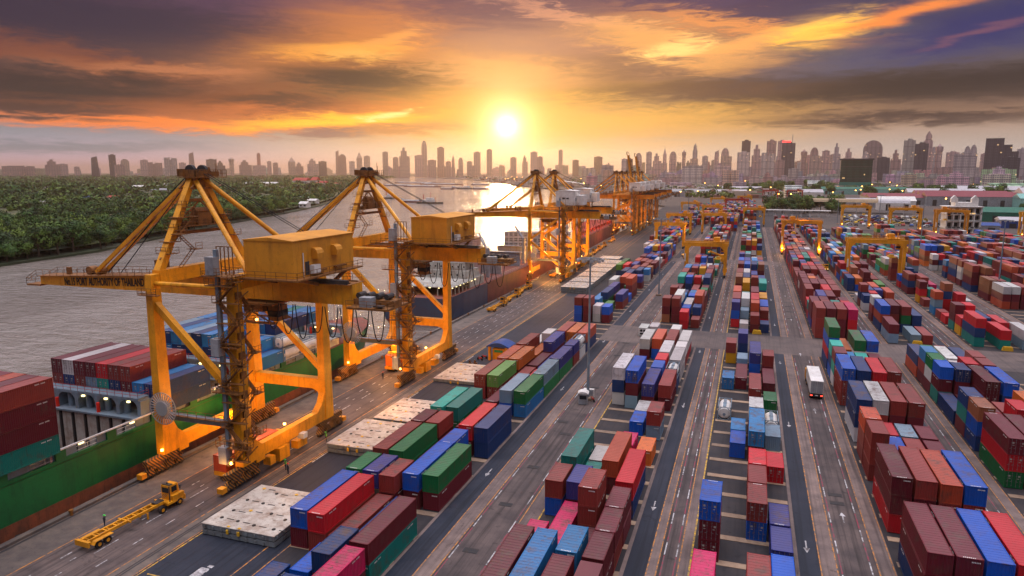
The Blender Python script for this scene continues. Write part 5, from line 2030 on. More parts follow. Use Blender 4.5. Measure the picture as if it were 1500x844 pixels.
# second ship, slate hull seen from astern
sh2 = empty('cargo_ship', (-103.5, 280, 0), 0, 'slate blue cargo ship with lit white stern, moored beyond the second crane', 'ship')
hull_at(sh2, -90.6, -115, 203, 372, 6.6, 0, M['hullblue'], M['hullred'], -1.2, bowlen=40)
q2 = Rel(sh2)
fwd = MB().box(-90.62, -90.52, 240, 334, -1.2, 6.55)
q2('side_plating', fwd, M['hullred'])
su = MB()
su.box(-113.5, -92, 226, 240, 6.6, 9.4)
su.box(-112, -93.5, 228, 239, 9.4, 12.2)
su.box(-110.5, -95, 229, 238, 12.2, 15.0)
su.box(-112.5, -93, 230, 237, 15.0, 18.0)
su.box(-115, -91, 230.5, 236, 18.0, 20.6)
q2('superstructure', su, M['coam'])
wn2 = MB()
for z in (7.6, 10.4, 13.2, 16.0):
    for i in range(8):
        wn2.box(-111 + i * 2.2, -110.5 + i * 2.2, 225.9 if z < 9 else 227.9 if z < 12 else 228.9, 225.99 if z < 9 else 227.99 if z < 12 else 228.99, z, z + .55)
wn2.box(-114.5, -91.5, 230.4, 230.49, 19.0, 20.0)
q2('window', wn2, M['glass'])
sd_ = MB().box(-114.5, -91.2, 208, 226, 9.3, 9.5)
for i in range(6):
    sd_.rod((-113.8 + 4.4 * i, 208.4, 6.6), (-113.8 + 4.4 * i, 208.4, 9.3), .3)
    sd_.rod((-91.6, 209 + 3.2 * i, 6.6), (-91.6, 209 + 3.2 * i, 9.3), .3)
sd_.rail([(-114.5, 226, 9.5), (-114.5, 208, 9.5), (-91.2, 208, 9.5), (-91.2, 240, 9.5)], 1.1, .08, 1.6)
q2('stern_deck', sd_, M['coam'])
for i in range(7):
    q2('deck_lamp', MB().box(-112.5 + 3.2 * i, -111.9 + 3.2 * i, 209, 209.3, 8.9, 9.15), M['lampwhite'])
    q2('deck_lamp', MB().box(-91.9, -91.6, 210 + 3.4 * i, 210.5 + 3.4 * i, 8.9, 9.15), M['lampwhite'])
fu = MB().box(-108, -97, 242, 250, 6.6, 22.5)
q2('funnel', fu, worn('faded_pink_paint', (.48, .30, .27), (.2, .1, .08), .4))
ms = MB().rod((-110, 233, 20.6), (-110, 233, 27.5), .5, .5, 0, 8)
ms.rod((-112, 233, 25), (-108, 233, 25), .2)
ms.rod((-104, 233, 20.6), (-104, 233, 25), .4)
for a, b_ in ((-1, -1), (1, -1), (1, 1), (-1, 1)):
    ms.rod((-100 + a, 233 + b_, 20.6), (-100 + a * .3, 233 + b_ * .3, 28), .15)
for z in range(21, 28, 2):
    ms.rod((-101, 232, z), (-99, 234, z + 1), .12)
q2('mast', ms, M['redp'])
rd = MB()
for j in range(1, 6):
    for i in range(12):
        pass
rd.rod((-107, 233, 20.6), (-107, 233, 23.8), 2.4, 2.4, 0, 14, w2=1.6)
q2('radar_dome', rd, M['bluegrey'])
mc = MB()
for y in (262, 286, 310, 334):
    mc.box(-112, -93, y, y + .9, 6.6, 12.5)
    mc.box(-112.5, -92.4, y - .6, y + 1.5, 12.5, 12.8)
mc.rail([(-91, 242, 6.6), (-91, 334, 6.6)], 1.1, .08, 2.5)
for y in (252, 298):
    mc.rod((-95, y, 6.6), (-95, y, 18), 1.6, 1.6, 0, 10)
    mc.rod((-95, y, 17), (-104, y + 14, 22), .8)
q2('deck_gear', mc, M['grey'])
# refrigerated cargo on the foredeck of the slate ship
k_n = 0
for j in range(4):
    for i in range(9):
        ro = place(PR_, (-115.5 + 2.5 * i, 336.4, 7.0 + j * T), 0, tint('W', cr),
                   'white refrigerated container on the slate ship, %s row up, %s from the river' % (ORD[j] if j else 'lowest', ORD[i] if i else 'outermost'),
                   'white refrigerated boxes on the slate ship')

sh3 = empty('bulk_ship', (-110, 470, 0), R(1.7), 'long dark red ship with navy stern, moored beyond the braced yellow cranes', 'ship')
hull_at(sh3, -96.5, -124, 384, 590, 7.5, 0, M['hullblue'], M['hullred'], 2.5, bowlen=40)
q3 = Rel(sh3)
s3 = MB().box(-96.55, -96.4, 430, 548, 2.4, 7.6)
q3('side_plating', s3, M['hullred'])
s3 = MB().box(-121, -99, 390, 404, 7.5, 13)
s3.box(-118, -101, 392, 402, 13, 19)
q3('superstructure', s3, M['white'])
s3 = MB()
s3.rail([(-96.8, 404, 7.5), (-96.8, 556, 7.5)], 1.2, .15, 3)
for y in range(412, 550, 12):
    s3.box(-118, -101, y, y + 9, 7.5, 9.4)
q3('hatch', s3, M['redp'])
s3 = MB()
for y in range(410, 556, 9):
    s3.rod((-97.2, y, 8.7), (-97.2, y, 9.4), .5)
q3('deck_lamp', s3, M['redbright'])

# ------------------------------------------------------------------ hatch covers lying on the apron


def hatch_cover(loc, w, l, n_, label, rz=0):
    r = empty('hatch_cover_stack' if False else 'hatch_cover', loc, rz, label, 'hatch cover', 'steel hatch covers laid on the apron')
    z = .1
    for k in range(n_):
        side = MB().box(0, w, 0, l, z, z + .62)
        for i in range(int(w / 1.3)):
            side.box(.3 + i * 1.3, .62 + i * 1.3, -.12, 0, z + .05, z + .5)
            side.box(.3 + i * 1.3, .62 + i * 1.3, l, l + .12, z + .05, z + .5)
        for i in range(int(l / 1.5)):
            side.box(-.1, 0, .4 + i * 1.5, .65 + i * 1.5, z + .1, z + .5)
            side.box(w, w + .1, .4 + i * 1.5, .65 + i * 1.5, z + .1, z + .5)
        build('side_plate', side, M['hatchside'], r)
        z += .78
    top = MB().box(-.05, w + .05, -.05, l + .05, z - .16, z - .06)
    for i in range(4):
        top.box(.0, w, l * (i + .5) / 4 - .03, l * (i + .5) / 4 + .03, z - .06, z - .045)
    build('top_plate', top, M['hatch'], r)
    cn, sk = MB(), MB()
    rr2 = random.Random(int(loc[1]))
    for i in range(4):
        for j in range(4):
            x, y = w * (i + .5) / 4 + rr2.uniform(-.3, .3), l * (j + .5) / 4 + rr2.uniform(-.5, .5)
            (cn if rr2.random() < .4 else sk).rod((x, y, z - .06), (x, y, z + .02), .5, .5, 0, 8)
            sk.box(x + .8, x + 1.9, y - .05, y + .1, z - .06, z - .03)
    for i in (0.35, .5):
        cn.box(w * i, w * i + .35, -.2, -.02, z - .9, z - .35)
        cn.box(w * i, w * i + .35, .05, .3, z - .06, z + .05)
    build('lashing_pad', cn, M['yellowp'], r)
    build('socket', sk, M['letter'], r)
    return r


hatch_cover((-65.8, 68.2, 0), 11.2, 11.9, 2, 'nearest pair of pale steel hatch covers, left of the blue container')
hatch_cover((-65.8, 97.0, 0), 11.4, 12.6, 2, 'rusty hatch covers behind the empty bay, left of the maroon container')
hatch_cover((-65.8, 112.6, 0), 11.2, 12.4, 1, 'orange-lit rusty hatch cover under the gap between the two nearest cranes')
hatch_cover((-66.0, 139.8, 0), 11.8, 13.8, 1, 'clean tan hatch cover before the kiosk with the blue roof')
wd = ['lowest and nearest', 'second', 'third', 'fourth', 'fifth', 'farthest']
for k in range(6):
    hatch_cover((-69.0 - .35 * k, 264.5 + 15.5 * k, 0), 10.2, 13.4, 3, '%s brown hatch cover pile beside the tall lamp mast, far apron' % wd[k])
hatch_cover((-76.5, 372, 0), 11, 13, 1, 'mauve hatch cover alone behind the long brown piles')

# ------------------------------------------------------------------ vehicles


def wheel_pair(root, x, y, w=1.05):
    for s in (-1, 1):
        m_ = MB().rod((x + s * w - .17, y, .5), (x + s * w + .17, y, .5), 1.0, 1.0, 0, 16)
        o = build('wheel', m_, M['black'], root)
        r_ = MB().rod((x + s * (w + .17), y, .5), (x + s * (w + .19), y, .5), .5, .5, 0, 10)
        build('rim', r_, M['yellow'], o)


def terminal_truck(loc, rz, label, trailer='yellow', body='yellow', tail=True, g='yard trucks on the quay road'):
    """cab at +Y, skeletal trailer behind it towards -Y"""
    r = empty('terminal_truck', loc, rz, label, 'truck', g)
    c = MB().prism([(5.2, 1.0), (6.9, 1.0), (6.9, 2.0), (6.7, 3.1), (5.2, 3.1)], 'x', -.95, .55)
    c.box(-1.2, 1.2, 4.2, 7.3, .75, 1.05)
    c.box(.6, 1.15, 5.2, 7.2, 1.05, 1.75)
    c.box(-1.2, 1.2, 7.1, 7.35, .5, 1.2)
    build('cab', c, M[body], r)
    gl_ = MB().box(-.97, .57, 5.6, 6.5, 2.05, 2.85)
    gl_.box(-.8, .4, 5.17, 6.86, 2.05, 2.8)
    build('cab_window', gl_, M['glass'], r)
    mr = MB()
    for x in (-1.25, .85):
        mr.rod((x * .8, 6.7, 2.6), (x, 6.8, 2.6), .05)
        mr.box(x - .06, x + .1, 6.75, 6.85, 2.2, 2.75)
    mr.box(-.9, .5, 5.3, 5.9, 3.1, 3.22)
    mr.rod((-.2, 5.6, 3.22), (-.2, 5.6, 3.45), .18, .18, 0, 8)
    build('mirror', mr, M['dark'], r)
    hl = MB().box(-.9, -.6, 7.35, 7.4, .8, 1.0)
    build('headlight', hl, M['lampwhite'], r)
    hl = MB().box(.3, .6, 7.35, 7.4, .8, 1.0)
    build('headlight', hl, M['lampwhite'], r)
    tk = MB().rod((-.95, 3.9, .75), (-.95, 5.0, .75), .55, .55, 0, 10)
    tk.box(-.5, .5, 3.0, 4.3, 1.38, 1.5)
    for q in range(3):
        tk.rod((-.3 + q * .3, 5.1, 1.9), (-.3 + q * .3, 3.6, 1.45), .05)
    build('air_tank', tk, M['dark'], r)
    ex = MB().rod((.9, 4.9, 1), (.9, 4.9, 3.3), .16, .16, 0, 8)
    build('exhaust', ex, M['dark'], r)
    f = MB()
    for x in (-.5, .5):
        f.box(x - .11, x + .11, -7.6, 4.6, 1.0, 1.38)
    for i in range(9):
        f.box(-1.15 if i in (0, 4, 8) else -.39, 1.15 if i in (0, 4, 8) else .39, -7.55 + i * 1.45, -7.35 + i * 1.45, 1.1, 1.35)
    for i in range(8):
        f.box(-.39, .39, -7.0 + i * 1.45, -6.9 + i * 1.45, 1.1, 1.3)
    f.box(-1.2, 1.2, -7.8, -7.6, .7, 1.4)
    f.box(-.8, -.65, 1.2, 1.4, .1, 1.0)
    f.box(.65, .8, 1.2, 1.4, .1, 1.0)
    build('trailer_frame', f, M[trailer], r)
    for s in (-1, 1):
        fd = MB().box(s * 1.05 - .32, s * 1.05 + .32, -6.9, -4.4, 1.08, 1.16)
        fd.prism([(-6.9, 1.16), (-7.2, .8), (-7.1, .75), (-6.8, 1.08)], 'x', s * 1.05 - .32, s * 1.05 + .32)
        build('mudguard', fd, M[trailer], r)
    for y in (-6.3, -5.1, 3.4, 6.3):
        wheel_pair(r, 0, y)
    if tail:
        tl = MB().box(-1.05, -.75, -7.86, -7.8, .85, 1.0)
        tl.box(.75, 1.05, -7.86, -7.8, .85, 1.0)
        build('tail_light', tl, M['taillight'], r)
    return r


t1 = terminal_truck((-76.4, 67.6, 0), R(-3), 'empty yellow trailer truck at the lower left of the quay road', tail=False)
t2 = dup(t1, (-74.8, 90.0, 0), R(-2), 'yellow truck with a red container under the nearest crane')
dup(t1, (-81.6, 226, 0), 0, 'last and nearest yellow trailer truck of the queue beside the slate ship')
dup(t1, (-82.6, 245, 0), 0, 'middle yellow trailer truck of the queue beside the slate ship')
dup(t1, (-84.0, 264, 0), 0, 'leading yellow trailer truck of the queue beside the slate ship')
t3 = dup(t1, (-79.0, 151.0, 0), 0, 'yellow truck with an orange container under the second crane')
dup(t1, (-83, 309, 0), 0, 'yellow truck glowing under the braced cranes')
dup(t1, (-84.5, 392, 0), 0, 'yellow trailer truck behind the braced cranes, nearest of its line')
dup(t1, (-85.5, 412, 0), 0, 'yellow trailer truck behind the braced cranes, second of its line')
dup(t1, (-86.5, 434, 0), 0, 'yellow trailer truck behind the braced cranes, third of its line')
dup(t1, (-88.5, 474, 0), 0, 'yellow trailer truck farthest along the quay road')
dup(t1, (-33, 396, 0), R(190), 'truck turning on the road left of the far centre stacks')
dup(t1, (-44, 372, 0), 0, 'truck with lit lamps leaving the far quayside stacks')
dup(t1, (35.8, 372, 0), R(180), 'orange truck parked between the maroon stacks and the orange gantry')
for (tt, c_, lab, z) in ((t2, 'q', 'red container carried by the truck under the nearest crane', 1.39), (t3, 'o', 'orange container carried by the truck under the second crane', 1.39)):
    ro = place(P40 if c_ == 'q' else P20, (tt.location.x, tt.location.y - (1.7 if c_ == 'q' else 4.3), z), tt.rotation_euler.z, tint(c_, cr), lab, 'containers on trucks')
    ro['group'] = 'containers on trucks'
# spreader-like yellow frame lowered over the orange box
sp = empty('spreader_frame', (-79.0, 148.0, 4.05), 0, 'yellow spreader hanging on its ropes over the orange container', 'spreader')
m_ = MB().box(-1.15, 1.15, -3.0, -2.6, 0, .5)
m_.box(-1.15, 1.15, 2.6, 3.0, 0, .5)
m_.box(-.5, .5, -2.6, 2.6, .1, .5)
m_.box(-1.1, 1.1, -1.6, 1.6, .5, 1.7)
build('beam', m_, M['yellowp'], sp)
m_ = MB()
for a, b_ in ((-1, -1.4), (1, -1.4), (1, 1.4), (-1, 1.4)):
    m_.rod((a, b_, 1.7), (a * .8, b_, 18.9), .07)
build('rope', m_, M['cable'], sp)

bt = empty('box_truck', (15.0, 161, 0), 0, 'white box truck seen from behind on the road right of centre', 'truck')
m_ = MB().box(-1.25, 1.25, -7.2, 4.9, 1.25, 3.95)
for i in range(20):
    m_.box(-1.28, -1.25, -7.0 + i * .6, -6.85 + i * .6, 1.3, 3.9)
    m_.box(1.25, 1.28, -7.0 + i * .6, -6.85 + i * .6, 1.3, 3.9)
build('cargo_box', m_, M['white'], bt)
m_ = MB().box(-1.15, -.03, -7.28, -7.2, 1.35, 3.85)
m_.box(.03, 1.15, -7.28, -7.2, 1.35, 3.85)
build('rear_door', m_, M['grey'], bt)
m_ = MB()
for x in (-.9, -.35, .35, .9):
    m_.rod((x, -7.31, 1.3), (x, -7.31, 3.9), .05)
build('locking_rod', m_, M['gear'], bt)
m_ = MB().prism([(5.4, .9), (7.3, .9), (7.3, 2.2), (6.9, 3.0), (5.4, 3.0)], 'x', -1.35, 1.2)
build('cab', m_, M['yellow'], bt)
m_ = MB().box(-.6, .6, -7.0, 6.5, .85, 1.2)
m_.box(-1.2, 1.2, -7.25, -7.1, .6, 1.15)
build('chassis', m_, M['dark'], bt)
m_ = MB().box(-1.15, -.8, -7.32, -7.25, .75, .95)
m_.box(.8, 1.15, -7.32, -7.25, .75, .95)
build('tail_light', m_, M['taillight'], bt)
m_ = MB().box(-.25, .25, -7.31, -7.25, .75, .95)
build('number_plate', m_, M['white'], bt)
for y in (-6.2, -5.0, 3.3, 6.3):
    wheel_pair(bt, 0, y)

# top loader by the centre-left stacks
tl_ = empty('reach_stacker', (-14.2, 378, 0), R(90), 'yellow container handler at work left of the far centre road', 'container handler')
m_ = MB().box(-1.6, 1.6, -3, 3.2, .9, 2.4)
m_.box(-1.2, 1.2, -2.8, -.4, 2.4, 4.6)
m_.rod((0, -2.2, 3.6), (0, 5.0, 6.2), .8)
m_.box(-2.8, 2.8, 4.7, 5.6, 5.4, 5.9)
build('body', m_, M['yellow'], tl_)
for y in (-2.2, 2.2):
    wheel_pair(tl_, 0, y, 1.5)

# ------------------------------------------------------------------ lamp masts, booth, kiosk


def mast(loc, h, label):
    r = empty('lamp_mast', loc, 0, label, 'lamp mast', 'tall floodlight masts in the yard')
    m_ = MB().rod((0, 0, 0), (0, 0, h), .62, .62, 0, 12, w2=.34)
    build('pole', m_, M['bluegrey'], r)
    b_ = MB().box(-1, 1, -1, 1, 0, .55)
    build('base_block', b_, M['sleep'], r)
    m_ = MB()
    for i in range(16):
        a, a2 = 2 * math.pi * i / 16, 2 * math.pi * (i + 1) / 16
        for rad in (1.1, 2.5):
            m_.rod((rad * math.cos(a), rad * math.sin(a), h - .3), (rad * math.cos(a2), rad * math.sin(a2), h - .3), .12)
        if i % 2 == 0:
            m_.rod((.2 * math.cos(a), .2 * math.sin(a), h - .1), (2.5 * math.cos(a), 2.5 * math.sin(a), h - .3), .12)
    build('ring', m_, M['grey'], r)
    for i in range(10):
        a = 2 * math.pi * i / 10
        c_, s_ = math.cos(a), math.sin(a)
        f = MB().box(-.35, .35, -.2, .2, -.3, .12)
        f.v = [(x * -s_ + y * c_ + 2.6 * c_, x * c_ + y * s_ + 2.6 * s_, z + h - .5) for x, y, z in f.v]
        build('floodlight', f, M['gear'], r)
    return r


ma = mast((-30.1, 138.6, 0), 29.8, 'lamp mast standing behind the guard booth, nearest of all masts')
for (x, y, lab) in ((-31.7, 270, 'lamp mast on the same road as the booth but behind the first cross road'), (88.0, 299.8, 'lamp mast with a small white cabin at its foot, far right'),
                    (86.7, 423.3, 'lamp mast just right of the nearest yellow gantry, mid right'), (93.1, 597.9, 'thin lamp mast before the tan roof'),
                    (75, 700, 'farthest thin lamp mast, left of the tan roof'), (-52, 640, 'lamp mast in the haze behind the far quay cranes')):
    dup(ma, (x, y, 0), 0, lab)


def booth(loc, rz, label):
    r = empty('guard_booth', loc, rz, label, 'booth')
    m_ = MB().box(-.9, .9, -.9, .9, .1, 2.3)
    build('cabin', m_, M['grey'], r)
    m_ = MB().prism([(-1.1, 2.3), (1.1, 2.3), (1.1, 2.4), (.6, 2.72), (0, 2.82), (-.6, 2.72), (-1.1, 2.4)], 'y', -1.1, 1.1)
    build('roof', m_, M['white'], r)
    m_ = MB().box(-.7, .7, -.93, -.89, 1.2, 1.95)
    m_.box(.89, .93, -.5, .6, 1.2, 1.95)
    build('window', m_, M['glass'], r)
    return r


bo = booth((-30.4, 135.6, 0), R(8), 'small grey booth with white rounded roof at the nearest lamp mast')
dup(bo, (89.2, 298.6, 0), 0, 'small pale cabin at the foot of the far right lamp mast')
bx_ = empty('parked_motorcycle', (-28.9, 137.6, 0), R(40), 'dark motorcycle parked between the booth and the lamp mast', 'motorcycle')
m_ = MB()
for y in (-.65, .65):
    m_.rod((-.06, y, .32), (.06, y, .32), .64, .64, 0, 14)
build('wheel', m_, M['black'], bx_)
m_ = MB().box(-.14, .14, -.5, .35, .45, .8)
m_.rod((0, .65, .35), (0, .4, 1.0), .07)
m_.rod((-.35, .4, 1.0), (.35, .4, 1.0), .05)
build('frame', m_, M['redp'], bx_)
wb_ = empty('switch_cabinet', (-30.2, 139.9, 0), 0, 'white electric cabinet right behind the nearest lamp mast', 'cabinet')
m_ = MB().box(-1.1, 1.1, -.4, .4, .1, 1.9)
build('housing', m_, M['white'], wb_)
m_ = MB().box(-1.0, -.05, -.44, -.4, .25, 1.75)
m_.box(.05, 1.0, -.44, -.4, .25, 1.75)
build('door', m_, M['grey'], wb_)

ks = empty('kiosk', (-58.2, 163.5, 0), 0, 'yellow steel kiosk under a curved blue roof beside the tan hatch cover', 'kiosk')
m_ = MB()
P_ = [(-3.0 + .6 * i, 3.6 + 1.0 * math.sin(math.pi * i / 10)) for i in range(11)]
m_.prism(P_ + [(3.0, 3.5), (-3.0, 3.5)], 'y', -2.6, 2.8)
build('roof', m_, M['bluep'], ks)
m_ = MB()
for a, b_ in ((-2.2, -2.2), (2.2, -2.2), (2.2, 2.4), (-2.2, 2.4)):
    m_.box(a - .3, a + .3, b_ - .3, b_ + .3, 0, 3.5)
m_.box(-1.6, 1.6, -1.8, 1.8, 0, 2.9)
build('frame', m_, M['yellow'], ks)
m_ = MB().box(-1.1, 1.1, -1.86, -1.8, 2.0, 2.6)
build('notice_board', m_, mat('green_board', (.03, .3, .12), .5), ks)
vc = None
rv = random.Random(5)


def car(loc, rz, color, label, group):
    global vc
    if vc is None:
        r = empty('parked_car', loc, rz)
        m_ = MB().prism([(-2.1, .35), (2.1, .35), (2.1, .85), (1.1, .95), (.6, 1.42), (-1.2, 1.45), (-1.8, .98), (-2.1, .9)], 'x', -.85, .85)
        build('body', m_, M['wall'], r)
        m_ = MB().prism([(.95, .97), (.52, 1.36), (-1.15, 1.39), (-1.6, .99)], 'x', -.87, .87)
        build('window', m_, M['glass'], r)
        for y in (-1.3, 1.3):
            for s in (-1, 1):
                w = MB().rod((s * .7, y, .33), (s * .88, y, .33), .66, .66, 0, 12)
                build('wheel', w, M['black'], r)
        vc = r
    else:
        r = dup(vc, loc, rz)
    for ch in r.children:
        ch.color = tuple(color) + (1,)
    tag(r, label, 'car', group)
    return r


car((-59.5, 170.5, 0), R(80), (.6, .6, .6), 'silver car parked right behind the kiosk with the blue roof', 'cars by the kiosk')
car((-55.5, 173.0, 0), R(80), (.55, .55, .57), 'silver car farther behind the kiosk, next to the white container', 'cars by the kiosk')
mc_ = dup(bx_, (-62.6, 160.2, 0), R(70), 'scooter parked left of the kiosk with the blue roof')
dup(bx_, (-62.2, 162.2, 0), R(75), 'second scooter parked left of the kiosk, farther from the crane')
bl = None
for i, (x, y) in enumerate(((-63.6, 155.8), (-62.4, 156.2), (-57.8, 156.4), (-56.6, 157.0))):
    m_ = MB().rod((0, 0, 0), (0, 0, 1.1), .5, .5, 0, 10)
    m_.box(-.25, .6, -.25, .25, 0, .5)
    o = build('yellow_bollard', m_, M['stripe'], loc=(x, y, 0)) if bl is None else bl.copy()
    if bl is not None:
        COL.objects.link(o)
        o.location = (x, y, 0)
    bl = bl or o
    tag(o, ['yellow post left of the kiosk, outer one', 'yellow post left of the kiosk, inner one', 'yellow post in front of the kiosk, left', 'yellow post in front of the kiosk, right'][i], 'bollard', 'yellow posts round the kiosk')

for (x, y, lab) in ((-46.4, 189.8, 'yellow barrier block behind the last rust red containers'), (3.6, 213.2, 'yellow barrier block at the foot of the centre stacks'),
                    (45.2, 213.2, 'yellow barrier block before the slate grey container'), (66.4, 213.6, 'yellow barrier block before the teal containers'),
                    (25.9, 191.8, 'yellow barrier block behind the green topped stack')):
    m_ = MB().prism([(-1.3, 0), (1.3, 0), (1.1, .9), (-1.1, .9)], 'y', -.35, .35)
    m_.box(-1.0, 1.0, -.3, .3, .9, 1.15)
    tag(build('barrier_block', m_, M['yellowp'], loc=(x, y, .02)), lab, 'barrier', 'yellow barrier blocks')

# ------------------------------------------------------------------ people


def person(loc, rz, label, vest=True, pose='stand'):
    r = empty('person', loc, rz, label, 'person')
    V = [(0, 0, .93), (0, 0, 1.15), (0, .01, 1.38), (0, 0, 1.5), (0, .02, 1.62),
         (.19, 0, 1.40), (.25, .03, 1.13), (.24, .12, .90), (-.19, 0, 1.40), (-.25, -.02, 1.13), (-.24, .02, .88),
         (.10, 0, .88), (.12, .05, .48), (.12, .02, .09), (.12, .14, .05),
         (-.10, 0, .88), (-.12, -.04, .48), (-.12, -.10, .09), (-.12, .03, .05)]
    E_ = [(0, 1), (1, 2), (2, 3), (3, 4), (2, 5), (5, 6), (6, 7), (2, 8), (8, 9), (9, 10), (0, 11), (11, 12), (12, 13), (13, 14), (0, 15), (15, 16), (16, 17), (17, 18)]
    rad = [.14, .14, .15, .06, .095, .07, .05, .04, .07, .05, .04, .095, .065, .05, .045, .095, .065, .05, .045]
    me = bpy.data.meshes.new('body')
    me.from_pydata(V, E_, [])
    o = bpy.data.objects.new('body', me)
    COL.objects.link(o)
    o.parent = r
    sk = o.modifiers.new('skin', 'SKIN')
    for i, q in enumerate(rad):
        me.skin_vertices[0].data[i].radius = (q, q * .8 if i < 3 else q)
    me.skin_vertices[0].data[0].use_root = True
    o.modifiers.new('sub', 'SUBSURF').levels = 1
    o.modifiers['sub'].render_levels = 1
    me.materials.append(M['cloth'])
    hd = MB().rod((0, .02, 1.58), (0, .02, 1.78), .19, .21, 0, 10)
    build('head', hd, M['skin'], r)
    ht = MB()
    ht.rod((0, .02, 1.72), (0, .02, 1.84), .29, .30, 0, 12, w2=.18)
    ht.box(-.13, .13, .1, .22, 1.71, 1.73)
    build('hard_hat', ht, M['hat'] if vest else M['redbright'], r)
    if vest:
        v_ = MB().rod((0, 0, 1.02), (0, 0, 1.42), .37, .28, 0, 12, w2=.42)
        build('vest', v_, M['vest'] if vest == 2 else M['cloth'], r)
    return r


person((-79.4, 65.4, 0), R(-60), 'worker in dark clothes and green hard hat beside the empty trailer truck', vest=1)
person((-77.6, 137.6, 0), R(20), 'worker in dark clothes standing before the truck under the second crane', vest=0)
person((-66.6, 87.4, 0), R(-30), 'worker in dark clothes standing on the yellow line right of the nearest crane', vest=0)
person((-68.6, 101.0, 0), R(110), 'worker in a bright vest beside the foot of the nearest crane', vest=2)
person((-67.9, 88.6, 0), R(110), 'worker in a bright vest walking behind the one on the yellow line', vest=2)

# mooring bollards on the quay edge, and ropes up to the ships
mb0 = None
for i in range(22):
    y = 52 + i * 14.5
    if mb0 is None:
        m_ = MB().rod((0, 0, .0), (0, 0, .55), .5, .5, 0, 12, w2=.36)
        m_.rod((0, 0, .55), (0, 0, .8), .62, .62, 0, 12)
        mb0 = build('mooring_bollard', m_, M['yellowd'])
        o = mb0
    else:
        o = mb0.copy()
        COL.objects.link(o)
    o.location = (-87.05 + .35 + qs(y), y, .38 if False else .01)
    tag(o, 'rusty yellow mooring bollard on the concrete edge of the quay', 'bollard', 'mooring bollards along the quay edge')
for (a, b_, lab) in (((-86.7, 182.5, .7), (-99.5, 166, 6.3), 'mooring rope from the bow of the green ship to the quay'),
                     ((-86.7, 168.0, .7), (-94.5, 160, 6.3), 'shorter mooring rope at the bow of the green ship'),
                     ((-86.7, 197.0, .7), (-93.5, 204.5, 6.4), 'mooring rope from the stern of the slate ship to the quay')):
    m_ = MB()
    pts = [(a[0] + (b_[0] - a[0]) * t / 8, a[1] + (b_[1] - a[1]) * t / 8, a[2] + (b_[2] - a[2]) * t / 8 - 1.2 * math.sin(math.pi * t / 8)) for t in range(9)]
    m_.tube(pts, .14)
    tag(build('mooring_rope', m_, M['coam']), lab, 'rope')
for i in range(16):
    y = 60 + i * 14.5
    m_ = MB().rod((-.25, 0, -1.4), (-.25, 0, .1), .7, .7, 0, 10)
    o = build('rubber_fender', m_, M['black'], loc=(-87.9, y, 0))
    tag(o, 'black rubber fender hanging on the quay wall beside the ships', 'fender', 'fenders along the quay wall')

# ------------------------------------------------------------------ foliage


def leafmat(name, c1, c2):
    m = mat(name, c1, .7)
    n = NT(m.node_tree)
    g = n.node('ShaderNodeNewGeometry').outputs['Position']
    a = n.noise(g, .35, 3, .6)
    b_ = n.noise(g, .02, 2, .5)
    c = n.mix(n.ramp(a, [(.35, (0, 0, 0)), (.65, (1, 1, 1))]), c1, c2)
    c = n.mix(n.ramp(b_, [(.4, (0, 0, 0)), (.6, (1, 1, 1))]), c, tuple(x * q for x, q in zip(c2, (1.5, 1.15, .8))))
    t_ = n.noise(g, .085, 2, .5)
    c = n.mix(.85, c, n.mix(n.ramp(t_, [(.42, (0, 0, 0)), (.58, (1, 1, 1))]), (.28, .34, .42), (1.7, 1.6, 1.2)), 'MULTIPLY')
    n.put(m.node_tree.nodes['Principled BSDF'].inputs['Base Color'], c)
    return m


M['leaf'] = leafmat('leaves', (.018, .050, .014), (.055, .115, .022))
M['bark'] = worn('bark', (.09, .06, .04), (.04, .03, .02), .5, .9)
import numpy as np


def leaves(rng, cx, cy, cz, rx, rz, nl, size, lobes=6):
    """leaf clumps over and inside several uneven lobes; returns quads as arrays"""
    L = []
    lob = []
    for i in range(lobes):
        a = rng.uniform(0, 2 * math.pi)
        d = rng.uniform(0, .55) * rx
        lob.append((cx + d * math.cos(a), cy + d * math.sin(a), cz + rng.uniform(-.35, .45) * rz, rng.uniform(.42, .68) * rx, rng.uniform(.4, .62) * rz))
    lob = np.array(lob)
    k = rng.integers(0, lobes, nl)
    dirs = rng.normal(size=(nl, 3))
    dirs /= np.linalg.norm(dirs, axis=1)[:, None]
    dirs[:, 2] = np.abs(dirs[:, 2]) * np.where(rng.random(nl) < .72, 1, -1)
    rr3 = rng.uniform(.72, 1.05, nl)
    P = lob[k, :3] + dirs * rr3[:, None] * np.stack([lob[k, 3], lob[k, 3], lob[k, 4]], 1)
    nrm = dirs + rng.normal(scale=.3, size=(nl, 3))
    nrm /= np.linalg.norm(nrm, axis=1)[:, None]
    t = np.cross(nrm, rng.normal(size=(nl, 3)))
    t /= np.linalg.norm(t, axis=1)[:, None]
    b_ = np.cross(nrm, t)
    s = size * rng.uniform(.6, 1.5, nl)[:, None]
    Q = np.stack([P - t * s, P - b_ * s * .7, P + t * s, P + b_ * s * .7], 1)
    return Q.reshape(-1, 3)


def leafmesh(name, V, mat_):
    me = bpy.data.meshes.new(name)
    nq = len(V) // 4
    me.vertices.add(len(V))
    me.vertices.foreach_set('co', V.astype(np.float32).ravel())
    me.loops.add(nq * 4)
    me.loops.foreach_set('vertex_index', np.arange(nq * 4, dtype=np.int32))
    me.polygons.add(nq)
    me.polygons.foreach_set('loop_start', np.arange(0, nq * 4, 4, dtype=np.int32))
    me.update(calc_edges=True)
    me.materials.append(mat_)
    o = bpy.data.objects.new(name, me)
    COL.objects.link(o)
    return o


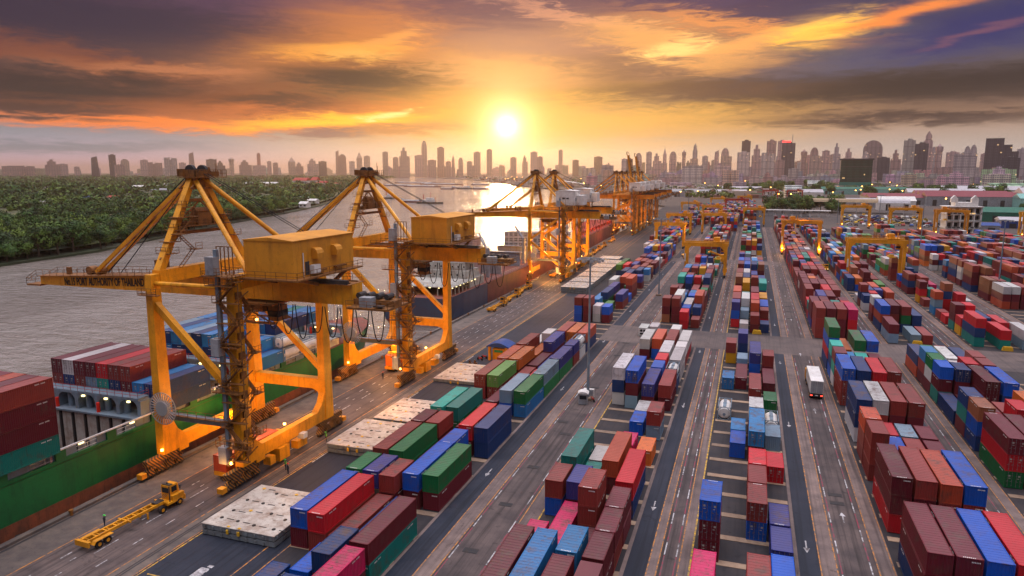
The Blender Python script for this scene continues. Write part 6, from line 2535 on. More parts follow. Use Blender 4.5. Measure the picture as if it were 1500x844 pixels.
rng = np.random.default_rng(4)
protos = []
for k in range(3):
    r = empty('broadleaf_tree', (0, 0, -600))
    t = MB().rod((0, 0, 0), (.2, .1, 5.0), .7, .7, 0, 8, w2=.4)
    for q in range(6):
        a = q * 1.05 + k
        t.rod((.15, .1, 3.2 + q * .3), (3.0 * math.cos(a), 3.0 * math.sin(a), 6.2 + q * .4), .3, .3, 0, 6, w2=.1)
    build('trunk', t, M['bark'], r)
    V = leaves(rng, 0, 0, 6.0, 4.6 + .6 * k, 4.6, 1500, .36, 9)
    leafmesh('crown', V, M['leaf']).parent = r
    protos.append(r)


def bank_x(y):
    for (x0, y0), (x1, y1) in zip(LB, LB[1:]):
        if y0 <= y <= y1:
            return x0 + (x1 - x0) * (y - y0) / (y1 - y0)
    return LB[-1][0]


rt = random.Random(21)
used_t = set()


def tree(x, y, s, label, group, sz=None, z=0.0):
    i = rt.randrange(3)
    if i in used_t:
        o = dup(protos[i], (x, y, z), rt.uniform(0, 6.3))
    else:
        o = protos[i]
        used_t.add(i)
        o.location = (x, y, z)
    o.scale = (s, s, (sz or s))
    return tag(o, label, 'tree', group)


# a belt of bank trees one can tell apart, the wood behind them as one mass
y = 225.0
while y < 720:
    x = bank_x(y)
    for k in range(2):
        tree(x - 5 - 10 * k + rt.uniform(-3, 2), y + rt.uniform(-4, 4), rt.uniform(.9, 1.9), 'bushy green tree in the front row along the far river bank',
             'trees along the far river bank', z=-1.2)
    y += rt.uniform(9, 15)
VV = []
cnt = 0
while cnt < 5900:
    # positions spread by view angle so that far rows stay filled
    y_ = 200 * (6800 / 200) ** rt.random()
    bx0 = bank_x(min(y_, 7400))
    x_ = bx0 - 16 - rt.random() ** 1.3 * (120 + y_ * 1.35)
    if x_ > bx0 - 10:
        continue
    # clearings with houses and sandy lots
    if (math.sin(x_ * .013 + 2) * math.sin(y_ * .009) > .70 and y_ > 480):
        continue
    d = math.hypot(x_, y_)
    big = .45 + 1.05 * (.5 + .5 * math.sin(x_ * .045 + 1.3 * math.sin(y_ * .03)) * math.sin(y_ * .05 + x_ * .011))
    hh = big * rt.triangular(4, 17, 8) * (1.0 if d < 1500 else 1.3)
    rx = big * rt.triangular(3, 13, 6) * (1.0 if d < 900 else 1.5 if d < 2000 else 3.0 if d < 4000 else 6.0)
    nl = 520 if d < 520 else 260 if d < 850 else 100 if d < 1500 else 46
    sz = .42 if d < 520 else .72 if d < 850 else 1.5 if d < 1500 else 3.4 if d < 4000 else 5.5
    VV.append(leaves(rng, x_, y_, -1.2 + hh * .55, rx, hh * .62, nl, sz, 5))
    cnt += 1
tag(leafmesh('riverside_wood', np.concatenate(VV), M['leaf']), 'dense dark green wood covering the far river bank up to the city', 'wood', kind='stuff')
ug = MB()
N_ = 70
bx_l = []
for i in range(N_):
    yy = 200 * (7000 / 200) ** (i / (N_ - 1))
    bx_l.append((bank_x(yy), yy))
for (xa, ya), (xb, yb) in zip(bx_l, bx_l[1:]):   # undergrowth sheet under the crowns
    ug.quadbox([(xa - 9, ya, -1.15), (xb - 9, yb, -1.15), (xb - 5200, yb, -1.15), (xa - 5200, ya, -1.15)] +
               [(xa - 9, ya, 1.6), (xb - 9, yb, 1.6), (xb - 5200, yb, 1.6), (xa - 5200, ya, 1.6)], 0, (1, 5, 3))
tag(build('undergrowth', ug, leafmat('undergrowth', (.02, .035, .014), (.045, .06, .022))), 'low scrub between the trees of the far bank', 'undergrowth', kind='stuff')

# houses and sheds between the trees on the far bank (positions in metres)
HB = [(-1063, 908, 13, 9, 3, 'bluep', 'small house with bright blue roof among the trees of the far bank'),
      (-1063, 795, 10, 8, 3, 'bluep', 'smallest blue roofed hut among the trees near the left edge'),
      (-1024, 922, 18, 12, 4, 'redp', 'small house with red roof among the trees, right of the blue one'),
      (-1595, 1547, 90, 18, 7, 'white', 'long low white shed roof among the trees left of the crane mast'),
      (-1613, 2065, 130, 24, 9, 'white', 'long white shed beyond the wood, right of the crane mast'),
      (-1379, 1620, 60, 26, 8, 'redp', 'wide red roofed hall beyond the wood, right of the crane mast'),
      (-1482, 2109, 56, 34, 24, 'redp', 'red temple hall with steep roof, leftmost of the red halls'),
      (-1425, 2105, 24, 30, 26, 'redp', 'red temple hall with steep narrow roof, second red hall'),
      (-1347, 2030, 34, 26, 14, 'redp', 'red temple hall with low roof, third red hall'),
      (-1290, 2040, 24, 24, 12, 'redp', 'red temple hall with low roof, rightmost one'),
      (-560, 800, 12, 9, 5, 'white', 'white hut by the water edge of the far bank'),
      (-622, 905, 22, 9, 4, 'white', 'pale shed on the water edge, between the two nearest crane masts'),
      (-690, 980, 30, 10, 4, 'white', 'second pale shed near the water edge'),
      (-935, 722, 16, 10, 4, 'white', 'white roofed house in the middle of the wood, left part'),
      (-1767, 1408, 50, 14, 6, 'white', 'white roofed house far left in the wood'),
      (-1300, 1300, 50, 16, 6, 'grey', 'grey shed roof in the middle distance of the wood'),
      (-1900, 1900, 60, 20, 6, 'white', 'white shed roof far back in the wood, left part')]


def house(loc, w, l, h, roofm, label, cat='house', wall='white', rz=0, windows=True, g=None):
    r = empty('house', loc, rz, label, cat, g)
    b_ = MB().box(-w / 2, w / 2, -l / 2, l / 2, 0, h * .62)
    build('wall', b_, M[wall], r)
    f = MB().prism([(-l / 2 - .6, h * .62), (l / 2 + .6, h * .62), (0, h)], 'x', -w / 2 - .6, w / 2 + .6)
    build('roof', f, M[roofm], r)
    if windows:
        k = max(2, int(w / 6))
        wn3 = MB()
        for i in range(k):
            x = -w / 2 + w * (i + .5) / k
            wn3.box(x - w / k * .25, x + w / k * .25, -l / 2 - .06, -l / 2 + .01, h * .2, h * .45)
        build('window', wn3, M['glass'], r)
    return r


for (x, y, w, l, h, rm, lab) in HB:
    house((x, y, .5), w, l, h + 3, rm, lab, wall='white')

# ------------------------------------------------------------------ port buildings on the right


def facade(name, c1, c2, fh=3.4, fw=3.0, lit=.03, glass=False):
    m = mat(name, c1, .35 if glass else .6)
    n = NT(m.node_tree)
    b_ = m.node_tree.nodes['Principled BSDF']
    g = n.node('ShaderNodeTexCoord').outputs['Object']
    x, y, z = n.sep(g)
    fz = n.m('FRACT', n.m('DIVIDE', z, fh))
    fx = n.m('FRACT', n.m('DIVIDE', n.m('ADD', x, y), fw))
    band = n.m('MULTIPLY', n.m('GREATER_THAN', fz, .35), n.m('GREATER_THAN', fx, .22))
    wn4 = n.node('ShaderNodeTexWhiteNoise', noise_dimensions='3D')
    n.put(wn4.inputs[0], n.vec(n.m('FLOOR', n.m('DIVIDE', n.m('ADD', x, y), fw)), n.m('FLOOR', n.m('DIVIDE', z, fh)), 1.0))
    on = n.m('MULTIPLY', n.m('GREATER_THAN', wn4.outputs[0], 1 - lit), band)
    info = n.node('ShaderNodeObjectInfo')
    base = n.mix(1.0, c1, info.outputs['Color'], 'MULTIPLY')
    bay = n.m('GREATER_THAN', n.m('FRACT', n.m('DIVIDE', n.m('ADD', x, 3.0), 17.0)), .62)
    base = n.mix(n.m('MULTIPLY', bay, .6), base, n.mix(1.0, base, (.45, .44, .5), 'MULTIPLY'))
    flr = n.m('GREATER_THAN', n.m('FRACT', n.m('DIVIDE', z, 31.0)), .9)
    base = n.mix(n.m('MULTIPLY', flr, .5), base, (.1, .09, .1))
    n.put(b_.inputs['Base Color'], n.mix(band, base, n.mix(.5, c2, base, 'MULTIPLY')))
    n.put(b_.inputs['Emission Color'], (1, .62, .25))
    n.put(b_.inputs['Emission Strength'], n.m('MULTIPLY', on, 1.0))
    return m


M['fac'] = facade('tower_facade', (.80, .70, .67), (.34, .30, .33), 4.6, 4.2, .018)
M['facd'] = facade('dark_tower_facade', (.16, .145, .17), (.07, .07, .09), 5.2, 5.5, .01, True)
M['facg'] = facade('green_glass_facade', (.015, .07, .055), (.012, .045, .04), 4.6, 3.2, .015, True)
M['facw'] = facade('white_facade', (.62, .66, .60), (.05, .06, .07), 3.6, 3.0, .03)
M['facy'] = facade('green_plaster_facade', (.30, .52, .28), (.07, .12, .10), 3.8, 3.0, .02)

gb_ = empty('glass_office_block', (262, 2100, 0), R(-7), 'dark green glass office block with an overhanging flat roof', 'office building')
m_ = MB().box(-38, 38, -12, 14, 0, 78)
build('facade', m_, M['facg'], gb_)
m_ = MB().box(-42, 41, -15, 16, 78, 82)
build('roof', m_, worn('dark_roof', (.05, .055, .07), (.03, .03, .03), .3), gb_)
m_ = MB().box(-39, 39, -12.6, -12, 0, 20)
build('podium', m_, mat('teal_glass', (.02, .22, .18), .15), gb_)

wo_ = empty('white_office', (150, 610, 0), R(3), 'white four storey port office with open verandas and two roof turrets', 'office building')
m_ = MB()
for k in range(5):
    m_.box(-11.5, 11.5, -7, 9, .2 + 5.2 * k - .25, .2 + 5.2 * k + .25)
for i in range(6):
    x = -11.2 + i * 4.48
    m_.box(x - .4, x + .4, -7, -6.2, 0, 21)
m_.box(-10.9, 10.9, -4, 8.8, 0, 21)
m_.box(10.4, 11.2, -6.9, 8.8, 0, 21)
build('wall', m_, M['white'], wo_)
m_ = MB().box(-12.3, 12.3, -7.8, 9.6, 21, 21.6)
m_.box(-5.5, 9.5, -3.5, 7, 21.6, 24.4)
build('roof', m_, M['white'], wo_)
for x in (-6.2, 7.4):
    m_ = MB().prism([(x - 2.2, 24.4), (x + 2.2, 24.4), (x + 2.2, 27.2), (x, 29.6), (x - 2.2, 27.2)], 'y', -3.4, 0)
    build('turret', m_, M['white'], wo_)
m_ = MB()
for k in range(4):
    for i in range(5):
        x = -11.2 + i * 4.48
        m_.box(x + .8, x + 3.7, -4.08, -3.98, 1.2 + 5.2 * k, 4.2 + 5.2 * k)
build('window', m_, M['glass'], wo_)
m_ = MB()
for k in range(1, 4):
    m_.box(-11.4, 11.4, -7.05, -6.95, .4 + 5.2 * k, 1.3 + 5.2 * k)
build('railing', m_, M['facw'], wo_)


def shed(x, y, w, l, h, rm, label, rz=0, wall='grey', gables=1):
    r = empty('warehouse', (x, y, 0), R(rz), label, 'warehouse')
    b_ = MB().box(-w / 2, w / 2, -l / 2, l / 2, 0, h * .7)
    build('wall', b_, M[wall], r)
    f = MB()
    gl_ = l / gables
    for k in range(gables):
        y0 = -l / 2 + k * gl_
        f.prism([(y0 - .3, h * .7), (y0 + gl_ + .3, h * .7), (y0 + gl_ / 2, h)], 'x', -w / 2 - .8, w / 2 + .8)
    build('roof', f, M[rm], r)
    k = min(6, max(2, int(w / 14)))
    for i in range(k):
        xx = -w / 2 + w * (i + .5) / k
        build('gate', MB().box(xx - 2.5, xx + 2.5, -l / 2 - .08, -l / 2 + .01, 0, h * .45), M['dark'], r)
    return r


M['rooft'] = worn('tan_roof', (.38, .27, .15), (.15, .10, .07), .5)
M['roofg'] = worn('dark_green_roof', (.02, .16, .10), (.04, .06, .05), .4)
M['roofr'] = worn('dark_red_roof', (.24, .035, .05), (.10, .04, .04), .4)
M['roofteal'] = worn('pale_teal_wall', (.22, .50, .44), (.2, .2, .2), .3)
M['rooflt'] = worn('light_roof', (.52, .50, .52), (.25, .22, .2), .4)
tc_ = empty('toll_canopy', (38, 815, 0), R(-4), 'long low white canopy on many posts across the end of the centre road', 'canopy')
m_ = MB().box(-42, 42, -4.5, 4.5, 5.8, 6.6)
build('roof', m_, M['white'], tc_)
for i in range(10):
    m_ = MB().box(-40 + i * 8.8, -38.8 + i * 8.8, -2, -1, 0, 5.8)
    m_.box(-40 + i * 8.8 - .5, -38.8 + i * 8.8 + .5, -3, 0, 0, 2.2)
    build('post', m_, M['white'], tc_)
cn_ = empty('truck_canopy', (118, 905, 0), R(-9), 'long tan roof with white end over the truck park', 'canopy')
m_ = MB().prism([(-15, 12.5), (15, 12.5), (13, 15.0), (0, 16.2), (-13, 15.0)], 'x', -54, 20)
build('roof', m_, M['rooft'], cn_)
m_ = MB().prism([(-15, 12.5), (15, 12.5), (13, 15.0), (0, 16.2), (-13, 15.0)], 'x', 20.5, 52)
build('end_roof', m_, M['rooflt'], cn_)
for i in range(7):
    m_ = MB().box(-50 + i * 16, -49 + i * 16, -10, -9, 0, 12.6)
    build('post', m_, M['white'], cn_)
shed(230, 1650, 190, 26, 16, 'roofg', 'very long low shed with dark green roof edge', -2, 'roofteal')
shed(205, 1190, 84, 100, 15, 'roofr', 'dark red roofed warehouse, middle one of the red roofs', 0, 'grey', 2)
shed(296, 1190, 120, 140, 19, 'roofr', 'largest dark red roofed warehouse with stepped gables', -3, 'grey', 3)
shed(170, 985, 40, 26, 17, 'white', 'white silo building standing behind the tan roof end', 0, 'white')
shed(152, 1060, 60, 40, 12, 'rooflt', 'grey shed behind the truck park', 5)
shed(300, 1330, 110, 40, 20, 'rooflt', 'long pale roofed warehouse beyond the red roofs', -3, 'white')
shed(425, 1500, 190, 46, 22, 'rooflt', 'wide pale roofed hall left of the teal hangar', -4, 'white')
shed(230, 800, 58, 40, 13, 'roofg', 'dark green roofed shed right of the white office', -6, 'roofg', 2)
shed(235, 705, 66, 26, 9, 'rooflt', 'pale blue roofed open shed near the right edge', -5, 'bluep')
shed(176, 655, 22, 12, 7, 'bluep', 'small blue roofed stall right of the white office', 0, 'grey')
shed(420, 1130, 150, 60, 26, 'rooflt', 'teal walled hangar with pale roof at the right edge', -5, 'roofteal')
shed(360, 1090, 60, 44, 19, 'roofteal', 'smaller pale teal building before the hangar', -5, 'roofteal')
shed(150, 1900, 40, 30, 26, 'facw', 'white block left of the glass office', 0, 'facw')
shed(96, 1350, 42, 30, 17, 'rooflt', 'pale hall left of the long green shed', 5, 'white')
shed(62, 1210, 24, 22, 26, 'facw', 'grey white four storey block beside the red gantries', 5, 'facw')
shed(330, 1010, 26, 22, 16, 'facw', 'small white block among the trees behind the white office', 5, 'facw')
for i, (x, y, w, l, h, rm, lb) in enumerate(((-40, 1500, 60, 30, 12, 'rooflt', 'pale shed behind the far red gantries'), (-110, 1400, 70, 30, 14, 'grey', 'grey shed behind the raised crane booms'),
                                            (-180, 1500, 80, 30, 12, 'rooflt', 'pale riverside shed left of the raised booms'), (-250, 1640, 90, 26, 12, 'rooft', 'tan riverside shed at the bend of the river'),
                                            (60, 1480, 70, 30, 12, 'roofr', 'red roofed shed between the gantries and the green shed'), (-20, 1720, 90, 30, 14, 'rooflt', 'pale hall in the lit district behind the port'),
                                            (520, 1700, 120, 60, 24, 'facy', 'green plastered block between the trees at the right'))):
    shed(x, y, w, l, h, rm, lb, 3, 'white' if rm != 'facy' else 'facy')

# long riverside jetty with pale posts
jt = empty('viaduct', (-690, 2700, 5), R(19.3), 'long white viaduct on posts behind the braced crane masts', 'viaduct')
m_ = MB().box(-8, 8, -600, 600, 3.8, 7.0)
build('deck', m_, M['white'], jt)
for i in range(24):
    m_ = MB().box(-6, 6, -590 + i * 51, -584 + i * 51, -7.5, 3.8)
    build('post', m_, M['white'], jt)

# parked cars and trucks in the truck park
for i in range(84):
    k = i % 14
    row_ = i // 14
    x, y = 84 + k * 5.4 + row_ * 2.0 + rv.uniform(-.8, .8), 690 + row_ * 26 + rv.uniform(-4, 4)
    c_ = rv.choice([(.6, .6, .6), (.7, .7, .7), (.05, .05, .06), (.3, .3, .32), (.35, .04, .04), (.04, .1, .3), (.55, .5, .4), (.7, .45, .05)])
    o = car((x, y, .01), R(rv.choice((0, 90)) + rv.uniform(-8, 8)), c_, 'tiny car or van in the crowded vehicle park under the tan roof', 'vehicles in the vehicle park')
    o.scale = (1.5, 1.3, 1.6)

# trees on the port side
PT_ = [(70 + rt.uniform(-45, 45), 980 + rt.uniform(-130, 130)) for _ in range(26)] + \
      [(28 + rt.uniform(-18, 40), 900 + rt.uniform(-40, 60)) for _ in range(14)] + \
      [(420 + rt.uniform(-150, 160), 1400 + rt.uniform(-110, 130)) for _ in range(40)] + \
      [(355 + rt.uniform(-60, 80), 900 + rt.uniform(-60, 80)) for _ in range(18)] + \
      [(rt.uniform(-60, 160), rt.uniform(1500, 2100)) for _ in range(26)] + [(rt.uniform(200, 330), rt.uniform(1340, 1500)) for _ in range(14)]
for i, (x, y) in enumerate(PT_):
    s = rt.uniform(1.0, 2.0) * (1.0 if y < 1200 else 1.4)
    tree(x, y, s, 'dark round tree between the port buildings on the right', 'trees among the port buildings')

# ------------------------------------------------------------------ city skyline


def dirpx(x):
    a = (x - 750) / 1030.0
    return math.atan2(a, math.cos(R(9.37)) + (422 - 252) / 1030.0 * math.sin(R(9.37)))


def top_h(x, py, d):
    a = (x - 750) / 1030.0
    b_ = -(py - 422) / 1030.0
    p = R(9.37)
    f = math.cos(p) + b_ * math.sin(p)
    z = -math.sin(p) + b_ * math.cos(p)
    return CAM_H + z / math.hypot(a, f) * d


TOW = None


def tower(px_, py_, wpx, d, style='slab', color=(1, 1, 1), m='fac', label='', group=None, depth=None):
    d *= 2.0 if px_ < 540 else 1.5 if px_ < 880 and d > 3500 else 1.0
    th = dirpx(px_) - R(18.66)
    x, y = d * math.sin(th), d * math.cos(th)
    h = max(18, top_h(px_, py_, d))
    w = wpx / 1030.0 * d * math.cos(dirpx(px_))
    dp = depth or w * .7
    r = empty('tower' if h > 60 else 'city_block', (x, y, 0), -th, label, 'building', group)
    b_ = MB()
    W2, D2 = w / 2, dp / 2
    parts = []
    if style == 'slab':
        b_.box(-W2, W2, -D2, D2, 0, h * .97)
        b_.box(-W2 * .4, W2 * .5, -D2 * .6, D2 * .6, h * .97, h)
    elif style == 'twin':
        b_.box(-W2, -W2 * .1, -D2, D2, 0, h)
        b_.box(W2 * .1, W2, -D2, D2, 0, h * .97)
        b_.box(-W2 * .1, W2 * .1, -D2 * .7, D2 * .7, 0, h * .9)
    elif style == 'step':
        b_.box(-W2, W2, -D2, D2, 0, h * .72)
        b_.box(-W2 * .7, W2 * .45, -D2 * .9, D2 * .9, h * .72, h * .9)
        b_.box(-W2 * .4, W2 * .1, -D2 * .7, D2 * .7, h * .9, h)
    elif style == 'stepr':
        b_.box(-W2, W2 * .1, -D2, D2, 0, h)
        b_.box(W2 * .1, W2 * .6, -D2, D2, 0, h * .86)
        b_.box(W2 * .6, W2, -D2, D2, 0, h * .72)
    elif style == 'spire':
        b_.box(-W2, W2, -D2, D2, 0, h * .72)
        b_.quadbox([(-W2, -D2, h * .72), (W2, -D2, h * .72), (W2, D2, h * .72), (-W2, D2, h * .72),
                    (-W2 * .1, -D2 * .1, h * .93), (W2 * .1, -D2 * .1, h * .93), (W2 * .1, D2 * .1, h * .93), (-W2 * .1, D2 * .1, h * .93)])
        b_.rod((0, 0, h * .9), (0, 0, h), W2 * .12)
    elif style == 'taper':
        b_.quadbox([(-W2, -D2, 0), (W2, -D2, 0), (W2, D2, 0), (-W2, D2, 0), (-W2 * .75, -D2, h * .93), (W2 * .6, -D2, h), (W2 * .6, D2, h), (-W2 * .75, D2, h * .93)])
    elif style == 'dome':
        P2 = [(-W2, 0), (W2, 0), (W2, h * .78)] + [(W2 * math.cos(R(a)), h * .78 + h * .22 * math.sin(R(a))) for a in range(15, 166, 15)] + [(-W2, h * .78)]
        b_.prism(P2, 'y', -D2, D2)
    elif style == 'point':
        P2 = [(-W2, 0), (W2, 0), (W2, h * .55), (W2 * .75, h * .6), (W2 * .75, h * .8), (W2 * .5, h * .83), (W2 * .55, h * .9), (0, h), (-W2 * .55, h * .9), (-W2 * .5, h * .83), (-W2 * .75, h * .8), (-W2 * .75, h * .6), (-W2, h * .55)]
        b_.prism(P2, 'y', -D2, D2)
    elif style == 'round':
        b_.rod((0, 0, 0), (0, 0, h * .82), w * .8, w * .8, 0, 14)
        b_.rod((0, 0, h * .82), (0, 0, h * .93), w, w, 0, 14)
        b_.rod((0, 0, h * .93), (0, 0, h), w * .6, w * .6, 0, 14, w2=w * .1)
    o = build('facade', b_, M[m], r)
    o.color = tuple(color) + (1,)
    if style in ('slab', 'twin', 'step') and wpx > 12:
        k = MB()
        k.rod((W2 * .2, 0, h), (W2 * .2, 0, h * 1.04), w * .03)
        k.box(-W2 * .3, 0, -D2 * .3, D2 * .3, h, h * 1.015)
        build('roof_plant', k, M['grey'], r)
    return r


BR, PK_, GR, DKc, TN, WH = (.75, .5, .45), (1.0, .75, .72), (.75, .75, .8), (.35, .33, .38), (.95, .75, .6), (1.15, 1.1, 1.05)
LAND = [(17, 243, 22, 3600, 'slab', BR, 'wide low brown slab, leftmost of the skyline pair at the left edge'), (38, 243, 22, 3650, 'twin', BR, 'wide low brown slab, right one of the pair at the left edge'),
        (78, 234, 19, 3300, 'step', BR, 'stepped brown block third from the left edge'), (92, 240, 14, 3400, 'slab', PK_, 'pinkish block leaning on the stepped brown block'),
        (113, 244, 7, 3800, 'slab', PK_, 'small pink block left of the first dark tower'), (140, 229, 11, 3300, 'taper', DKc, 'dark blue slab tower, left of the two dark towers'),
        (166, 226, 9, 3300, 'slab', DKc, 'tall dark brown tower, right of the two dark towers'), (176, 241, 14, 3200, 'slab', BR, 'brown block at the foot of the right dark tower'),
        (184, 233, 11, 3500, 'dome', TN, 'tan round topped tower right of the dark towers'), (212, 234, 10, 3600, 'slab', PK_, 'pale pink slab between the dark towers and the first mast'),
        (226, 238, 22, 3700, 'twin', BR, 'wide brown twin block behind the first mast, left side'), (251, 231, 17, 3500, 'twin', GR, 'grey blue twin tower left of the nearest crane mast'),
        (268, 238, 9, 3800, 'slab', PK_, 'pink block close to the nearest crane mast'), (282, 223, 9, 3700, 'taper', BR, 'slim tapered tower just left of the nearest crane mast'),
        (310, 233, 13, 3600, 'slab', DKc, 'dark block seen through the nearest crane mast'), (324, 236, 12, 3600, 'step', DKc, 'dark stepped block right of the nearest crane mast'),
        (340, 231, 8, 3700, 'round', TN, 'tan tower with round top right of the nearest mast'), (360, 235, 17, 3600, 'step', BR, 'broad brown block before the red needle'),
        (380, 224, 5, 3800, 'slab', (.9, .3, .22), 'slim red needle tower standing on a broad base'), (380, 242, 18, 3790, 'slab', PK_, 'broad pink base below the red needle'),
        (395, 236, 6, 4000, 'slab', PK_, 'slim pink block right of the red needle'), (404, 238, 7, 4000, 'slab', BR, 'brown block second right of the red needle'),
        (428, 229, 10, 3900, 'spire', TN, 'tan spired tower left of the second crane mast group'), (439, 238, 11, 3900, 'step', BR, 'brown stepped block beside the tan spire'),
        (459, 233, 16, 3800, 'step', PK_, 'pink stepped block left of the dark block'), (473, 236, 11, 3500, 'slab', DKc, 'short dark block behind the wood, left of the thin spire'),
        (495, 220, 6, 4100, 'taper', BR, 'thin slanted brown spire left of the second crane mast'), (502, 226, 11, 4000, 'dome', (.5, .25, .25), 'dark red domed tower next to the slanted spire'),
        (516, 236, 8, 4100, 'slab', WH, 'pale block behind the second crane'), (527, 221, 8, 4100, 'spire', TN, 'tan spired tower just left of the second mast'), (538, 228, 9, 4100, 'slab', TN, 'tan tower just left of the second mast, lower'),
        (565, 222, 8, 4200, 'slab', TN, 'pale gold tower right of the second mast'), (580, 230, 8, 4300, 'slab', TN, 'gold block left of the broad stepped gold tower'), (593, 217, 15, 4100, 'step', TN, 'broad stepped gold tower across the river'),
        (614, 227, 12, 4100, 'slab', PK_, 'rose block left of the tallest riverside tower'), (622, 206, 8, 4200, 'dome', TN, 'tallest riverside tower with rounded top'), (633, 234, 12, 4000, 'slab', BR, 'brown block right of the tallest riverside tower'),
        (646, 215, 10, 4000, 'slab', (.85, .5, .35), 'red brown flat topped tower across the river'), (657, 236, 8, 4000, 'slab', BR, 'low brown block right of the flat topped tower'), (664, 225, 4, 4200, 'spire', BR, 'needle thin tower right of the flat topped tower'),
        (675, 231, 7, 4200, 'dome', TN, 'small round topped gold tower in the sun haze'), (688, 236, 8, 4200, 'slab', TN, 'low gold block in the sun haze'), (699, 222, 10, 4300, 'slab', TN, 'gold slab in the sun haze, wide one'),
        (717, 218, 8, 4400, 'slab', TN, 'gold slab left of the sun, tall one'), (752, 230, 9, 4600, 'slab', TN, 'bright hazy block below the sun'), (769, 228, 8, 4600, 'step', TN, 'bright hazy stepped block right of the sun'),
        (782, 222, 10, 4400, 'slab', PK_, 'rose slab right of the sun'), (791, 229, 8, 4400, 'slab', BR, 'brown block beside the rose slab'), (821, 219, 6, 4500, 'slab', TN, 'slim tan tower between the braced crane masts'),
        (843, 234, 9, 4400, 'slab', DKc, 'grey block behind the braced crane masts'), (876, 229, 12, 4300, 'slab', DKc, 'grey flat block left of the raised booms'), (914, 232, 8, 3300, 'slab', WH, 'white framed block behind the far crane mast'),
        (922, 232, 9, 3300, 'slab', DKc, 'dark panel block behind the far crane mast'), (935, 224, 9, 4400, 'dome', PK_, 'pale rounded tower left of the raised booms'), (950, 222, 8, 4500, 'slab', GR, 'grey tower seen between the raised booms'),
        (962, 225, 12, 4400, 'step', PK_, 'pink stepped tower right of the raised booms'), (973, 214, 5, 4600, 'spire', PK_, 'slim pale spire right of the raised booms'), (985, 222, 10, 4500, 'dome', PK_, 'pink round shouldered tower right of the slim spire'),
        (1001, 220, 6, 4500, 'round', BR, 'slim brown tower left of the pointed tower'), (1017, 210, 9, 4300, 'point', GR, 'grey tower with pointed crown'), (1016, 232, 11, 4000, 'slab', TN, 'cream block before the pointed crown tower'),
        (1032, 228, 8, 4400, 'slab', GR, 'grey block right of the pointed crown tower'), (1049, 220, 8, 4300, 'taper', PK_, 'pink slanted tower left of the cream pair'), (1061, 217, 11, 4200, 'dome', PK_, 'pink domed tower of the cream pair'),
        (1063, 228, 15, 3900, 'slab', TN, 'cream block before the pink domed tower'), (1091, 205, 12, 3700, 'slab', DKc, 'dark capped tower behind the pale slab'), (1088, 222, 17, 3500, 'slab', WH, 'pale slab before the dark capped tower'),
        (1108, 213, 15, 3800, 'step', PK_, 'pink stepped tower under construction'), (1128, 205, 13, 3800, 'slab', BR, 'tall brown tower left of the antenna tower'), (1124, 224, 18, 3400, 'twin', WH, 'white and glass block before the tall brown tower'),
        (1143, 205, 11, 3800, 'slab', PK_, 'rose tower left of the antenna tower'), (1153, 208, 18, 3300, 'slab', (.45, .42, .48), 'dark glass tower with antenna and red roof sign'), (1142, 234, 12, 3200, 'slab', BR, 'brown block before the antenna tower'),
        (1176, 219, 9, 4000, 'round', BR, 'small round brown tower right of the antenna tower'), (1191, 216, 11, 4000, 'dome', BR, 'brown domed tower right of the antenna tower'), (1194, 228, 17, 3600, 'slab', TN, 'tan slab with balconies before the brown dome'),
        (1208, 220, 10, 4100, 'slab', PK_, 'pink block right of the brown dome'), (1224, 210, 10, 4100, 'step', GR, 'grey tower with cranes on top'), (1242, 218, 14, 4000, 'step', PK_, 'pink stepped block before the big dark dome'),
        (1276, 206, 25, 3600, 'dome', (.5, .40, .40), 'big dark domed tower with a mast'), (1266, 222, 9, 3500, 'dome', WH, 'white striped tower before the big dome'), (1293, 230, 16, 3500, 'slab', DKc, 'dark low block right of the big dome'),
        (1311, 220, 13, 3500, 'step', BR, 'brown stepped block left of the green grey tower'), (1329, 204, 15, 3500, 'slab', (.6, .65, .6), 'green grey tower with glowing corner'), (1347, 209, 17, 3200, 'slab', DKc, 'dark brown slab before the pink crowned tower'),
        (1356, 192, 15, 3600, 'point', PK_, 'pink tower with diamond shaped crown, tallest at the right'), (1373, 211, 10, 3600, 'round', PK_, 'round pink tower right of the diamond crown'), (1365, 215, 6, 3700, 'slab', GR, 'narrow grey slab beside the diamond crown tower'),
        (1412, 224, 28, 2500, 'slab', (.75, .72, .72), 'grey banded office slab, nearer than the rest of the skyline'), (1414, 214, 8, 3800, 'dome', GR, 'left dome of the small grey pair'), (1423, 212, 8, 3800, 'dome', GR, 'right dome of the small grey pair'),
        (1464, 203, 40, 3000, 'stepr', (.28, .26, .32), 'huge black stepped tower near the right edge'), (1479, 230, 22, 2700, 'slab', (.25, .24, .3), 'black glass block before the huge stepped tower'), (1495, 217, 14, 3600, 'slab', GR, 'grey tower cut by the right edge of the photo'),
        (1463, 247, 42, 2300, 'slab', (.7, 1.25, .65), 'green block of flats near the right edge'), (1393, 222, 16, 3900, 'slab', PK_, 'pink block left of the banded office slab'), (1440, 224, 10, 4000, 'slab', PK_, 'pink block between the banded slab and the black tower'),
        (1385, 245, 30, 2600, 'slab', BR, 'low brown block left of the banded office slab')]
for (a, b_, w_, d, st_, c_, lab) in LAND:
    dark = c_ in (DKc,) or c_[0] < .5
    o = tower(a, b_, w_, d, st_, tuple(q * (2.2 if dark else 1) for q in c_), 'facd' if dark else 'fac', lab)
    if 'red roof sign' in lab:
        k = MB().box(-22, 6, -26, -25, 180, 186) if False else MB()
        h = top_h(a, b_, d)
        k.rod((14, 0, h), (14, 0, h + 30), 2.2)
        build('antenna', k, M['grey'], o)
        k = MB().box(-26, 8, -20.5, -20, h - 3, h + 4)
        build('roof_sign', k, mat('red_sign', (.8, .02, .03), .5, emit=(1, .05, .05), estr=2.5), o)
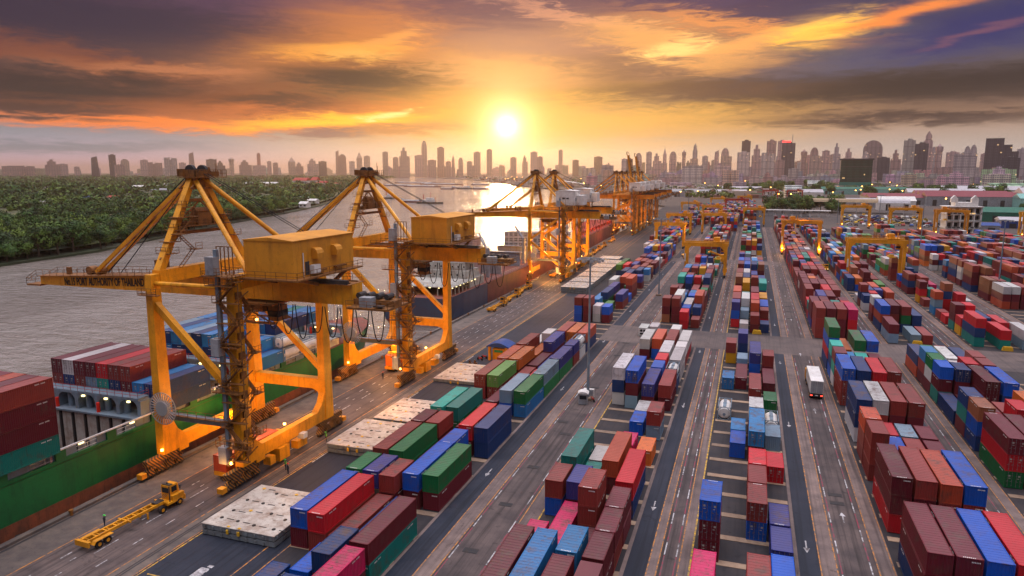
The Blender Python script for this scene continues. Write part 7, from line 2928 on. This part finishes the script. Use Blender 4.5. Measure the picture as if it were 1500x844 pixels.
rs = random.Random(77)
for i in range(250):
    a = rs.uniform(-20, 1520)
    if 560 < a < 860 and rs.random() < .35:
        continue
    if (a < 560 and rs.random() < .5) or (a < 880 and rs.random() < .35):
        continue
    lo = 244 if a < 560 else 240 if a < 860 else 234 if a < 1040 else 222
    b_ = rs.triangular(lo, 249, 245 if a < 860 else 240)
    tower(a, b_, rs.uniform(5, 13), rs.uniform(4300, 6500), rs.choice(['slab', 'slab', 'step', 'twin', 'dome', 'taper']),
          tuple(q * rs.uniform(.5, 1.2) for q in rs.choice([PK_, BR, GR, TN, WH])), 'fac',
          'hazy tower block among the many that fill the far skyline', 'hazy tower blocks of the far skyline')
for i in range(190):
    a = rs.uniform(860, 1520) if rs.random() < .85 else rs.uniform(0, 860)
    d = rs.uniform(1900, 3800) if a > 860 else rs.uniform(4200, 5200)
    if 1180 < a < 1330 and d < 2600:
        d += 900
    py_ = 252 + (CAM_H - rs.triangular(14, 75, 24)) / d * 1030
    tower(a, py_, rs.uniform(8, 24) * 2800 / d, d, rs.choice(['slab', 'twin', 'step']), tuple(q * rs.uniform(.7, 1.2) for q in rs.choice([PK_, GR, TN, WH, WH])), 'fac',
          'low city block in the crowded district before the skyline', 'low blocks before the skyline')
# the carpet of small houses that nobody could count
hm_ = MB()
for i in range(5200):
    d = 1350 * (6500 / 1350) ** rs.random()
    a = R(rs.uniform(-30, 36)) - R(18.66)
    if a < R(-17) and d < 2300:
        a = R(rs.uniform(-14, 17.5))
    x, y = d * math.sin(a), d * math.cos(a)
    if y < 2100 and (x < -300 - (y - 1730) * .5 or (80 < x < 560 and y < 1800)):
        continue
    # keep the river clear
    if x < -387 and y < 2062 + (-609 - x) * 1.99:
        continue
    w, l, h = rs.uniform(8, 26), rs.uniform(8, 26), rs.uniform(4, 13)
    c_ = rs.choice([(.45, .38, .36), (.55, .5, .48), (.30, .22, .20), (.24, .10, .08), (.35, .34, .36), (.50, .42, .34), (.16, .15, .16), (.10, .16, .09)])
    hm_.box(x - w / 2, x + w / 2, y - l / 2, y + l / 2, 0, h, faces=(1, 2, 3, 4, 5), col=c_)
tag(build('city_houses', hm_, M['far']), 'carpet of low houses between the port and the towers', 'city', kind='stuff')
VV = []
for i in range(900):
    d = 1300 * (5200 / 1300) ** rs.random()
    a = R(rs.uniform(-14, 17.5))
    x, y = d * math.sin(a), d * math.cos(a)
    if x < -300 - (y - 1730) * .5 or (100 < x < 380 and y < 1750):
        continue
    VV.append(leaves(rng, x, y, 6, rs.uniform(8, 20), 8, 34, 3.0, 5))
tag(leafmesh('city_greenery', np.concatenate(VV), M['leaf']), 'clumps of trees scattered between the city houses', 'greenery', kind='stuff')
# lit street lamps in the district behind the port
sl = None
for i in range(95):
    if i < 62:
        d = rs.uniform(900, 3200)
        a = R(rs.uniform(-13, 16.5))
    else:
        d = rs.uniform(3200, 5200)
        a = R(rs.uniform(-40, 10))
    x, y = d * math.sin(a), d * math.cos(a)
    if d > 3000 and x < -387 and y < 2062 + (-609 - x) * 1.99 + 60:
        continue
    if 80 < x < 150 and 640 < y < 960:
        continue
    if sl is None:
        sl = empty('street_lamp', (x, y, 0))
        build('pole', MB().rod((0, 0, 0), (0, 0, 11), .3), M['grey'], sl)
        build('lamp_head', MB().rod((0, 0, 11), (0, 0, 12.0), 1.9, 1.9, 0, 8), M['lampglow'], sl)
        o = sl
    else:
        o = dup(sl, (x, y, 0))
    k = max(.8, d / 1500)
    o.scale = (k, k, 1.0 + .3 * rs.random())
    tag(o, 'glowing orange street lamp in the district behind the port', 'street lamp', 'lit street lamps behind the port')

# ------------------------------------------------------------------ boats


def boat(loc, rz, L, kind, label):
    r = empty('barge' if kind == 'barge' else 'tugboat', loc, rz, label, 'barge' if kind == 'barge' else 'boat')
    w = L * .13 if kind == 'barge' else L * .2
    P2 = [(-L / 2, -w * .8), (-L / 2 + L * .04, -w), (L / 2 - L * .12, -w), (L / 2, -w * .1), (L / 2, w * .1), (L / 2 - L * .12, w), (-L / 2 + L * .04, w), (-L / 2, w * .8)]
    b_ = MB().prism(P2, 'z', -1.0, 2.6)
    build('hull', b_, M['hullred' if kind == 'barge' else 'dark'], r)
    if kind == 'barge':
        b_ = MB()
        for i in range(4):
            x = -L * .40 + i * L * .19
            b_.prism([(-w * .75, 2.6), (w * .75, 2.6), (w * .35, 4.6), (-w * .35, 4.6)], 'x', x, x + L * .17)
        build('cargo_cover', b_, M['grey'], r)
        b_ = MB().box(-L * .48, -L * .42, -w * .6, w * .6, 2.6, 6.4)
        build('cabin', b_, M['white'], r)
    else:
        b_ = MB().box(-L * .3, L * .12, -w * .6, w * .6, 2.6, 6.0)
        b_.box(-L * .15, L * .08, -w * .45, w * .45, 6.0, 9.0)
        build('cabin', b_, M['white'], r)
        b_ = MB().rod((0, 0, 9), (0, 0, 18), .5)
        b_.rod((-L * .3, 0, 6), (-L * .3, 0, 14), 1.2, 1.2, 0, 8)
        b_.rod((L * .2, 0, 2.6), (L * .2, 0, 11), .4)
        build('mast', b_, M['redp'], r)
    return r


boat((-792, 1935, -2.5), R(-10), 60, 'tug', 'largest vessel on the river, a workboat with masts and a lit white cabin')
boat((-835, 1890, -2.5), R(-8), 44, 'barge', 'small barge moored at the left of the masted workboat')
boat((-745, 1925, -2.5), R(-5), 50, 'barge', 'small barge moored at the right of the masted workboat')
boat((-845, 2010, -2.5), R(-8), 60, 'barge', 'barge just behind the left of the masted workboat')
boat((-1050, 2180, -2.5), R(-12), 150, 'barge', 'long barge left of the workboat, right one of the string')
boat((-1200, 2290, -2.5), R(-12), 130, 'barge', 'long barge left of the workboat, left one of the string')
boat((-1180, 2620, -2.5), R(-8), 190, 'barge', 'middle row barge farther up the river')
boat((-1420, 2900, -2.5), R(-10), 240, 'barge', 'farthest long barge under the skyline')
boat((-980, 2550, -2.5), R(-6), 90, 'barge', 'short barge behind the masted workboat')
boat((-960, 2980, -2.5), R(0), 50, 'tug', 'tiny boat far up the river right of the workboat')
boat((-480, 1020, -2.5), R(-6), 44, 'tug', 'tug left of the second crane backstay, right one')
boat((-525, 1045, -2.5), R(-4), 42, 'barge', 'barge left of the second crane backstay, left one')
boat((-640, 1180, -2.5), R(-2), 22, 'tug', 'small boat close to the far bank behind the second crane mast')

# ------------------------------------------------------------------ haze
hz = MB().box(-30000, 30000, -400, 27000, -5.5, 300)
hm2 = bpy.data.materials.new('haze_air')
hm2.use_nodes = True
nt = hm2.node_tree
nt.nodes.clear()
pv = nt.nodes.new('ShaderNodeVolumePrincipled')
pv.inputs['Color'].default_value = (.97, .78, .66, 1)
pv.inputs['Density'].default_value = .00006
pv.inputs['Anisotropy'].default_value = .72
oo = nt.nodes.new('ShaderNodeOutputMaterial')
nt.links.new(pv.outputs[0], oo.inputs['Volume'])
hobj = build('haze', hz, hm2)
hobj['kind'] = 'stuff'
hobj['label'] = 'thin evening haze over the river and the city'
